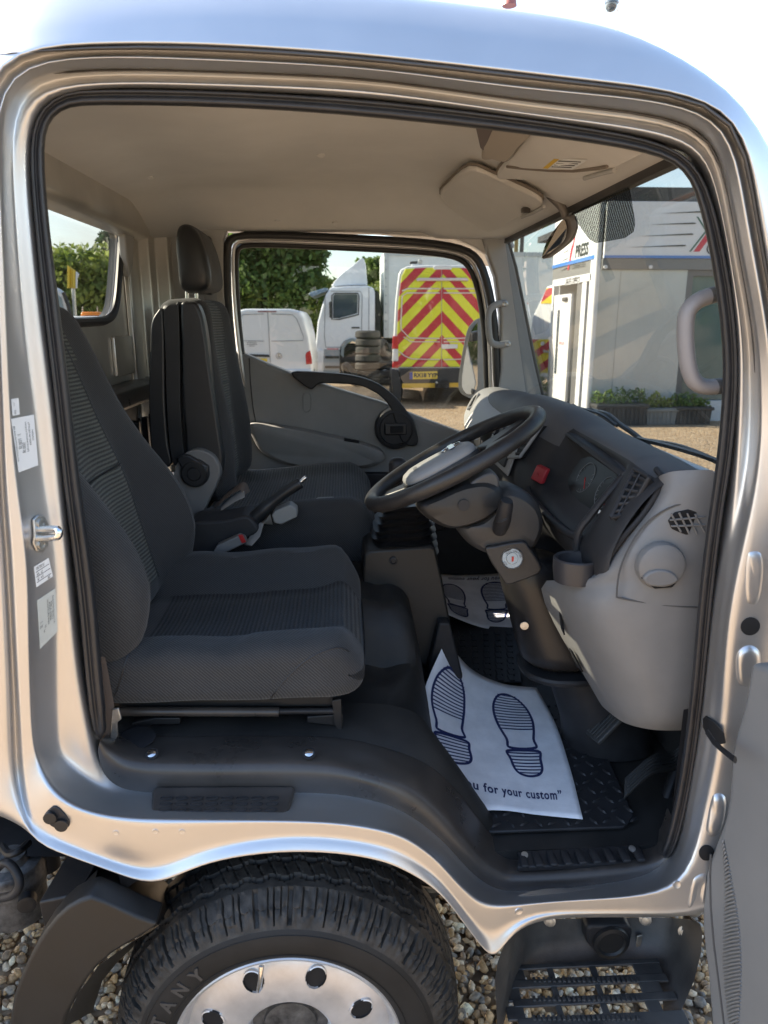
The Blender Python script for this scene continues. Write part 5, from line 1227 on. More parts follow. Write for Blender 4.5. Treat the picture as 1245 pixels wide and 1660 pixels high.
hz_ = slab('hazard_switch', [Y(u, v, y) for u, v, y in ((870, 753, .535), (886, 761, .50), (876, 785, .50), (859, 776, .535))], Vector((.012, .004, 0)), REDBTN, dash, bevel=.003)
tube('warning_triangle', [hz_.data.vertices[0].co.lerp(hz_.data.vertices[2].co, .5) + Vector((-.002, -.0015, .0)) + Vector(q) for q in ((0, 0, .006), (-.001, .004, -.003), (.001, -.004, -.003))], .0006, REDPL, hz_, n=4, closed=True)
# centre stack seen through the wheel
cs = slab('centre_stack_panel', [Vector((.474, .66, 1.378)), Vector((.474, .965, 1.378)), Vector((.434, .965, 1.25)), Vector((.434, .66, 1.25))], (-.006, 0, .002), mat('stack_silver', (.34, .34, .33), .4, metal=.3), dash, bevel=.006)
slab('radio', [Vector((.463, .70, 1.360)), Vector((.463, .92, 1.360)), Vector((.446, .92, 1.305)), Vector((.446, .70, 1.305))], (-.006, 0, .002), SCREEN, cs, bevel=.003)
slab('switch_row', [Vector((.443, .70, 1.298)), Vector((.443, .92, 1.298)), Vector((.432, .92, 1.265)), Vector((.432, .70, 1.265))], (-.006, 0, .002), BLACK, cs, bevel=.003)
for k in range(3): lathe('heater_knob', [(.019, 0), (.018, .014), (.0, .015)], Vector((.455, .745 + k * .075, 1.392 - .055)), (-1, 0, .35), CHROME if k == 0 else BLACK, cs, n=20)
# silver swell at the passenger end of the dash
pe = [[(752, 672, 1.42), (762, 650, 1.46), (776, 634, 1.48), (800, 627, 1.48), (830, 632, 1.48)],
      [(752, 690, 1.36), (764, 664, 1.38), (782, 646, 1.38), (806, 640, 1.38), (836, 640, 1.38)],
      [(756, 706, 1.24), (770, 684, 1.24), (792, 664, 1.22), (816, 656, 1.22), (846, 652, 1.22)],
      [(772, 716, 1.10), (786, 696, 1.08), (806, 676, 1.06), (828, 664, 1.06), (850, 658, 1.06)]]
pem = loft('passenger_dash_panel', [cr([Y(*p) for p in r], 4) for r in pe], GREY2, dash, closed=False, sub=1)
vent('air_vent', [(772, 650), (780, 643), (770, 664), (762, 668)], (1.44, 1.44, 1.40, 1.40), 3, dash, GREY2)
# wipers outside the screen
wm = mat('wiper_black', (.02, .02, .022), .35)
w1 = tube('wiper_arm', cr([ws(u, v, .06) for u, v in ((1070, 740), (1030, 705), (1005, 688), (985, 672), (960, 666))], 4), .007, wm, truck, n=8)
tube('wiper_blade', cr([ws(u, v, .05) for u, v in ((905, 655), (940, 662), (975, 672), (1000, 690))], 4), .005, wm, w1, n=6)
for u in (930, 960): tube('blade_yoke', [ws(u - 14, 658 + (u - 930) * .2, .05), ws(u, 656 + (u - 930) * .22, .055), ws(u + 18, 666 + (u - 930) * .25, .05)], .003, wm, w1, n=6)
w2 = tube('wiper_arm', cr([ws(u, v, .06) for u, v in ((1185, 760), (1140, 738), (1095, 722), (1040, 713))], 4), .006, wm, truck, n=8)
tube('wiper_blade', cr([ws(u, v, .05) for u, v in ((1034, 711), (1080, 722), (1130, 736), (1175, 752))], 4), .006, wm, w2, n=6)
slab('scuttle_panel', [Vector((.72, -.02, 1.335)), Vector((.72, 1.6, 1.35)), Vector((.86, 1.55, 1.30)), Vector((.86, .02, 1.285))], (0, 0, -.03), DASHBLK, truck, bevel=.01)

# ================================================================== DETAILS ON THE BODY SIDE
from mathutils.bvhtree import BVHTree
bpy.context.view_layer.update()
_dg = bpy.context.evaluated_depsgraph_get()
def bvh_of(o): return BVHTree.FromObject(o, _dg)
BVB = bvh_of(body)
def on_body(u, v, off=.0015, back=-.05):
    r = _ray(u, v).normalized(); hit = BVB.ray_cast(CAM, r)
    if hit[0] is None: p = Y(u, v, back); return p, Vector((0, -1, 0))
    n = hit[1]
    if n.dot(r) > 0: n = -n
    return hit[0] + n * off, n
def bil(q, s, t):
    a = Vector(q[0]).lerp(Vector(q[1]), s); b = Vector(q[3]).lerp(Vector(q[2]), s); return a.lerp(b, t)
def decal(name, quad, m, off=.0012, nu=4, nv=8):
    V_ = []; 
    for j in range(nv + 1):
        for i in range(nu + 1):
            p = bil(quad, i / nu, j / nv); V_.append(on_body(p.x, p.y, off)[0])
    return mesh(name, V_, [(j * (nu + 1) + i, j * (nu + 1) + i + 1, (j + 1) * (nu + 1) + i + 1, (j + 1) * (nu + 1) + i) for j in range(nv) for i in range(nu)], m, body)
def decal_words(quad, lines, size, m, parent, x0=.08, aspect=1.0, off=.0016, turn=True):
    """lines of print: each (text, across 0..1, along 0..1) written down the long edge"""
    for wd, s, t in lines:
        me = text_mesh(wd, 1.0, 0, 'LEFT'); bm = bmesh.new(); bm.from_mesh(me); bmesh.ops.triangulate(bm, faces=bm.faces)
        for v in bm.verts:
            if turn: a, b = s + v.co.y * size[1], t + v.co.x * size[0]
            else: a, b = s + v.co.x * size[0], t - v.co.y * size[1]
            p = bil(quad, a, b); v.co = on_body(p.x, p.y, off)[0]
        bm.to_mesh(me); bm.free(); link('printed_words', me, m, parent, smooth=False)
S0 = [(17, 647), (29, 645), (31, 672), (19, 674)]; S2 = [(17, 679), (54, 672), (61, 754), (29, 766)]
S3 = [(54, 919), (78, 904), (85, 934), (58, 952)]; S4 = [(59, 973), (89, 953), (93, 1023), (64, 1052)]
d = decal('small_code_label', S0, CREAM); decal_words(S0, [('II', .25, .35), ('E11', .3, .82)], (.16, .34), INK, d, turn=False)
d = decal('weight_plate', S2, CREAM)
decal_words(S2, [('NISSAN', .86, .28), ('e9*KS07/46*0050', .72, .12), ('VWASVTF24F4741005', .58, .10), ('3500 kg', .45, .48), ('5500 kg', .37, .48), ('1-  1750 kg', .29, .30), ('2-  2200 kg', .21, .30), ('BR.AHHNYFA4DEGA-D6', .06, .14)], (.062, .11), INK, d)
d = decal('tyre_pressure_label', S3, CREAM)
decal_words(S3, [('195/70R15C', .12, .16), ('kPa   4.5', .12, .44), ('60   4.75', .12, .68), ('065', .7, .92)], (.11, .20), INK, d, turn=False)
for t in (.28, .52, .78): decal('label_rule', [bil(S3, .06, t), bil(S3, .94, t), bil(S3, .94, t + .025), bil(S3, .06, t + .025)], INK, .0017, 3, 1)
d = decal('converter_plate', S4, STICKG)
decal_words(S4, [('Bodymakers Germany S.A.', .84, .12), ('Etapa 2 / Phase 2', .74, .22), ('e9*KS07/46*0050', .64, .2), ('VWASVTF24F4741005', .54, .12), ('kg', .38, .62), ('kg', .30, .70), ('1-  kg', .2, .48), ('2-  kg', .12, .48)], (.058, .10), INK, d)
# door striker
P, n_ = on_body(62, 866, .0)
pl = slab('door_striker', [on_body(u, v, .002)[0] for u, v in ((50, 842), (58, 834), (68, 836), (74, 848), (75, 866), (74, 884), (66, 895), (56, 893), (50, 880), (52, 866))], n_ * .004, STEEL, body, bevel=.0015)
for u, v in ((62, 848), (63, 882)): lathe('striker_bolt', [(.008, 0), (.008, .004), (.0045, .004), (.004, .002), (0, .002)], on_body(u, v, .006)[0], n_, STEEL, pl, n=16)
a_ = on_body(60, 858, .004)[0]; b_ = on_body(60, 872, .004)[0]
o_ = Y(96, 864, a_.y - .035) - (a_ + b_) / 2
tube('striker_loop', cr([a_, a_ + o_ * .6, a_ + o_ * .95 + (b_ - a_) * .15, b_ + o_ * .95 - (b_ - a_) * .15, b_ + o_ * .6, b_], 5), .0058, CHROME, pl, n=10)
# dark latch pocket low on the pillar
q = [(72, 1324), (80, 1312), (92, 1306), (110, 1324), (113, 1338), (100, 1344), (84, 1338)]
pk = slab('sill_pocket', [on_body(p.x, p.y, .003)[0] for p in cr([Vector((*t, 0)) for t in q], 3, True)], (0, .01, 0), BLACK, body, bevel=.002)
for u, v in ((84, 1322), (102, 1334)): lathe('pocket_bolt', [(.011, 0), (.011, .005), (.006, .006), (0, .004)], on_body(u, v, .004)[0], (0, -1, 0), BLKMET, pk, n=18)
for u, v in ((188, 1350), (252, 1348), (295, 1348)):
    p, n = on_body(u, v, -.0005); lathe('spot_weld', [(.006, 0), (.005, .001), (.003, .0004), (0, .0004)], p, n, SILVER, body, n=14)
for u, v in ((841, 1477), (1097, 1434)):
    p, n = on_body(u, v, -.0005); lathe('spot_weld', [(.008, 0), (.007, .002), (.003, .001), (0, .001)], p, n, SILVER, body, n=14)
# hinge pillar: drain plugs, pressed bosses, check strap
for u, v, r in ((1216, 1015, .0165), (1145, 1382, .0150)):
    p, n = on_body(u, v, .0)
    lathe('hole_plug', [(r, 0), (r, .002), (r * .8, .003), (0, .002)], p, n, HOLE, body, n=28, sx=.95)
def boss(name, pts, h):
    P_ = [on_body(p.x, p.y, -.006)[0] for p in cr([Vector((*t, 0)) for t in pts], 4, True)]
    c = sum(P_, Vector()) / len(P_); n = Vector((-.25, -1, .05)).normalized()
    return loft(name, [P_, [c + (p - c) * .86 + n * (h * .75) for p in P_], [c + (p - c) * .66 + n * h for p in P_], [c + (p - c) * .35 + n * h for p in P_]], SILVER, body, True, (False, True), sub=1)
boss('hinge_boss', [(1193, 1060), (1205, 1046), (1222, 1044), (1236, 1060), (1232, 1100), (1218, 1116), (1198, 1112), (1192, 1090)], .014)
boss('hinge_boss', [(1205, 900), (1216, 888), (1236, 892), (1240, 930), (1232, 980), (1216, 986), (1206, 970)], .010)
boss('hinge_boss', [(1142, 1300), (1152, 1286), (1172, 1284), (1180, 1300), (1172, 1345), (1156, 1360), (1142, 1345)], .014)
boss('hinge_boss', [(1114, 1480), (1122, 1428), (1132, 1414), (1148, 1412), (1146, 1440), (1136, 1484)], .013)
p, n = on_body(1158, 1182, .0)
cs_ = slab('check_strap_bracket', [on_body(u, v, .002)[0] for u, v in ((1140, 1164), (1146, 1158), (1158, 1166), (1168, 1180), (1170, 1196), (1158, 1200), (1146, 1190), (1140, 1178))], (0, -.018, 0), BLKMET, body, bevel=.004)
tube('check_strap', [Y(1146, 1186, -.10), Y(1158, 1204, -.13), Y(1174, 1218, -.16), Y(1192, 1232, -.20)], .006, BLKMET, cs_, n=8, ry=.003)
# ---- open door, seen along its inner trim
DP, DN = Vector((.665, -.10, 0)), Vector((-.985, -.17, 0)).normalized()
DD = Vector((DN.y, -DN.x, 0)); DD = DD if DD.y < 0 else -DD
edge = [(1217, 1074), (1212, 1100), (1209, 1122), (1200, 1160), (1191, 1190), (1185, 1220), (1181, 1280), (1174, 1326), (1163, 1356), (1153, 1383), (1147, 1399), (1139, 1440), (1137, 1470), (1137, 1497), (1140, 1535), (1145, 1573), (1148, 1610), (1152, 1660), (1156, 1740)]
E_ = [PL(u, v, DP, DN) for u, v in cr([Vector((*e, 0)) for e in edge], 2) for u, v in [(0, 0)]] if False else [PL(p.x, p.y, DP, DN) for p in cr([Vector((*e, 0)) for e in edge], 2)]
top, bot = E_[0], E_[-1]
fr_ = [p for p in E_]
far_x = 1.05
outline = fr_ + [bot + DD * .95, Vector((top.x, top.y, 1.44)) + DD * 1.0, Vector((top.x, top.y, 1.44)) + DD * .07, Vector((top.x, top.y, 1.12)) + DD * .055, top + DD * .05 + Vector((0, 0, .012))]
odoor = slab('cab_door', outline, -DN * .055, OPENDOOR, truck, bevel=.014, seg=4)
wf_ = [Vector((top.x, top.y, 1.43)) + DD * .10 + DN * -.03, Vector((top.x, top.y, 1.90)) + DD * .22 + DN * -.03, Vector((top.x, top.y, 1.93)) + DD * .96 + DN * -.03, Vector((top.x, top.y, 1.43)) + DD * .98 + DN * -.03]
tube('door_window_frame', wf_, .018, SILVER, odoor, n=8)
mesh('door_window_glass', wf_, [(0, 1, 2, 3)], GLASS_SIDE, odoor, smooth=False)
hm = slab('door_skin', [p + DN * -.05 for p in [PL(u, v, DP, DN) for u, v in ((1226, 905), (1240, 890), (1300, 900), (1300, 1700), (1175, 1700), (1160, 1580), (1158, 1480), (1190, 1300), (1232, 1100), (1238, 1000))]], -DN * .03, SILVER, odoor, bevel=.006)
sp_pts = [(1170, 1353, 1171), (1174, 1400, 1181), (1175, 1450, 1190), (1173, 1500, 1198), (1172, 1550, 1201), (1175, 1600, 1201), (1181, 1650, 1198), (1188, 1690, 1194)]
k = 1356
while k < 1690:
    for a, b in zip(sp_pts, sp_pts[1:]):
        if a[1] <= k <= b[1]: f = (k - a[1]) / (b[1] - a[1]); ul = a[0] + (b[0] - a[0]) * f; ur = a[2] + (b[2] - a[2]) * f
    if ur - ul > 2: tube('speaker_rib', [PL(ul, k + 7, DP + DN * .0015, DN), PL((ul + ur) / 2, k + 2.5, DP + DN * .003, DN), PL(ur, k, DP + DN * .0015, DN)], .0019, OPENDOOR, odoor, n=6)
    k += 6.2
tube('trim_edge', [PL(u, v, DP + DN * .001, DN) for u, v in ((1152, 1385), (1151, 1420), (1152, 1470), (1157, 1530), (1166, 1600), (1176, 1680))], .002, MATS['seam_dark'], odoor, n=6)

# ================================================================== WHEEL
WX = Y(467, 1695, -.14).x; WZ = .335
wheel = bpy.data.objects.new('front_wheel', None); COL.objects.link(wheel); wheel.parent = truck; wheel.matrix_parent_inverse = Matrix.Translation(-truck.location)
TP = [(.205, .128), (.212, .138), (.222, .144), (.236, .1475), (.252, .1478), (.266, .1455), (.272, .1435), (.276, .1395), (.282, .1375), (.290, .1325), (.2935, .130), (.297, .1275), (.3005, .1246), (.3020, .1232), (.304, .1215), (.3055, .1200), (.310, .1145), (.313, .1105), (.3155, .106), (.3195, .097)]
for h in np.linspace(.092, -.052, 40): TP.append((.331 - .0095 * (abs(h - .02) / .085) ** 2.4, float(h)))
TP += [(.305, -.072), (.28, -.088), (.24, -.098), (.205, -.085)]
def tyre_ring(q):
    o = []
    tri = lambda a: 2 * abs((a % 1.0) - .5) * 2 - 1
    for r, h in TP:
        rr, hh = r, h
        if -.055 < h < .096:     # zigzag grooves round the tread
            for hc, w_, amp in ((.072, .0042, .0050), (.030, .0048, .004), (-.012, .0048, .004)):
                if abs(h - hc - amp * tri(q * 44 / math.tau)) < w_: rr -= .009
            for hc in (.051, .010):   # small sipes between
                if abs(((q * 88 / math.tau + h * 20) % 1.0) - .5) > .44 and abs(h - hc) < .012: rr -= .004
        if .289 < r < .3196 and .096 <= h < .134:     # shoulder lugs
            f = (q * 62 / math.tau + .15 * math.sin(q * 31)) % 1.0
            fw_ = .10 + .07 * math.sin(q * 17.3) * math.sin(q * 5.1 + 1)
            if f < fw_: hh -= .0105 * (1 - abs(r - .302) / .03); rr -= .004
            elif .5 < f < .58 and r > .296: hh -= .006; rr -= .002
            elif abs(r - .3035 - .0022 * math.sin(q * 62)) < .0016: hh -= .003
            nn = mnoise.noise(Vector((math.cos(q) * 40, math.sin(q) * 40, r * 130))); hh += .0035 * nn; rr += .0022 * nn
        o.append(Vector((WX + rr * math.cos(q), -hh, WZ + rr * math.sin(q))))
    return o
NT = 900
tyre = loft('tyre', [tyre_ring(math.tau * k / NT) for k in range(NT)], [TYRE, TYRESIDE], wheel, closed=False, wrap=True)
tm = tyre.data
for f in tm.polygons:
    c = f.center; r = math.hypot(c.x - WX, c.z - WZ)
    if c.y < -.135 and r < .2775: f.material_index = 1
for ch, a0 in (('T', 157.5), ('A', 148.5), ('N', 138.5), ('Y', 128.5)):
    q = math.radians(a0); rad = Vector((math.cos(q), 0, math.sin(q)))
    text('tyre_lettering', ch, .034, Vector((WX, -.1480, WZ)) + rad * .2455, (math.sin(q), 0, -math.cos(q)), rad, mat('tyre_letter', (.045, .044, .043), .5) if 'tyre_letter' not in MATS else MATS['tyre_letter'], tyre, extrude=.0012, bold=.0012)
tube('bead_line', [Vector((WX + .268 * math.cos(q), -.1452, WZ + .268 * math.sin(q))) for q in [math.tau * k / 160 for k in range(160)]], .0012, TYRESIDE, tyre, n=6, closed=True)
tube('bead_line', [Vector((WX + .226 * math.cos(q), -.1458, WZ + .226 * math.sin(q))) for q in [math.tau * k / 160 for k in range(160)]], .0010, TYRESIDE, tyre, n=6, closed=True)
rim = lathe('rim', [(.213, .128), (.2145, .1375), (.2115, .141), (.206, .1385), (.2035, .130), (.199, .112), (.190, .100), (.183, .0995), (.176, .104), (.160, .1105), (.135, .1145), (.100, .1150), (.086, .114), (.080, .108), (.078, .085), (.070, .075)], Vector((WX, 0, WZ)), (0, -1, 0), RIM, wheel, n=128, hint=(1, 0, 0), caps=(False, False))
lathe('hub_bore', [(.074, .078), (.055, .066), (.050, .085), (0, .088)], Vector((WX, 0, WZ)), (0, -1, 0), DIRTYMET, rim, n=48, hint=(1, 0, 0))
hh = None
for k in range(8):
    q = math.radians(67.5 + 45 * k + 1.5); rad = Vector((math.cos(q), 0, math.sin(q))); tg = Vector((-math.sin(q), 0, math.cos(q)))
    n = (Vector((0, -1, 0)) + rad * .16).normalized(); up = (rad - n * rad.dot(n)).normalized()
    c = Vector((WX, -.1138, WZ)) + rad * .150
    o = lathe('hand_hole', [(.0235, -.003), (.0235, .0012), (.0215, .0022), (.0208, -.001), (.0205, -.0015), (0, -.0016)], c, n, [RIM, HOLE], rim, n=30, sx=.82, hint=tuple(rad))
    for f in o.data.polygons:
        if (f.center - c).length < .0196: f.material_index = 1
tube('valve_stem', [Y(419, 1606, -.135), Y(422, 1590, -.150), Y(424, 1566, -.142)], [.0042, .0042, .005], CHROME, rim, n=12)
# wheel arch liner, axle parts in the dark behind the tyre
al = [[Vector((WX + .44 * math.cos(q), y, .33 + .43 * math.sin(q))) for q in [math.radians(a) for a in range(38, 150, 6)]] for y in (-.08, .05, .2, .5)]
loft('wheel_arch_liner', al, BLACK, truck, closed=False)
mesh('chassis_pan', [(-1.2, .12, .60), (.62, .12, .50), (.62, 1.55, .50), (-1.2, 1.55, .60)], [(0, 1, 2, 3)], BLKMET, truck, smooth=False)
tube('axle_beam', [(WX, .12, .36), (WX, 1.5, .36)], .045, BLKMET, truck)
tube('brake_hose', cr([Y(660, 1432, .14), Y(682, 1444, .12), Y(700, 1446, .14), Y(716, 1438, .2), Y(724, 1424, .26)], 5), .011, BLKMET, truck, n=8)
box('spring_hanger', Y(672, 1436, .25), (.09, .10, .07), BLKMET, truck, bevel=.01)

# ---- mudguard behind the wheel
mgo = [(12, 1700), (15, 1660), (21, 1618), (33, 1585), (48, 1552), (60, 1530), (74, 1508), (90, 1488), (108, 1471), (128, 1460), (148, 1453), (168, 1461), (186, 1469), (222, 1486), (256, 1499), (246, 1508), (231, 1517), (212, 1528), (184, 1545), (159, 1566), (142, 1587), (127, 1611), (112, 1640), (100, 1668), (92, 1700)]
mg = slab('mudguard', [Y(u, v, -.175) for u, v in mgo], (0, .05, 0), MUDG, truck, bevel=.006)
ridge = [(148, 1453), (186, 1469), (222, 1486), (256, 1499)]
fl = [[Y(u, v, -.168) for u, v in ((74, 1508), (108, 1471), (146, 1453))], [Y(u, v, -.13) for u, v in ((78, 1500), (112, 1464), (150, 1444))], [Y(u, v, .06) for u, v in ((90, 1478), (128, 1440), (160, 1404))]]
loft('mudguard_flank', fl, MUDG, mg, closed=False)
tt = [[Y(u, v, y) for u, v, y in ((148, 1453, -.168), (186, 1469, -.168), (222, 1486, -.168), (257, 1499, -.168))],
      [Y(u, v, y) for u, v, y in ((153, 1446, -.15), (190, 1462, -.15), (228, 1478, -.15), (262, 1491, -.15))],
      [Y(u, v, y) for u, v, y in ((156, 1424, .0), (190, 1418, .0), (240, 1438, .0), (272, 1474, -.05))],
      [Y(u, v, y) for u, v, y in ((160, 1402, .06), (195, 1402, .06), (262, 1424, .06), (303, 1462, .06))]]
loft('mudguard_top', tt, MUDG, mg, closed=False)
loft('mudguard_inner', [[Y(u, v, -.13) for u, v in ((100, 1668), (127, 1611), (159, 1566), (212, 1528), (250, 1506))], [Y(u, v, .08) for u, v in ((150, 1640), (166, 1590), (190, 1560), (232, 1520), (282, 1480))]], BLACK, mg, closed=False)
slab('mudguard_bracket', [Y(u, v, -.03) for u, v in ((62, 1463), (128, 1450), (130, 1500), (100, 1520), (72, 1512))], Vector((.05, .22, .06)), BLKMET, truck, bevel=.004)
# ---- air dryer canister hung under the cab's rear edge
fc = Y(24, 1440, .12)
can = lathe('air_dryer', [(.0, .085), (.03, .084), (.036, .07), (.060, .068), (.066, .060), (.066, .020), (.061, .016), (.061, -.055), (.045, -.06), (0, -.06)], fc, (0, 0, 1), DIRTYMET, truck, n=36)
tube('air_hose', cr([Y(-12, 1415, .03), Y(8, 1398, .02), Y(24, 1410, .01), Y(32, 1432, .0), Y(22, 1450, .0), Y(-10, 1458, .02)], 5), .0085, BLACK, can, n=10)
tube('air_hose', cr([Y(4, 1372, .10), Y(14, 1384, .08), Y(30, 1380, .08), Y(46, 1366, .12)], 5), .008, BLKMET, can, n=8)
lathe('drain_port', [(.018, 0), (.018, .02), (.010, .022), (0, .018)], Y(45, 1456, .06), (.3, -1, 0), BLKMET, can, n=18)
tube('air_pipe', [Y(72, 1370, .16), Y(78, 1405, .16)], .026, BLKMET, truck, n=14)

# ---- boarding step below the door
SZ = .335
def T(u, v): return Z(u, v, SZ)
rows_ = [[(849, 888), (898, 958), (969, 1030), 1574], [(842, 895), (905, 968), (977, 1041), 1604.5], [(849, 902), (912, 976), (987, 1051), 1635]]
stepm = mat('step_plastic', (.025, .025, .027), .5, var=.6, vscale=14, rvar=.1, bump=.4, bscale=200, col2=(.075, .072, .068))
back = [[Y(u, v, y) for u, v, y in ((800, 1580, -.10), (812, 1540, -.06), (832, 1506, .02), (856, 1493, .075), (900, 1489, .09), (1050, 1487, .09), (1098, 1488, .07), (1130, 1492, .0), (1142, 1500, -.06))],
        [Y(u, v, y) for u, v, y in ((806, 1640, -.11), (818, 1590, -.07), (838, 1562, .0), (858, 1552, .055), (900, 1548, .065), (1040, 1545, .065), (1085, 1556, .04), (1122, 1568, -.03), (1134, 1584, -.08))],
        [Y(u, v, y) for u, v, y in ((806, 1700, -.12), (822, 1640, -.08), (834, 1590, -.005), (846, 1566, .04), (900, 1561, .045), (1036, 1560, .045), (1070, 1585, -.0), (1076, 1620, -.06), (1074, 1700, -.12))]]
stp = loft('boarding_step', back, stepm, truck, closed=False, sub=1)
mb = MB()
c00, c10 = T(828, 1560), T(1046, 1560)
xl, xr_ = T(838, 1600).x - .015, T(1078, 1600).x + .015
vcuts = [(1558, 1566), (1582.5, 1596), (1613, 1626.5), (1644, 1700)]
for a, b in vcuts:
    y0, y1 = T(950, a).y, T(950, b).y; mb.box(((xl + xr_) / 2, (y0 + y1) / 2, SZ - .003), (xr_ - xl, abs(y0 - y1), .006))
for r in rows_:
    v = r[3]; cuts = [(820, r[0][0]), (r[0][1], r[1][0]), (r[1][1], r[2][0]), (r[2][1], 1075)]
    for a, b in cuts:
        p, q = T(a, v), T(b, v); y0, y1 = T(950, v - 10).y, T(950, v + 10).y; mb.box(((p.x + q.x) / 2, (y0 + y1) / 2, SZ - .004), (q.x - p.x, abs(y1 - y0) + .004, .006))
tread = mb.build('step_tread', stepm, stp, bevel=.002, seg=2)
sr = None
for a, b in vcuts[1:]:
    vv = (a + min(b, a + 14)) / 2
    for k in range(22):
        p = T(866 + k * 8, vv) + Vector((0, 0, .0015))
        if sr is None: sr = box('grip_tooth', (0, 0, 0), (.0055, .011, .004), stepm, stp, bevel=.001); o = sr
        else: o = dup(sr, stp)
        o.location = p
for u, v, y in ((1109, 1510, .035), (1088, 1561, .025), (1046, 1490, .075), (891, 1492, .08)):
    lathe('step_bolt', [(.013, 0), (.013, .003), (.008, .004), (.008, .008), (0, .009)], Y(u, v, y), (-.35, -1, .25), STEEL, stp, n=16)
sl = slab('step_socket', [Y(u, v, .045) for u, v in ((950, 1506), (958, 1500), (1018, 1500), (1026, 1508), (1022, 1536), (1010, 1544), (962, 1542), (952, 1530))], (0, .04, 0), BLACK, stp, bevel=.008)
lathe('socket_cover', [(.040, 0), (.038, -.006), (.030, -.008), (.026, -.004), (0, -.003)], Y(990, 1527, .043), (0, 1, 0), BLKMET, sl, n=30, sx=1.0)
slab('step_strip', [Y(u, v, .062) for u, v in ((1033, 1518), (1042, 1516), (1038, 1546), (1030, 1548))], (0, .004, 0), STEEL, stp, bevel=.001)
# near the far side: passenger wing mirror outside the far glass
mo = cr([Vector((*q, 0)) for q in ((776, 516), (788, 518), (792, 530), (790, 600), (784, 636), (772, 647), (758, 644), (746, 636), (743, 620), (748, 580), (756, 540), (764, 524))], 3, True)
wing = slab('wing_mirror', [Y(p.x, p.y, 1.86) for p in mo], (.06, .05, 0), mat('mirror_white', (.5, .5, .5), .4), truck, bevel=.012)
mi = cr([Vector((*q, 0)) for q in ((774, 523), (782, 525), (783, 540), (778, 600), (772, 632), (764, 640), (754, 636), (749, 620), (754, 580), (762, 542))], 3, True)
mesh('mirror_face', [Y(p.x, p.y, 1.855 + (p.x - 766) * .0006) for p in mi], [tuple(range(len(mi)))], MIRROR, wing, smooth=False)
slab('mirror_stay', [Y(u, v, 1.75) for u, v in ((788, 540), (812, 536), (812, 552), (788, 556))], (0, .05, 0), BLACK, truck, bevel=.005)

# ---- unseen load bed and drop sides, added to shade the gravel by the cab
lbm = mat('unseen_bed_side_silver', (.45, .45, .46), .45, metal=.6)
bed = box('unseen_load_bed', (-2.35, .8, .98), (2.7, 1.9, .10), BLKMET, truck, bevel=.01)
for yy in (-.14, 1.74): box('unseen_drop_side', (-2.35, yy, 1.06), (2.7, .035, .10), lbm, bed, bevel=.006)
box('unseen_headboard', (-1.02, .8, 1.10), (.04, 1.9, .16), lbm, bed, bevel=.006)
box('unseen_tail_board', (-3.68, .8, 1.06), (.035, 1.9, .10), lbm, bed, bevel=.006)
for yy in (.35, 1.25): box('chassis_rail', (-2.0, yy, .72), (3.6, .09, .20), BLKMET, truck, bevel=.008)
for yy in (.16, 1.44): lathe('rear_wheel', [(.20, .10), (.30, .11), (.33, .06), (.33, -.18), (.20, -.20)], (-2.7, yy, .335), (0, -1 if yy < .8 else 1, 0), TYRESIDE, truck, n=40)

# ================================================================== THE YARD BEYOND
WHITE = mat('white_paint', (.74, .75, .76), .3, coat=.3, var=.03, vscale=2)
VWHITE = mat('van_white', (.76, .77, .78), .28, coat=.4, var=.03, vscale=2)
TAIL = mat('tail_lamp', (.55, .02, .03), .2, coat=.5)
TRIMB = mat('van_trim', (.03, .03, .032), .55)
GLD = mat('dark_window', (.05, .07, .09), .05, spec=.8)
PLATE = mat('number_plate', (.75, .55, .06), .4)
AMBER = mat('amber_lens', (.85, .25, .02), .3)
def chevron_mat(name, red, yel, period, slope, x0=0.0, phase=0.0, axis='X', wob=.0):
    m = bpy.data.materials.new(name); m.use_nodes = True; t = m.node_tree; b = t.nodes['Principled BSDF']; b.inputs['Roughness'].default_value = .4
    tcn = t.nodes.new('ShaderNodeTexCoord'); s = t.nodes.new('ShaderNodeSeparateXYZ'); t.links.new(tcn.outputs['Object'], s.inputs[0])
    def mth(op, a, b_=None, c=None):
        n = t.nodes.new('ShaderNodeMath'); n.operation = op
        for i, q in enumerate((a, b_, c)):
            if q is None: continue
            if isinstance(q, (int, float)): n.inputs[i].default_value = q
            else: t.links.new(q, n.inputs[i])
        return n.outputs[0]
    ax = mth('ABSOLUTE', mth('SUBTRACT', s.outputs[axis], x0))
    q = mth('MULTIPLY_ADD', ax, slope, s.outputs['Z']); q = mth('ADD', q, phase)
    fr = mth('FRACT', mth('DIVIDE', q, period)); st_ = mth('LESS_THAN', fr, .48)
    mx_ = t.nodes.new('ShaderNodeMix'); mx_.data_type = 'RGBA'; t.links.new(st_, mx_.inputs['Factor'])
    mx_.inputs['A'].default_value = (*yel, 1); mx_.inputs['B'].default_value = (*red, 1)
    t.links.new(mx_.outputs['Result'], b.inputs['Base Color']); return m
RED, YEL = (.52, .035, .055), (.74, .76, .045)

def world_thing(name, label, cat, base, **k): return thing(name, label, cat, base, shift=True, **k)

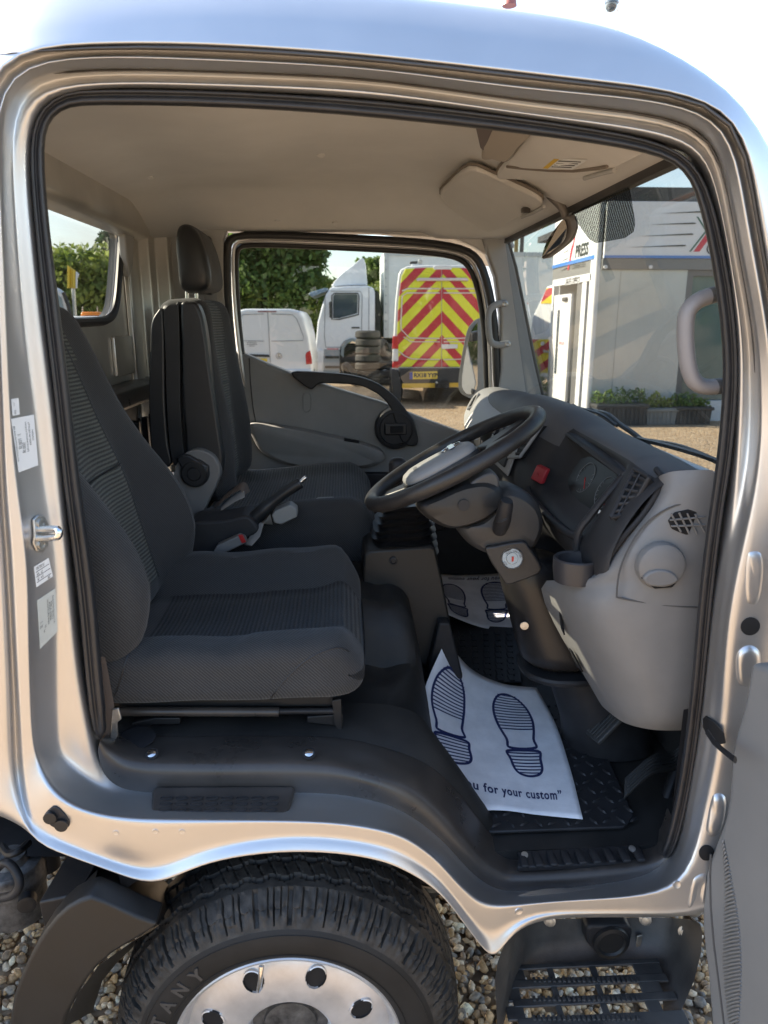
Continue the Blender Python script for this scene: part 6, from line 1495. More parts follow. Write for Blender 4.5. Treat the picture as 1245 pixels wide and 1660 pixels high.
# ---- high roofed van with chevron doors
TY = 13.6
def A(u, v, dy=0.0): return Y(u, v, TY + dy)
tv = world_thing('chevron_van', 'tall white van parked with red and yellow chevron back doors towards the far window', 'van', A(716, 650, 2.5).xy.to_3d())
half = lambda u: 716 + (716 - u)
Lp = [(650, 437), (646, 445), (641, 487), (638, 545), (636, 597), (636, 628)]
ring = [(u, v) for u, v in Lp[::-1]] + [(660, 432), (690, 430), (742, 430), (772, 432)] + [(half(u) - 1, v) for u, v in Lp]
rgs = [[A(u, v) for u, v in ring], [A(u, v, .06) + Vector((.0, 0, .0)) for u, v in ring]]
for dy, s in ((.3, 1.012), (4.0, 1.012), (5.2, .96)):
    c = Vector((A(716, 540).x, 0, A(716, 600).z)); rgs.append([Vector((c.x + dy * .93 * c.x / (TY + 1.2) + (p.x - c.x) * s, TY + dy, c.z + (p.z - c.z) * (s if dy < 5 else .75))) for p in rgs[0]])
vb = loft('body', rgs, VWHITE, tv, True, (True, True), bevel=.03)
CHEV = None
zc = A(716, 600).z; xc = A(716, 560).x
for side, name in ((-1, 'rear_door'), (1, 'rear_door')):
    if side < 0: q = [(715.4, 595), (644, 595), (644, 540), (646, 490), (651, 448), (657, 436), (690, 434), (715.4, 434)]
    else: q = [(716.6, 595), (786, 595), (786, 540), (784, 490), (780, 448), (774, 436), (742, 434), (716.6, 434)]
    if CHEV is None: CHEV = chevron_mat('chevron_print', RED, YEL, .455, 1.02, xc, -A(716, 484).z + .455 * 4 + .0)
    dr = slab(name, [A(u, v, -.02) for u, v in q], (0, .03, 0), CHEV, tv, bevel=.008)
    wl = MATS.get('seal_white') or mat('seal_white', (.70, .62, .62), .5)
    ln = [(652, 472), (660, 468), (713, 468)] if side < 0 else [(719, 468), (772, 468), (780, 472)]
    tube('pressing_line', [A(u, v, -.026) for u, v in ln], .014, wl, dr, n=6)
    ln = [(713, 475), (660, 475), (652, 480), (650, 520), (650, 534), (664, 548), (713, 549)] if side < 0 else [(719, 475), (772, 475), (780, 480), (783, 520), (783, 534), (768, 548), (719, 549)]
    tube('window_pressing', [A(u, v, -.026) for u, v in ln], .013, wl, dr, n=6)
    ln = [(713, 554), (666, 554), (654, 546)] if side < 0 else [(719, 554), (766, 554), (776, 546)]
    tube('pressing_line', [A(u, v, -.026) for u, v in ln], .010, wl, dr, n=6)
    ln = [(713, 583), (668, 582), (656, 577), (647, 570)] if side < 0 else [(719, 583), (764, 582), (776, 577), (785, 570)]
    tube('pressing_line', [A(u, v, -.026) for u, v in ln], .012, wl, dr, n=6)
tube('ladder_rail', [A(u, v, -.06) for u, v in ((676, 455), (678, 453), (756, 453), (758, 455))], .03, MATS['seal_white'], tv, n=8)
slab('door_handle', [A(u, v, -.05) for u, v in ((716, 558), (742, 558), (742, 565), (716, 566))], (0, .03, 0), WHITE, tv, bevel=.01)
slab('rear_bumper', [A(u, v, -.12) for u, v in ((646, 597), (790, 597), (790, 620), (782, 622), (652, 622))], (0, .12, 0), TRIMB, tv, bevel=.02)
slab('bumper_corner', [A(u, v, -.10) for u, v in ((634, 598), (646, 600), (652, 625), (650, 652), (638, 640), (635, 620))], (0, .25, 0), TRIMB, tv, bevel=.02)
slab('bumper_board', [A(u, v, -.16) for u, v in ((652, 622), (782, 620), (782, 627), (652, 629))], (0, .04, 0), mat('board_yellow', (.66, .42, .04), .5), tv, bevel=.004)
pq = slab('number_plate', [A(u, v, -.14) for u, v in ((664, 603), (709, 602), (709, 614), (664, 615))], (0, .02, 0), PLATE, tv, bevel=.003)
slab('plate_band', [A(u, v, -.145) for u, v in ((664, 603.3), (669, 603.2), (669, 614.8), (664, 614.9))], (0, .004, 0), mat('plate_blue', (.02, .06, .35), .4), pq, bevel=0)
text('plate_words', 'RX18 YYP', .108, A(689.8, 608.5, -.145), (1, 0, 0), (0, 0, 1), INK, pq, bold=.006)
for a, b, m in ((545, 566, TAIL), (566, 586, WHITE), (586, 597, TAIL)):
    slab('tail_lamp', [A(u, v, -.03) for u, v in ((637, a), (645.5, a), (646, b - .6), (636, b - .6))], (0, .08, 0), m, tv, bevel=.01)
    slab('tail_lamp', [A(half(u), v, -.03) for u, v in ((637, a), (645.5, a), (646, b - .6), (636, b - .6))], (0, .08, 0), m, tv, bevel=.01)
slab('roof_camera_hood', [A(u, v, -.05) for u, v in ((702, 433), (706, 430), (730, 430), (734, 433), (732, 437), (704, 437))], (0, .1, 0), WHITE, tv, bevel=.01)
for u0 in (665, 752):
    bb = slab('roof_beacon', [A(u, v, .4) for u, v in ((u0, 424), (u0 + 12, 423), (u0 + 12, 427), (u0, 428))], (0, .12, 0), TRIMB, tv, bevel=.01)
    slab('beacon_lens', [A(u, v, .4) for u, v in ((u0 + 14, 421), (u0 + 20, 421), (u0 + 20, 428), (u0 + 14, 428))], (0, .1, 0), STEEL, bb, bevel=.01)
    slab('beacon_foot', [A(u, v, .4) for u, v in ((u0 + 2, 428), (u0 + 20, 428), (u0 + 20, 433), (u0 + 2, 433))], (0, .1, 0), WHITE, bb, bevel=.005)
for sx in (-1, 1):
    c = Vector((xc + sx * .86, TY + .75, .34)); lathe('wheel', [(.34, -.12), (.34, .10), (.30, .12), (.2, .12), (.19, .08), (0, .08)], c, (sx, 0, 0), TYRESIDE, tv, n=28)
    lathe('wheel', [(.34, -.12), (.34, .10), (.30, .12), (.2, .12), (.19, .08), (0, .08)], c + Vector((3.6 * .93 * xc / (TY + 1.2), 3.6, 0)), (sx, 0, 0), TYRESIDE, tv, n=28)
tube('tow_bar', [Vector((xc + .02, TY - .25, .42)), Vector((xc + .02, TY + .1, .40))], .035, BLKMET, tv); lathe('tow_ball', [(.0, .05), (.025, .04), (.03, .02), (.02, 0)], Vector((xc - .12, TY - .27, .42)), (0, 0, 1), STEEL, tv, n=14)
box('tow_plate', (xc, TY - .2, .40), (.28, .05, .14), BLKMET, tv); box('under_tray', (xc + .2, TY + 2.0, .38), (1.3, 3.8, .12), TRIMB, tv)

# ---- white panel van on the left
VY = 13.7
def B(u, v, dy=0.0): return Y(u, v, VY + dy)
pv = world_thing('panel_van', 'low white panel van with red tail lamp parked before the hedge, its back doors shut', 'van', Vector((B(434, 600).x, VY + 2.4, 0)))
ring = [(434 - (u - 434), v) for u, v in ((507, 632), (507, 601), (506, 581), (501, 545), (493, 516), (485, 504), (470, 500.5))] + [(u, v) for u, v in ((470, 500.5), (485, 504), (493, 516), (501, 545), (506, 581), (507, 601), (507, 632))]
rg = [B(u, v) for u, v in ring]; c = Vector((B(434, 560).x, 0, B(434, 600).z))
rgs = [[Vector((c.x + (p.x - c.x) * .97, VY - .0, c.z + (p.z - c.z) * .985)) for p in rg], [p + Vector((0, .06, 0)) for p in rg]]
for dy, s in ((3.2, 1.0), (4.3, .95)): rgs.append([Vector((c.x + (p.x - c.x) * s, VY + dy, c.z + (p.z - c.z) * (1 if dy < 4 else .5))) for p in rg])
loft('body', rgs, VWHITE, pv, True, (True, True), bevel=.03)
seam = mat('van_seam', (.30, .32, .33), .6)
tube('door_gap', [B(u, v, -.004) for u, v in ((434, 506), (437, 560), (439, 606))], .008, seam, pv, n=6)
tube('window_pressing', [B(u, v, -.004) for u, v in ((440, 509), (474, 510), (481, 517), (492, 545), (491, 552), (440, 553))], .007, seam, pv, n=6)
tube('window_pressing', [B(u, v, -.004) for u, v in ((428, 509), (394, 510), (387, 517), (377, 545), (378, 552), (428, 553))], .007, seam, pv, n=6)
for s in (0, 1):
    q = [(495, 575), (497, 571), (503, 568), (505.5, 580), (506, 590), (496, 591)]
    slab('tail_lamp', [B(u if not s else 868 - u, v, -.02) for u, v in q], (0, .08, 0), TAIL, pv, bevel=.012)
slab('high_brake_lamp', [B(u, v, -.01) for u, v in ((418, 504), (448, 504), (448, 506), (418, 506))], (0, .02, 0), mat('dull_red', (.25, .08, .08), .4), pv, bevel=.002)
slab('handle_bar', [B(u, v, -.03) for u, v in ((404, 574), (436, 575), (437, 579), (404, 578))], (0, .03, 0), TRIMB, pv, bevel=.006)
pq = slab('number_plate', [B(u, v, -.02) for u, v in ((408, 581), (433, 581), (433, 588), (408, 588))], (0, .02, 0), PLATE, pv, bevel=.003)
bc = B(452, 577, -.02)
tube('badge_ring', [bc + Vector((.056 * math.cos(q), 0, .056 * math.sin(q))) for q in [math.tau * k / 28 for k in range(28)]], .007, CHROME, pv, n=6, closed=True)
text('badge_letters', 'V', .068, bc + Vector((0, -.004, .026)), (1, 0, 0), (0, 0, 1), CHROME, pv, bold=.004); text('badge_letters', 'W', .062, bc + Vector((0, -.004, -.018)), (1, 0, 0), (0, 0, 1), CHROME, pv, bold=.004)
for k, (a, b) in enumerate(((402, 414), (400, 416), (400, 417), (404, 413))): slab('door_print', [B(u, v, -.006) for u, v in ((a, 552.5 + k * 2.6), (b, 552.7 + k * 2.6), (b, 553.6 + k * 2.6), (a, 553.4 + k * 2.6))], (0, .002, 0), mat('print_grey', (.2, .2, .2), .6) if 'print_grey' not in MATS else MATS['print_grey'], pv, bevel=0)
slab('rear_bumper', [B(u, v, -.08) for u, v in ((362, 600), (506, 600), (506, 622), (362, 622))], (0, .1, 0), VWHITE, pv, bevel=.02)
for sx in (-1, 1): lathe('wheel', [(.33, -.1), (.33, .1), (.2, .12), (0, .1)], Vector((c.x + sx * .78, VY + .8, .33)), (sx, 0, 0), TYRESIDE, pv, n=24)

# ---- box lorry facing left
LY = 21.0
def D(u, v, dy=0.0): return Y(u, v, LY + dy)
bl = world_thing('box_lorry', 'white box lorry with roof deflector standing side on behind the tyre stack', 'lorry', Vector((D(700, 600).x, LY + 1.2, 0)))
CABW = mat('cab_white', (.70, .74, .80), .3, coat=.4, var=.03)
cabo = [(513, 606), (511.5, 561), (515, 523), (521, 500), (528, 477), (536, 466), (560, 464), (596, 463), (606, 467), (608, 475), (608, 560), (586, 560), (580, 553), (570, 549), (560, 553), (553, 562), (551, 575), (551, 606)]
cab = slab('cab', [D(u, v) for u, v in cabo], (0, 2.3, 0), CABW, bl, bevel=.05)
slab('roof_deflector', [D(p.x, p.y, .25) for p in cr([Vector((*q, 0)) for q in ((537, 464), (543, 455), (555, 443), (571, 431), (590, 419), (596, 462))], 3, False)], (0, 1.8, 0), CABW, bl, bevel=.03)
slab('side_window', [D(u, v, -.01) for u, v in ((540, 480), (543, 477), (579, 477), (580, 480), (579, 508), (549, 516), (540, 516))], (0, .03, 0), GLD, bl, bevel=.01)
tube('window_surround', [D(u, v, -.012) for u, v in ((538, 518), (538, 479), (542, 475.5), (580, 475.5), (582, 480), (581, 510), (549, 518))], .018, TRIMB, bl, n=6, closed=True)
slab('windscreen', [D(u, v) + Vector((-.01, .12, 0)) for u, v in ((514.5, 521), (527, 479), (529, 479), (517, 521))], (0, 2.0, 0), GLD, bl, bevel=.01)
slab('sun_visor', [D(u, v) for u, v in ((500, 478), (502, 474), (526, 467), (532, 467), (530, 472), (506, 481))], (0, 2.2, 0), mat('visor_blue', (.16, .24, .34), .3), bl, bevel=.02)
tube('door_gap', [D(u, v, -.006) for u, v in ((527, 480), (526, 545), (528, 563), (551, 563), (586, 545), (587, 478), (584, 472), (536, 472))], .012, seam, bl, n=6)
tube('door_gap', [D(u, v, -.006) for u, v in ((598, 466), (598, 548))], .012, seam, bl, n=6)
slab('door_handle', [D(u, v, -.02) for u, v in ((570, 530), (583, 530), (583, 532.5), (570, 532.5))], (0, .03, 0), TRIMB, bl, bevel=.005)
mr_ = slab('mirror_arm', [D(u, v, -.25) for u, v in ((533, 490), (537, 488), (539, 515), (534, 515))], (0, .12, 0), TRIMB, bl, bevel=.02)
slab('step_panel', [D(u, v, -.01) for u, v in ((525, 566), (551, 567), (550, 604), (524, 604))], (0, .03, 0), mat('step_grey', (.28, .32, .36), .5), bl, bevel=.01)
for k in range(2): slab('step_tread', [D(u, v + k * 16, -.04) for u, v in ((527, 577), (550, 577), (550, 581), (527, 581))], (0, .05, 0), TRIMB, bl, bevel=.01)
slab('front_bumper', [D(u, v, -.03) for u, v in ((510, 566), (524, 566), (524, 606), (511, 606))], (0, 2.35, 0), CABW, bl, bevel=.04)
slab('name_strip', [D(u, v, -.02) for u, v in ((530, 564.5), (549, 564.5), (549, 567), (530, 567))], (0, .02, 0), mat('strip_pink', (.55, .25, .3), .4), bl, bevel=.003)
arch = [(552, 575), (554, 562), (561, 552), (571, 548), (582, 552), (588, 562), (584, 562), (579, 556), (571, 553), (563, 557), (558, 565), (557, 580)]
slab('wheel_arch', [D(u, v, -.06) for u, v in arch], (0, .1, 0), mat('arch_grey', (.22, .27, .30), .5), bl, bevel=.01)
for u in (570, 800):
    c = D(u, 582, .2); wq = lathe('wheel', [(.48, -.15), (.48, .12), (.44, .16), (.28, .16), (.26, .05), (.12, .05), (0, .1)], Vector((c.x, LY + .16, .49)), (0, -1, 0), TYRESIDE, bl, n=36)
BOXW = mat('box_white', (.70, .74, .74), .45, var=.03)
bx0, bx1 = D(622.5, 480).x, D(905, 480).x; zt, zb = D(640, 408).z, D(640, 548).z
bxm = box('box_body', ((bx0 + bx1) / 2, LY + 1.25, (zt + zb) / 2), (bx1 - bx0, 2.5, zt - zb), BOXW, bl, bevel=.02)
box('top_rail', ((bx0 + bx1) / 2, LY - .015, zt - .06), (bx1 - bx0 + .02, .05, .12), mat('rail_grey', (.5, .53, .53), .5), bxm, bevel=.008)
box('corner_rail', (bx0 + .07, LY - .012, (zt + zb) / 2), (.14, .05, zt - zb - .02), MATS['rail_grey'], bxm, bevel=.008)
for k in range(9):
    z = zb + .25 + k * (zt - zb - .5) / 8
    lathe('rivet', [(.02, 0), (.015, .012), (0, .014)], (bx0 + .05, LY - .038, z), (0, -1, 0), mat('rivet_grey', (.2, .22, .22), .5) if 'rivet_grey' not in MATS else MATS['rivet_grey'], bxm, n=8)
box('chassis_rail', ((bx0 + bx1) / 2, LY + 1.2, .95), (bx1 - bx0, .9, .28), BLKMET, bl)
slab('tank', [D(u, v, .05) for u, v in ((612, 556), (640, 556), (640, 590), (612, 590))], (0, .6, 0), DIRTYMET, bl, bevel=.05)
slab('cab_back_panel', [D(u, v, .2) for u, v in ((608, 470), (614, 474), (618, 500), (618, 560), (608, 560))], (0, 1.8, 0), BLKMET, bl, bevel=.03)

# ---- tyres waiting in the yard
TBLK = mat('old_tyre', (.026, .025, .024), .75, var=.3, vscale=6)
def scrap_tyre(name, label, loc, rot=(0, 0, 0), r=.32, w_=.095):
    prof = [(r * .60, -w_), (r * .8, -w_ * 1.05), (r * .94, -w_ * .85), (r, -w_ * .6), (r * 1.0, w_ * .6), (r * .94, w_ * .85), (r * .8, w_ * 1.05), (r * .60, w_), (r * .56, w_ * .5), (r * .56, -w_ * .5)]
    o = lathe(name, prof + [prof[0]], (0, 0, 0), (0, 0, 1), TBLK, None, n=40, caps=(False, False)); o.location = loc; o.rotation_euler = rot
    return tag(o, label, 'tyre', 'used tyres stacked in the yard')
SY = 18.0
ords = ['lowest', 'second lowest', 'third lowest', 'middle', 'third highest', 'second highest', 'topmost']
for k in range(7):
    p = Y(597 + RNG.uniform(-1.2, 1.2), 620, SY); scrap_tyre('tyre', 'used black tyre, %s in the tall stack beside the chevron van' % ords[k], (p.x, SY, .098 + k * .197), (RNG.uniform(-.03, .03), RNG.uniform(-.03, .03), RNG.uniform(0, 6)))
for k in range(3):
    p = Y(627, 620, SY + .2); scrap_tyre('tyre', 'used black tyre, %s in the short stack tucked behind the chevron van' % ['lowest', 'middle', 'topmost'][k], (p.x + .02 * k, SY + .25, .098 + k * .197), (0, 0, k))
p = Y(568, 602, SY - .3); scrap_tyre('tyre', 'used black tyre leaning on edge against the tall stack', (p.x, SY - .2, .30), (0, math.radians(62), .3))
p = Y(625, 575, SY + .3); scrap_tyre('tyre', 'used black tyre propped upright between the two stacks', (p.x, SY + .75, .86), (0, math.radians(70), -.4), r=.30)

# ---- sales office on the corner
OY = 10.7; XC = Y(962, 560, OY).x
def Rf(u, v, dy=0.0): return Y(u, v, OY + dy)
def Lf(u, v, dx=0.0): return X(u, v, XC + dx)
off = world_thing('sales_office', 'white and grey sales office with company signs on both walls of its corner', 'building', Vector((XC + 3, OY + 2, 0)))
OFFW = mat('office_white', (.62, .645, .68), .5, var=.03, vscale=1.5); CLAD = mat('office_cladding', (.50, .525, .52), .14, var=.05, vscale=1.2, coat=.8)
SIGNW = mat('sign_white', (.72, .74, .77), .4); CHAR = mat('parapet_charcoal', (.045, .045, .045), .5, var=.5, vscale=1.5); BAND = mat('fascia_grey', (.17, .175, .175), .5); BLUE = mat('sign_blue', (.06, .20, .55), .4)
SGRN = mat('sign_green', (.02, .12, .08), .5); SRED = mat('sign_red', (.60, .02, .05), .5); SBLK = mat('sign_black', (.03, .035, .035), .5)
xe = XC + 9.0
zP, zp, zs, zb2 = Rf(1040, 303).z, Rf(1040, 327).z, Rf(1040, 419).z, Rf(1040, 437).z
ye = Lf(892, 560).y
# parapet sheet, sign boards, fascia, walls (right wall then left wall)
box('parapet', ((XC + xe) / 2, OY + .06, (zP + zp) / 2), (xe - XC, .12, zP - zp), CHAR, off, bevel=.004)
box('parapet', (XC + .06, (OY + ye) / 2 + .1, (zP + zp) / 2 - .002), (.12, ye - OY, zP - zp), CHAR, off, bevel=.004)
sR = box('sign_board', ((XC + xe) / 2, OY - .02, (zp + zs) / 2), (xe - XC - .1, .06, zp - zs), SIGNW, off, bevel=.006)
sL = box('sign_board', (XC - .02, (OY + ye) / 2, (zp + zs) / 2), (.06, ye - OY - .1, zp - zs), SIGNW, off, bevel=.006)
box('blue_line', ((XC + xe) / 2, OY - .055, zs + .02), (xe - XC - .1, .012, .04), BLUE, sR, bevel=0); box('blue_line', (XC - .055, (OY + ye) / 2, zs + .03), (.012, ye - OY - .1, .06), BLUE, sL, bevel=0)
box('fascia', ((XC + xe) / 2, OY - .01, (zs + zb2) / 2 - .004), (xe - XC - .08, .06, zs - zb2), BAND, off, bevel=.004); fL = box('fascia', (XC - .01, (OY + ye) / 2, (zs + zb2) / 2 - .03), (.06, ye - OY - .08, zs - zb2 + .05), BAND, off, bevel=.004)
for u in (981, 1054): lathe('fascia_lamp', [(.03, 0), (.03, .03), (0, .04)], Rf(u, 433, -.045), (0, -1, 0), WHITE, off, n=12)
xw = Rf(1103, 560).x
box('wall', ((XC + xw) / 2, OY + .08, zb2 / 2), (xw - XC, .16, zb2), CLAD, off, bevel=.004)
for f in (.12,): tube('panel_joint', [(XC + f * 3, OY - .002, .1), (XC + f * 3, OY - .002, zb2)], .004, seam, off, n=5)
wf = box('window', ((xw + xe) / 2, OY + .1, (zb2 + .35) / 2), (xe - xw, .04, zb2 - .35), mat('office_glass', (.10, .16, .16), .05, spec=.9), off, bevel=0)
for x in (xw + .05, xw + 1.6, xw + 3.2): box('window_frame', (x, OY + .06, zb2 / 2), (.11, .10, zb2 - .02), mat('frame_grey', (.13, .13, .13), .5) if 'frame_grey' not in MATS else MATS['frame_grey'], wf, bevel=.006)
box('window_frame', ((xw + xe) / 2, OY + .06, zb2 - .05), (xe - xw, .09, .09), MATS['frame_grey'], wf, bevel=.006)
box('wall', ((xw + xe) / 2, OY + .09, .17), (xe - xw, .14, .34), OFFW, off, bevel=.004)
tube('downpipe', [(XC - .06, OY - .09, .05), (XC - .06, OY - .09, zP - .05)], .05, mat('pipe_white', (.74, .75, .76), .4), off, n=14)
box('corner_post', (XC - .01, OY + .20, zP / 2 - .05), (.07, .16, zP - .12), OFFW, off, bevel=.006)
# left wall: doorway between the corner post and the far edge
yl0, yl1 = Lf(947, 560).y, Lf(900, 560).y
box('wall', (XC + .08, (Lf(893, 560).y + ye) / 2 + .05, zb2 / 2), (.16, max(.1, ye - Lf(893, 560).y), zb2), OFFW, off, bevel=.004)
box('wall', (XC + 2.2, ye, zP / 2 - .2), (4.2, .16, zP - .5), OFFW, off, bevel=.004)
box('wall', (XC + 4.4, OY + 2.2, zP / 2 - .2), (.16, 4.2, zP - .5), OFFW, off, bevel=.004)
box('roof', (XC + 4.5, OY + 2.2, zP - .35), (8.8, 4.2, .12), CHAR, off, bevel=.004)
box('floor_slab', (XC + 2.2, OY + 2.2, .04), (4.2, 4.0, .08), BAND, off, bevel=.004)
box('inner_wall', (XC + .9, OY + 1.6, 1.3), (.1, 3.0, 2.4), mat('room_cream', (.60, .57, .50), .7), off, bevel=.004)
box('door_post', (XC + .02, yl0 + .12, zb2 / 2), (.10, .22, zb2 - .06), OFFW, off, bevel=.006)
box('door_post', (XC + .03, Lf(935, 560).y, zb2 / 2), (.10, .26, zb2 - .1), MATS['frame_grey'], off, bevel=.006)
box('door_lintel', (XC - .005, (yl0 + yl1) / 2, zb2 - .10), (.08, abs(yl1 - yl0) + .5, .12), OFFW, off, bevel=.006)
lq = [Lf(903, 473, -.03), Lf(931, 468, -.03), Lf(925, 647, -.03), Lf(897, 641, -.03)]
y_a, y_b = lq[1].y, lq[0].y
leaf = box('door', (XC - .05, (y_a + y_b) / 2, 1.08), (.05, abs(y_b - y_a), 2.02), WHITE, off, bevel=.006)
box('door_slot', (XC - .078, Lf(910, 550).y, 1.25), (.012, .12, 1.15), GLD, leaf, bevel=.002)
sg = box('door_notice', (XC - .08, Lf(918, 557).y, Lf(918, 557).z), (.006, .42, .22), SIGNW, leaf, bevel=0)
text('notice_words', 'PRIVATE', .09, Vector((XC - .085, sg.matrix_world.translation.y + Lf(918, 557).y, Lf(918, 557).z)), (0, -1, 0), (0, 0, 1), SRED, leaf)
box('door_closer', (XC - .09, Lf(925, 477).y, 2.0), (.06, .22, .07), DIRTYMET, leaf, bevel=.01)
box('wall_poster', (XC + .84, Lf(949, 540).y + .3, 1.55), (.012, .35, .45), YELLOW, off, bevel=0)
# writing: swoosh lines, X, PRESS, Commercials
def rsign(pts, m, name='sign_mark', dy=-.056): return slab(name, [Rf(u, v, dy) for u, v in pts], (0, .004, 0), m, sR, bevel=0, smooth=False)
for a, b in (((1071, 346), (1146, 343)), ((1053.5, 364), (1128, 362)), ((1036, 383), (1124, 379.5)), ((1016, 401), (1112, 398))):
    rsign([a, (b[0] - 4, b[1] - 1.3), (b[0], b[1] - .8), (b[0], b[1] + .9), (b[0] - 4, b[1] + 1.4)], SBLK, 'speed_line')
rsign([(1117, 408), (1120, 408), (1147, 374), (1132, 351), (1129, 351), (1143.5, 374)], SGRN); rsign([(1124, 408), (1134, 408), (1163, 369), (1158, 361)], SRED); rsign([(1137, 351), (1140, 351), (1152, 368), (1150.5, 370)], SBLK)
text('sign_words', 'PRESS', .62, Rf(1146, 385, -.056) + Vector((1.45, 0, 0)), (1, 0, 0), (0, 0, 1), SBLK, sR)
text('sign_words', 'Commercials', .26, Rf(1138.5, 404, -.056) + Vector((.75, 0, 0)), (1, 0, 0), (0, 0, 1), SBLK, sR)
def lsign(pts, m, name='sign_mark', dx=-.056): return slab(name, [Lf(u, v, dx) for u, v in pts], (.004, 0, 0), m, sL, bevel=0, smooth=False)
for a, b in (((908, 439.5), (919, 433.5)), ((907, 425.5), (920, 418)), ((911, 411.5), (921, 405)), ((913, 397), (925, 391.5))): lsign([a, b, (b[0], b[1] + 1.6)], SBLK, 'speed_line')
lsign([(919.5, 438), (921.5, 437), (932.5, 384), (930.5, 385)], SRED); lsign([(922.5, 421), (924.5, 419), (927.5, 428), (925.5, 429)], SRED); lsign([(926.8, 398), (928.5, 397), (924.5, 417), (922.9, 418)], SRED)
cw_ = (Lf(930, 410, -.056) + Lf(957, 398, -.056)) / 2; wid = abs(Lf(930, 410).y - Lf(958, 397).y)
text('sign_words', 'PRESS', wid * .30, cw_ + Vector((0, 0, -.02)), (0, -1, 0), (0, 0, 1), SBLK, sL, bold=.01)
cw_ = Lf(937, 430, -.056); text('sign_words', 'Commercials', wid * .15, cw_, (0, -1, 0), (0, 0, 1), SBLK, sL)
cw_ = Lf(928, 456, -.045); text('sign_words', 'SALES OFFICE', wid * .15, cw_, (0, -1, 0), (0, 0, 1), SIGNW, fL, bold=.006)

# ---- leaf building
def leaf_mat(name, c1, c2):
    m = bpy.data.materials.new(name); m.use_nodes = True; t = m.node_tree; b = t.nodes['Principled BSDF']; b.inputs['Roughness'].default_value = .55
    n = t.nodes.new('ShaderNodeTexNoise'); n.inputs['Scale'].default_value = 1.6; n.inputs['Detail'].default_value = 5; tcn = t.nodes.new('ShaderNodeTexCoord'); t.links.new(tcn.outputs['Object'], n.inputs['Vector'])
    r = t.nodes.new('ShaderNodeValToRGB'); r.color_ramp.elements[0].position = .35; r.color_ramp.elements[1].position = .65; r.color_ramp.elements[0].color = (*c1, 1); r.color_ramp.elements[1].color = (*c2, 1)
    t.links.new(n.outputs['Fac'], r.inputs['Fac']); t.links.new(r.outputs['Color'], b.inputs['Base Color'])
    tl = t.nodes.new('ShaderNodeBsdfTranslucent'); t.links.new(r.outputs['Color'], tl.inputs['Color']); ms = t.nodes.new('ShaderNodeMixShader'); ms.inputs[0].default_value = .42
    t.links.new(b.outputs[0], ms.inputs[1]); t.links.new(tl.outputs[0], ms.inputs[2]); t.links.new(ms.outputs[0], t.nodes['Material Output'].inputs['Surface']); return m
LEAF = leaf_mat('leaf_green', (.06, .11, .028), (.17, .26, .06)); LEAFY = leaf_mat('leaf_yellow_green', (.11, .17, .035), (.32, .37, .08)); LEAFD = leaf_mat('leaf_blue_green', (.03, .065, .035), (.07, .12, .06))
BARK = mat('bark', (.10, .075, .055), .9, bump=.6, bscale=20)
def leaves(blobs, n, size, seed, droop=0.0):
    rg = np.random.default_rng(seed); V_ = []; 
    wts = np.array([b[3] * b[4] * b[5] for b in blobs]) ** .75; wts /= wts.sum()
    ids = rg.choice(len(blobs), n, p=wts)
    for k in ids:
        x, y, z, rx, ry, rz = blobs[k]; d = rg.normal(size=3); d /= np.linalg.norm(d); r = rg.uniform(.35, 1.05) ** .5
        q = mnoise.noise(Vector((x + d[0] * 2, y + d[1] * 2, z + d[2] * 2)) * .9)
        c = np.array([x, y, z]) + d * r * np.array([rx, ry, rz]) * (1 + .45 * q)
        s = size * rg.uniform(.6, 1.4); a = rg.normal(size=3); a /= np.linalg.norm(a); b = np.cross(a, rg.normal(size=3)); b /= np.linalg.norm(b)
        V_ += [c - a * s, c + b * s * .5, c + a * s, c - b * s * .5]
    return V_, [(4 * i, 4 * i + 1, 4 * i + 2, 4 * i + 3) for i in range(n)]
def tree(name, label, cat, base, blobs, n, size, m, seed, trunk=True, group=None, h=2.0):
    t = world_thing(name, label, cat, Vector(base), group=group)
    V_, F_ = leaves(blobs, n, size, seed); mesh('crown', V_, F_, m, t, fix=False, smooth=False)
    if trunk:
        b = Vector(base); top = Vector((sum(q[0] for q in blobs) / len(blobs), sum(q[1] for q in blobs) / len(blobs), max(q[2] for q in blobs)))
        mb = MB(); mid = b.lerp(top, .5) + Vector((.1, .05, 0)); mb.tube(cr([b, mid, top], 5), [.16 * (h / 2) * (1 - .8 * i / 10) for i in range(11)], 8)
        for q in blobs[:6]: mb.tube([b.lerp(top, .35), Vector(q[:3])], [.05, .015], 5)
        mb.build('trunk', BARK, t)
    return t
def bl_(u, v, y, rx, ry, rz): p = Y(u, v, y); return (p.x, p.y, p.z, rx, ry, rz)
tree('broadleaf_tree', 'large dark green tree above the low white panel van', 'tree', Y(420, 600, 27).xy.to_3d(), [bl_(400, 440, 27, 1.6, 1.5, 1.5), bl_(440, 400, 27, 1.7, 1.5, 1.4), bl_(470, 430, 27, 1.3, 1.5, 1.4), bl_(425, 470, 26.5, 1.8, 1.5, 1.1), bl_(395, 380, 27, 1.8, 1.5, 1.5), bl_(500, 415, 27, .7, 1, .5), bl_(480, 470, 26.5, 1.2, 1.4, 1.2), bl_(370, 470, 27, 1.5, 1.5, 1.5), bl_(450, 350, 27, 2, 2, 1.4)], 15000, .13, LEAF, 3, h=3)
tree('bush', 'yellow green bush between the large dark tree and the box lorry', 'bush', Y(505, 600, 26.5).xy.to_3d(), [bl_(505, 480, 26.5, .8, .8, .7), bl_(520, 470, 27, .7, .8, .5), bl_(490, 490, 26.5, .9, .8, .9), bl_(505, 520, 26, 1.0, .8, 1.0)], 3500, .11, LEAFY, 4, False)
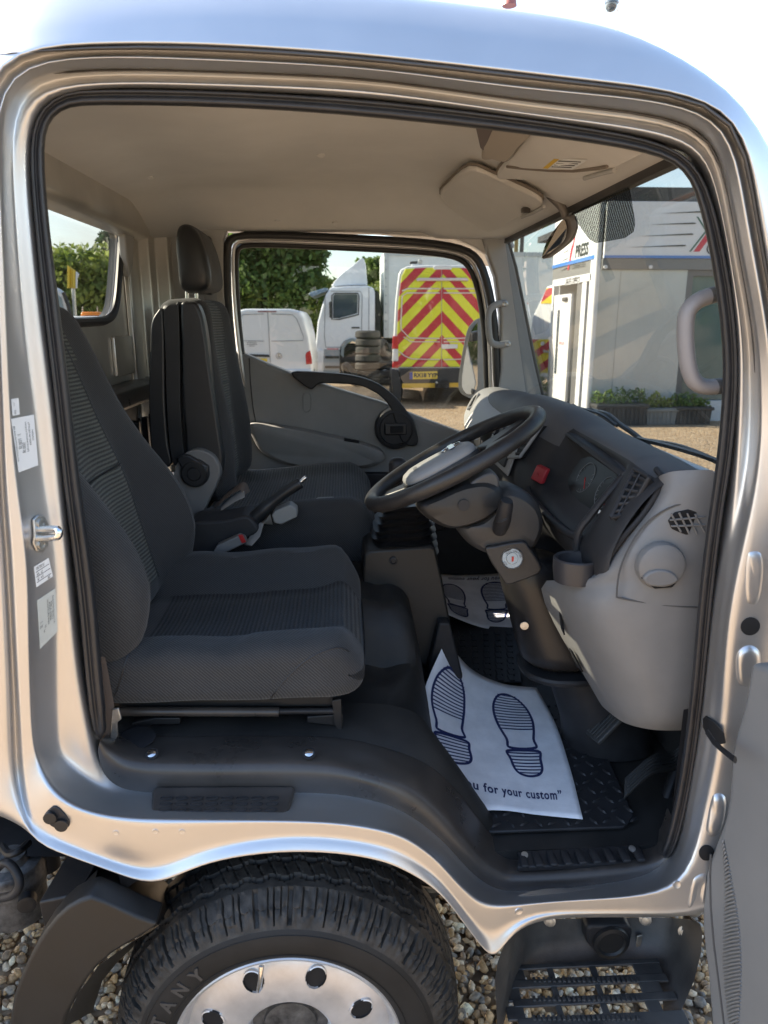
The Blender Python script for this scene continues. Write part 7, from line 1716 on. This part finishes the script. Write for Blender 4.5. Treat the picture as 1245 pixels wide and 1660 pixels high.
tree('broadleaf_tree', 'round green tree in the gap between lorry cab and its white box', 'tree', Y(612, 600, 34).xy.to_3d(), [bl_(606, 446, 34, 1.0, 1, .8), bl_(622, 442, 34, .9, 1, .7), bl_(598, 465, 34, 1.0, 1, .8), bl_(618, 470, 34, 1.2, 1, 1.0)], 4500, .14, LEAF, 5)
tree('bush', 'sunlit yellow bush low in the gap behind the lorry cab', 'bush', Y(612, 600, 31).xy.to_3d(), [bl_(604, 482, 31, .7, .7, .5), bl_(620, 484, 31, .8, .7, .6), bl_(612, 500, 31, 1.0, .7, .7)], 2200, .10, LEAFY, 6, False)
# hedge and conifer seen through the rear window
hb_ = []
for k in range(12): hb_.append(bl_(76 + k * 11, 455 + (k % 3) * 9 - (5 if k < 4 else 0), 17, .9, 1.0, .75)); hb_.append(bl_(76 + k * 11, 495, 16.6, .9, 1.0, .9))
tree('hedge', 'long tall green hedge filling the rear window, sunlit along its top', 'hedge', Y(135, 560, 17).xy.to_3d(), hb_, 15000, .085, LEAFY, 8, False)
cb_ = []
for k in range(14):
    f = k / 13; r = .12 + .95 * f; z = 372 + f * 75
    for s in (-1, 1): cb_.append(bl_(188 + s * (4 + 26 * f) * (.5 + .5 * ((k * 7) % 5) / 4), z + 3 * s, 21, .30 + .35 * f, .5, .13))
    cb_.append(bl_(188, z, 21, .2 + .3 * f, .4, .25))
tree('conifer', 'feathery dark conifer rising over the right end of the hedge', 'tree', Y(188, 560, 21).xy.to_3d(), cb_, 5200, .075, LEAFD, 9)
# dark hedge line that closes the yard far behind
fb = []
for k in range(40): fb.append((-40 + k * 2.1, 44 + (k % 4), 1.6 + (k % 3) * .5, 1.8, 1.4, 1.9))
for k in range(34): fb.append((-38 + k * 2.3, -25 - (k % 3), 1.7 + (k % 4) * .5, 2.0, 1.4, 2.0))  # unseen run behind the camera, added to cut sky reflected in the paint
o = mesh('treeline', *leaves(fb, 30000, .36, 11), LEAF, None, fix=False, smooth=False); o['kind'] = 'stuff'; o['label'] = 'far line of trees closing the yard, with an added unseen run behind the camera'
# white van, beacon cab and yellow board beyond the rear window
RY = 10.5
rv = world_thing('white_van', 'white van side glimpsed at the left edge of the rear window', 'van', Vector((Y(84, 560, RY).x, RY + .9, 0)))
slab('body', [Y(u, v, RY) for u, v in ((20, 620), (20, 466), (92, 466), (103, 470), (112, 488), (118, 515), (121, 560), (121, 620))], Vector((Y(100, 560, RY).x, RY + 1.2, 0)).normalized() * 1.75, VWHITE, rv, bevel=.06)
slab('side_window', [Y(u, v, RY - .01) for u, v in ((70, 514), (70, 478), (92, 476), (100, 484), (106, 514))], (0, .02, 0), mat('pale_glass', (.30, .38, .42), .08, spec=.8), rv, bevel=.01)
tube('screen_pillar', [Y(u, v, RY - .01) for u, v in ((103, 474), (111, 496), (116, 520))], .03, TRIMB, rv, n=6)
for u in (40, 105): lathe('wheel', [(.33, -.1), (.33, .1), (.2, .12), (0, .1)], Vector((Y(u, 600, RY).x, RY + .05, .33)), (0, -1, 0), TYRESIDE, rv, n=24)
KY = 6.5
kv = world_thing('pickup', 'white pickup cab roof just behind the rear window carrying an orange beacon bar', 'pickup', Vector((Y(140, 560, KY).x, KY + .8, 0)))
slab('body', [Y(u, v, KY) for u, v in ((60, 640), (60, 517), (80, 512.5), (180, 512.5), (200, 516), (215, 560), (240, 575), (240, 700), (60, 700))], Vector((Y(150, 560, KY).x, KY + 1.2, 0)).normalized() * 1.65, VWHITE, kv, bevel=.05)
bb = slab('beacon_bar', [Y(u, v, KY + .2) for u, v in ((129, 512), (131, 505.5), (160, 505.5), (163, 512))], (0, .5, 0), AMBER, kv, bevel=.02)
for u in (134, 158): tube('beacon_mast', [Y(u, 506, KY + .4), Y(u, 497, KY + .4)], .006, STEEL, bb, n=6)
for u in (90, 210): lathe('wheel', [(.33, -.1), (.33, .1), (.2, .12), (0, .1)], Vector((Y(u, 600, KY).x, KY + .05, .33)), (0, -1, 0), TYRESIDE, kv, n=24)
YY = 11.2
yb = world_thing('warning_board', 'folded yellow warning board standing above the white van roof by the hedge', 'board', Vector((Y(117, 560, YY).x, YY, 0)))
YM = mat('board_yellow_paint', (.72, .50, .04), .5)
for k, (a, b) in enumerate(((109, 113), (113.5, 118), (118.5, 122))): slab('board_leaf', [Y(u, v, YY + .03 * (k % 2)) for u, v in ((a, 467), (a, 430 + k * 3.2), (b, 433 + k * 3.2), (b, 467))], (0, .05, 0), YM, yb, bevel=.005)
slab('board_edge', [Y(u, v, YY) for u, v in ((122.5, 467), (122.5, 440), (127, 444), (124, 452), (124, 467))], (0, .05, 0), SIGNW, yb, bevel=.005)
tube('post', [(Y(116, 560, YY).x, YY + .08, 0), (Y(116, 467, YY).x, YY + .08, Y(116, 462, YY).z)], .03, STEEL, yb)

# ---- second chevron van beside the office
CP = Y(880, 560, 16.5); CN = Vector((-.78, -.63, 0)).normalized()
def Cv(u, v, o=0.0): return PL(u, v, CP + CN * o, CN)
c2 = world_thing('response_van', 'white van with chevron back doors half hidden beside the sales office', 'van', Vector((CP.x, CP.y, 0)) - CN * 2)
slab('body', [Cv(u, v) for u, v in ((866, 612), (858, 548), (863, 513), (880, 478), (886, 464), (900, 461), (930, 461), (936, 612))], -CN * 4.2, VWHITE, c2, bevel=.04)
CH2 = chevron_mat('chevron_print_low', RED, (.80, .62, .04), .42, 1.0, CP.x + .30, .1)
slab('door_print', [Cv(u, v, .012) for u, v in ((868, 604), (860, 550), (932, 550), (932, 606))], -CN * .01, CH2, c2, bevel=0)
slab('door_print', [Cv(u, v, .012) for u, v in ((876, 492), (886, 467), (932, 465), (932, 492))], -CN * .01, CH2, c2, bevel=0)
slab('door_handle', [Cv(u, v, .05) for u, v in ((880, 567), (897, 570), (897, 573), (880, 571))], -CN * .03, STEEL, c2, bevel=.005)
lathe('badge', [(.06, 0), (.05, .02), (0, .025)], Cv(880, 557, .015), CN, CHROME, c2, n=16)
for q in (1.0, 3.4):
    for s in (-.2, 1.3): lathe('wheel', [(.33, -.1), (.33, .1), (.2, .12), (0, .1)], Vector((CP.x, CP.y, .33)) - CN * q + Vector((-CN.y, CN.x, 0)) * -s, (-CN.y, CN.x, 0), TYRESIDE, c2, n=20)

# ---- planters and shrubs by the office
PLM = mat('planter_charcoal', (.035, .037, .038), .6, var=.3, vscale=8); PLG = mat('planter_grey', (.16, .175, .18), .55, var=.2, vscale=8)
def planter(label, u0, u1, vb, vt, dy, m, plants, lm, seed):
    a, b = Rf(u0, vb, dy), Rf(u1, vb, dy); zt = Rf(u0, vt, dy).z
    t = world_thing('planter', label, 'planter', Vector(((a.x + b.x) / 2, OY + dy + .2, 0)), group='planters by the sales office')
    slab('trough', [Vector((a.x, OY + dy, 0.0)), Vector((b.x, OY + dy, 0.0)), Vector((b.x + .02, OY + dy, zt)), Vector((a.x - .02, OY + dy, zt))], (0, .4, 0), m, t, bevel=.01)
    box('rim', ((a.x + b.x) / 2, OY + dy + .2, zt - .03), (abs(b.x - a.x) + .08, .46, .05), m, t, bevel=.01)
    for k in range(max(1, int(abs(b.x - a.x) / .07))): box('trough_rib', (a.x + .05 + k * .07, OY + dy - .006, zt * .45), (.022, .02, zt * .8), m, t, bevel=.004)
    rg = np.random.default_rng(seed)
    p = world_thing('planter_plants', plants, 'plant', Vector(((a.x + b.x) / 2, OY + dy + .2, zt - .02)))
    blobs = [(a.x + (b.x - a.x) * f, OY + dy + .2, zt + .02 + .13 * rg.random() ** 2, .10, .14, .05 + .12 * rg.random()) for f in np.linspace(.06, .94, 8)]
    V_, F_ = leaves(blobs, 620, .030, seed); mesh('foliage', V_, F_, lm, p, fix=False, smooth=False)
    mb = MB()
    for q in blobs: mb.tube([(q[0], q[1], zt - .03), (q[0] + .02, q[1], q[2] + .1)], .006, 5)
    mb.build('stems', BARK, p)
planter('long ribbed charcoal trough planter under the grey office wall', 968, 1046, 690, 656, -.45, PLM, 'mixed low plants growing in the long charcoal trough', LEAF, 21)
planter('short grey planter at the right end of the charcoal trough', 1048, 1094, 690, 662, -.40, PLG, 'bright green shrub growing in the short grey planter', LEAFY, 22)
planter('dark square planter below the office window near the windscreen edge', 1096, 1150, 692, 660, -.40, PLM, 'bushy green plants in the dark planter below the office window', LEAF, 23)
tree('bush', 'yellow flowering bush beside the office door in front of the second chevron van', 'bush', Vector((XC - .35, Lf(893, 640).y + .4, 0)), [(XC - .30 - .1 * k, Lf(893, 640).y + .25 + .2 * (k % 2), .35 + .25 * k, .26, .3, .28) for k in range(4)], 2600, .045, LEAFY, 31, False)
# security camera on its mast, seen above the cab roof
CY2 = 15.0
sc = world_thing('security_camera', 'black dome security camera on a thin pole above the cab roof', 'camera', Vector((Y(998, 560, CY2).x, CY2, 0)))
p = Y(991, 6, CY2); tube('mast', [Vector((Y(997, 40, CY2).x + .05, CY2, 0)), Vector((Y(997, 40, CY2).x + .05, CY2, p.z - .1))], .035, WHITE, sc)
lathe('dome', [(0, -.15), (.07, -.13), (.115, -.07), (.12, -.01), (.13, .0), (.13, .04), (.11, .05)], p, (0, 0, 1), GLD, sc, n=24); lathe('housing', [(.13, .04), (.135, .12), (.06, .2), (0, .2)], p, (0, 0, 1), TRIMB, sc, n=24)
tube('arm', [p + Vector((0, 0, .1)), Vector((Y(997, 40, CY2).x + .05, CY2, p.z + .02))], .03, WHITE, sc)
# ochre mast beyond the lorry
MY = 30.0
ms_ = world_thing('lift_mast', 'ochre steel lifting mast upright behind the white lorry box', 'mast', Vector((Y(836, 560, MY).x, MY, 0)))
OC = mat('ochre_steel', (.38, .27, .08), .5)
for u in (829, 838, 847):
    a = Y(u, 372, MY); box('mast_rail', (a.x, MY, a.z / 2 + .3), (.14, .14, a.z + .6), OC if u < 845 else DIRTYMET, ms_, bevel=.01)
for k in range(6): box('mast_rung', (Y(837, 400, MY).x, MY, 1 + k * 1.0), (.5, .08, .08), OC, ms_, bevel=.01)

# nothing lies deeper than thing > part > sub-part
bpy.context.view_layer.update()
for o in list(bpy.data.objects):
    ch = []; q = o
    while q: ch.append(q); q = q.parent
    if len(ch) > 3:
        mw = o.matrix_world.copy(); o.parent = ch[-2]; o.matrix_parent_inverse = Matrix.Identity(4); bpy.context.view_layer.update(); o.matrix_world = mw
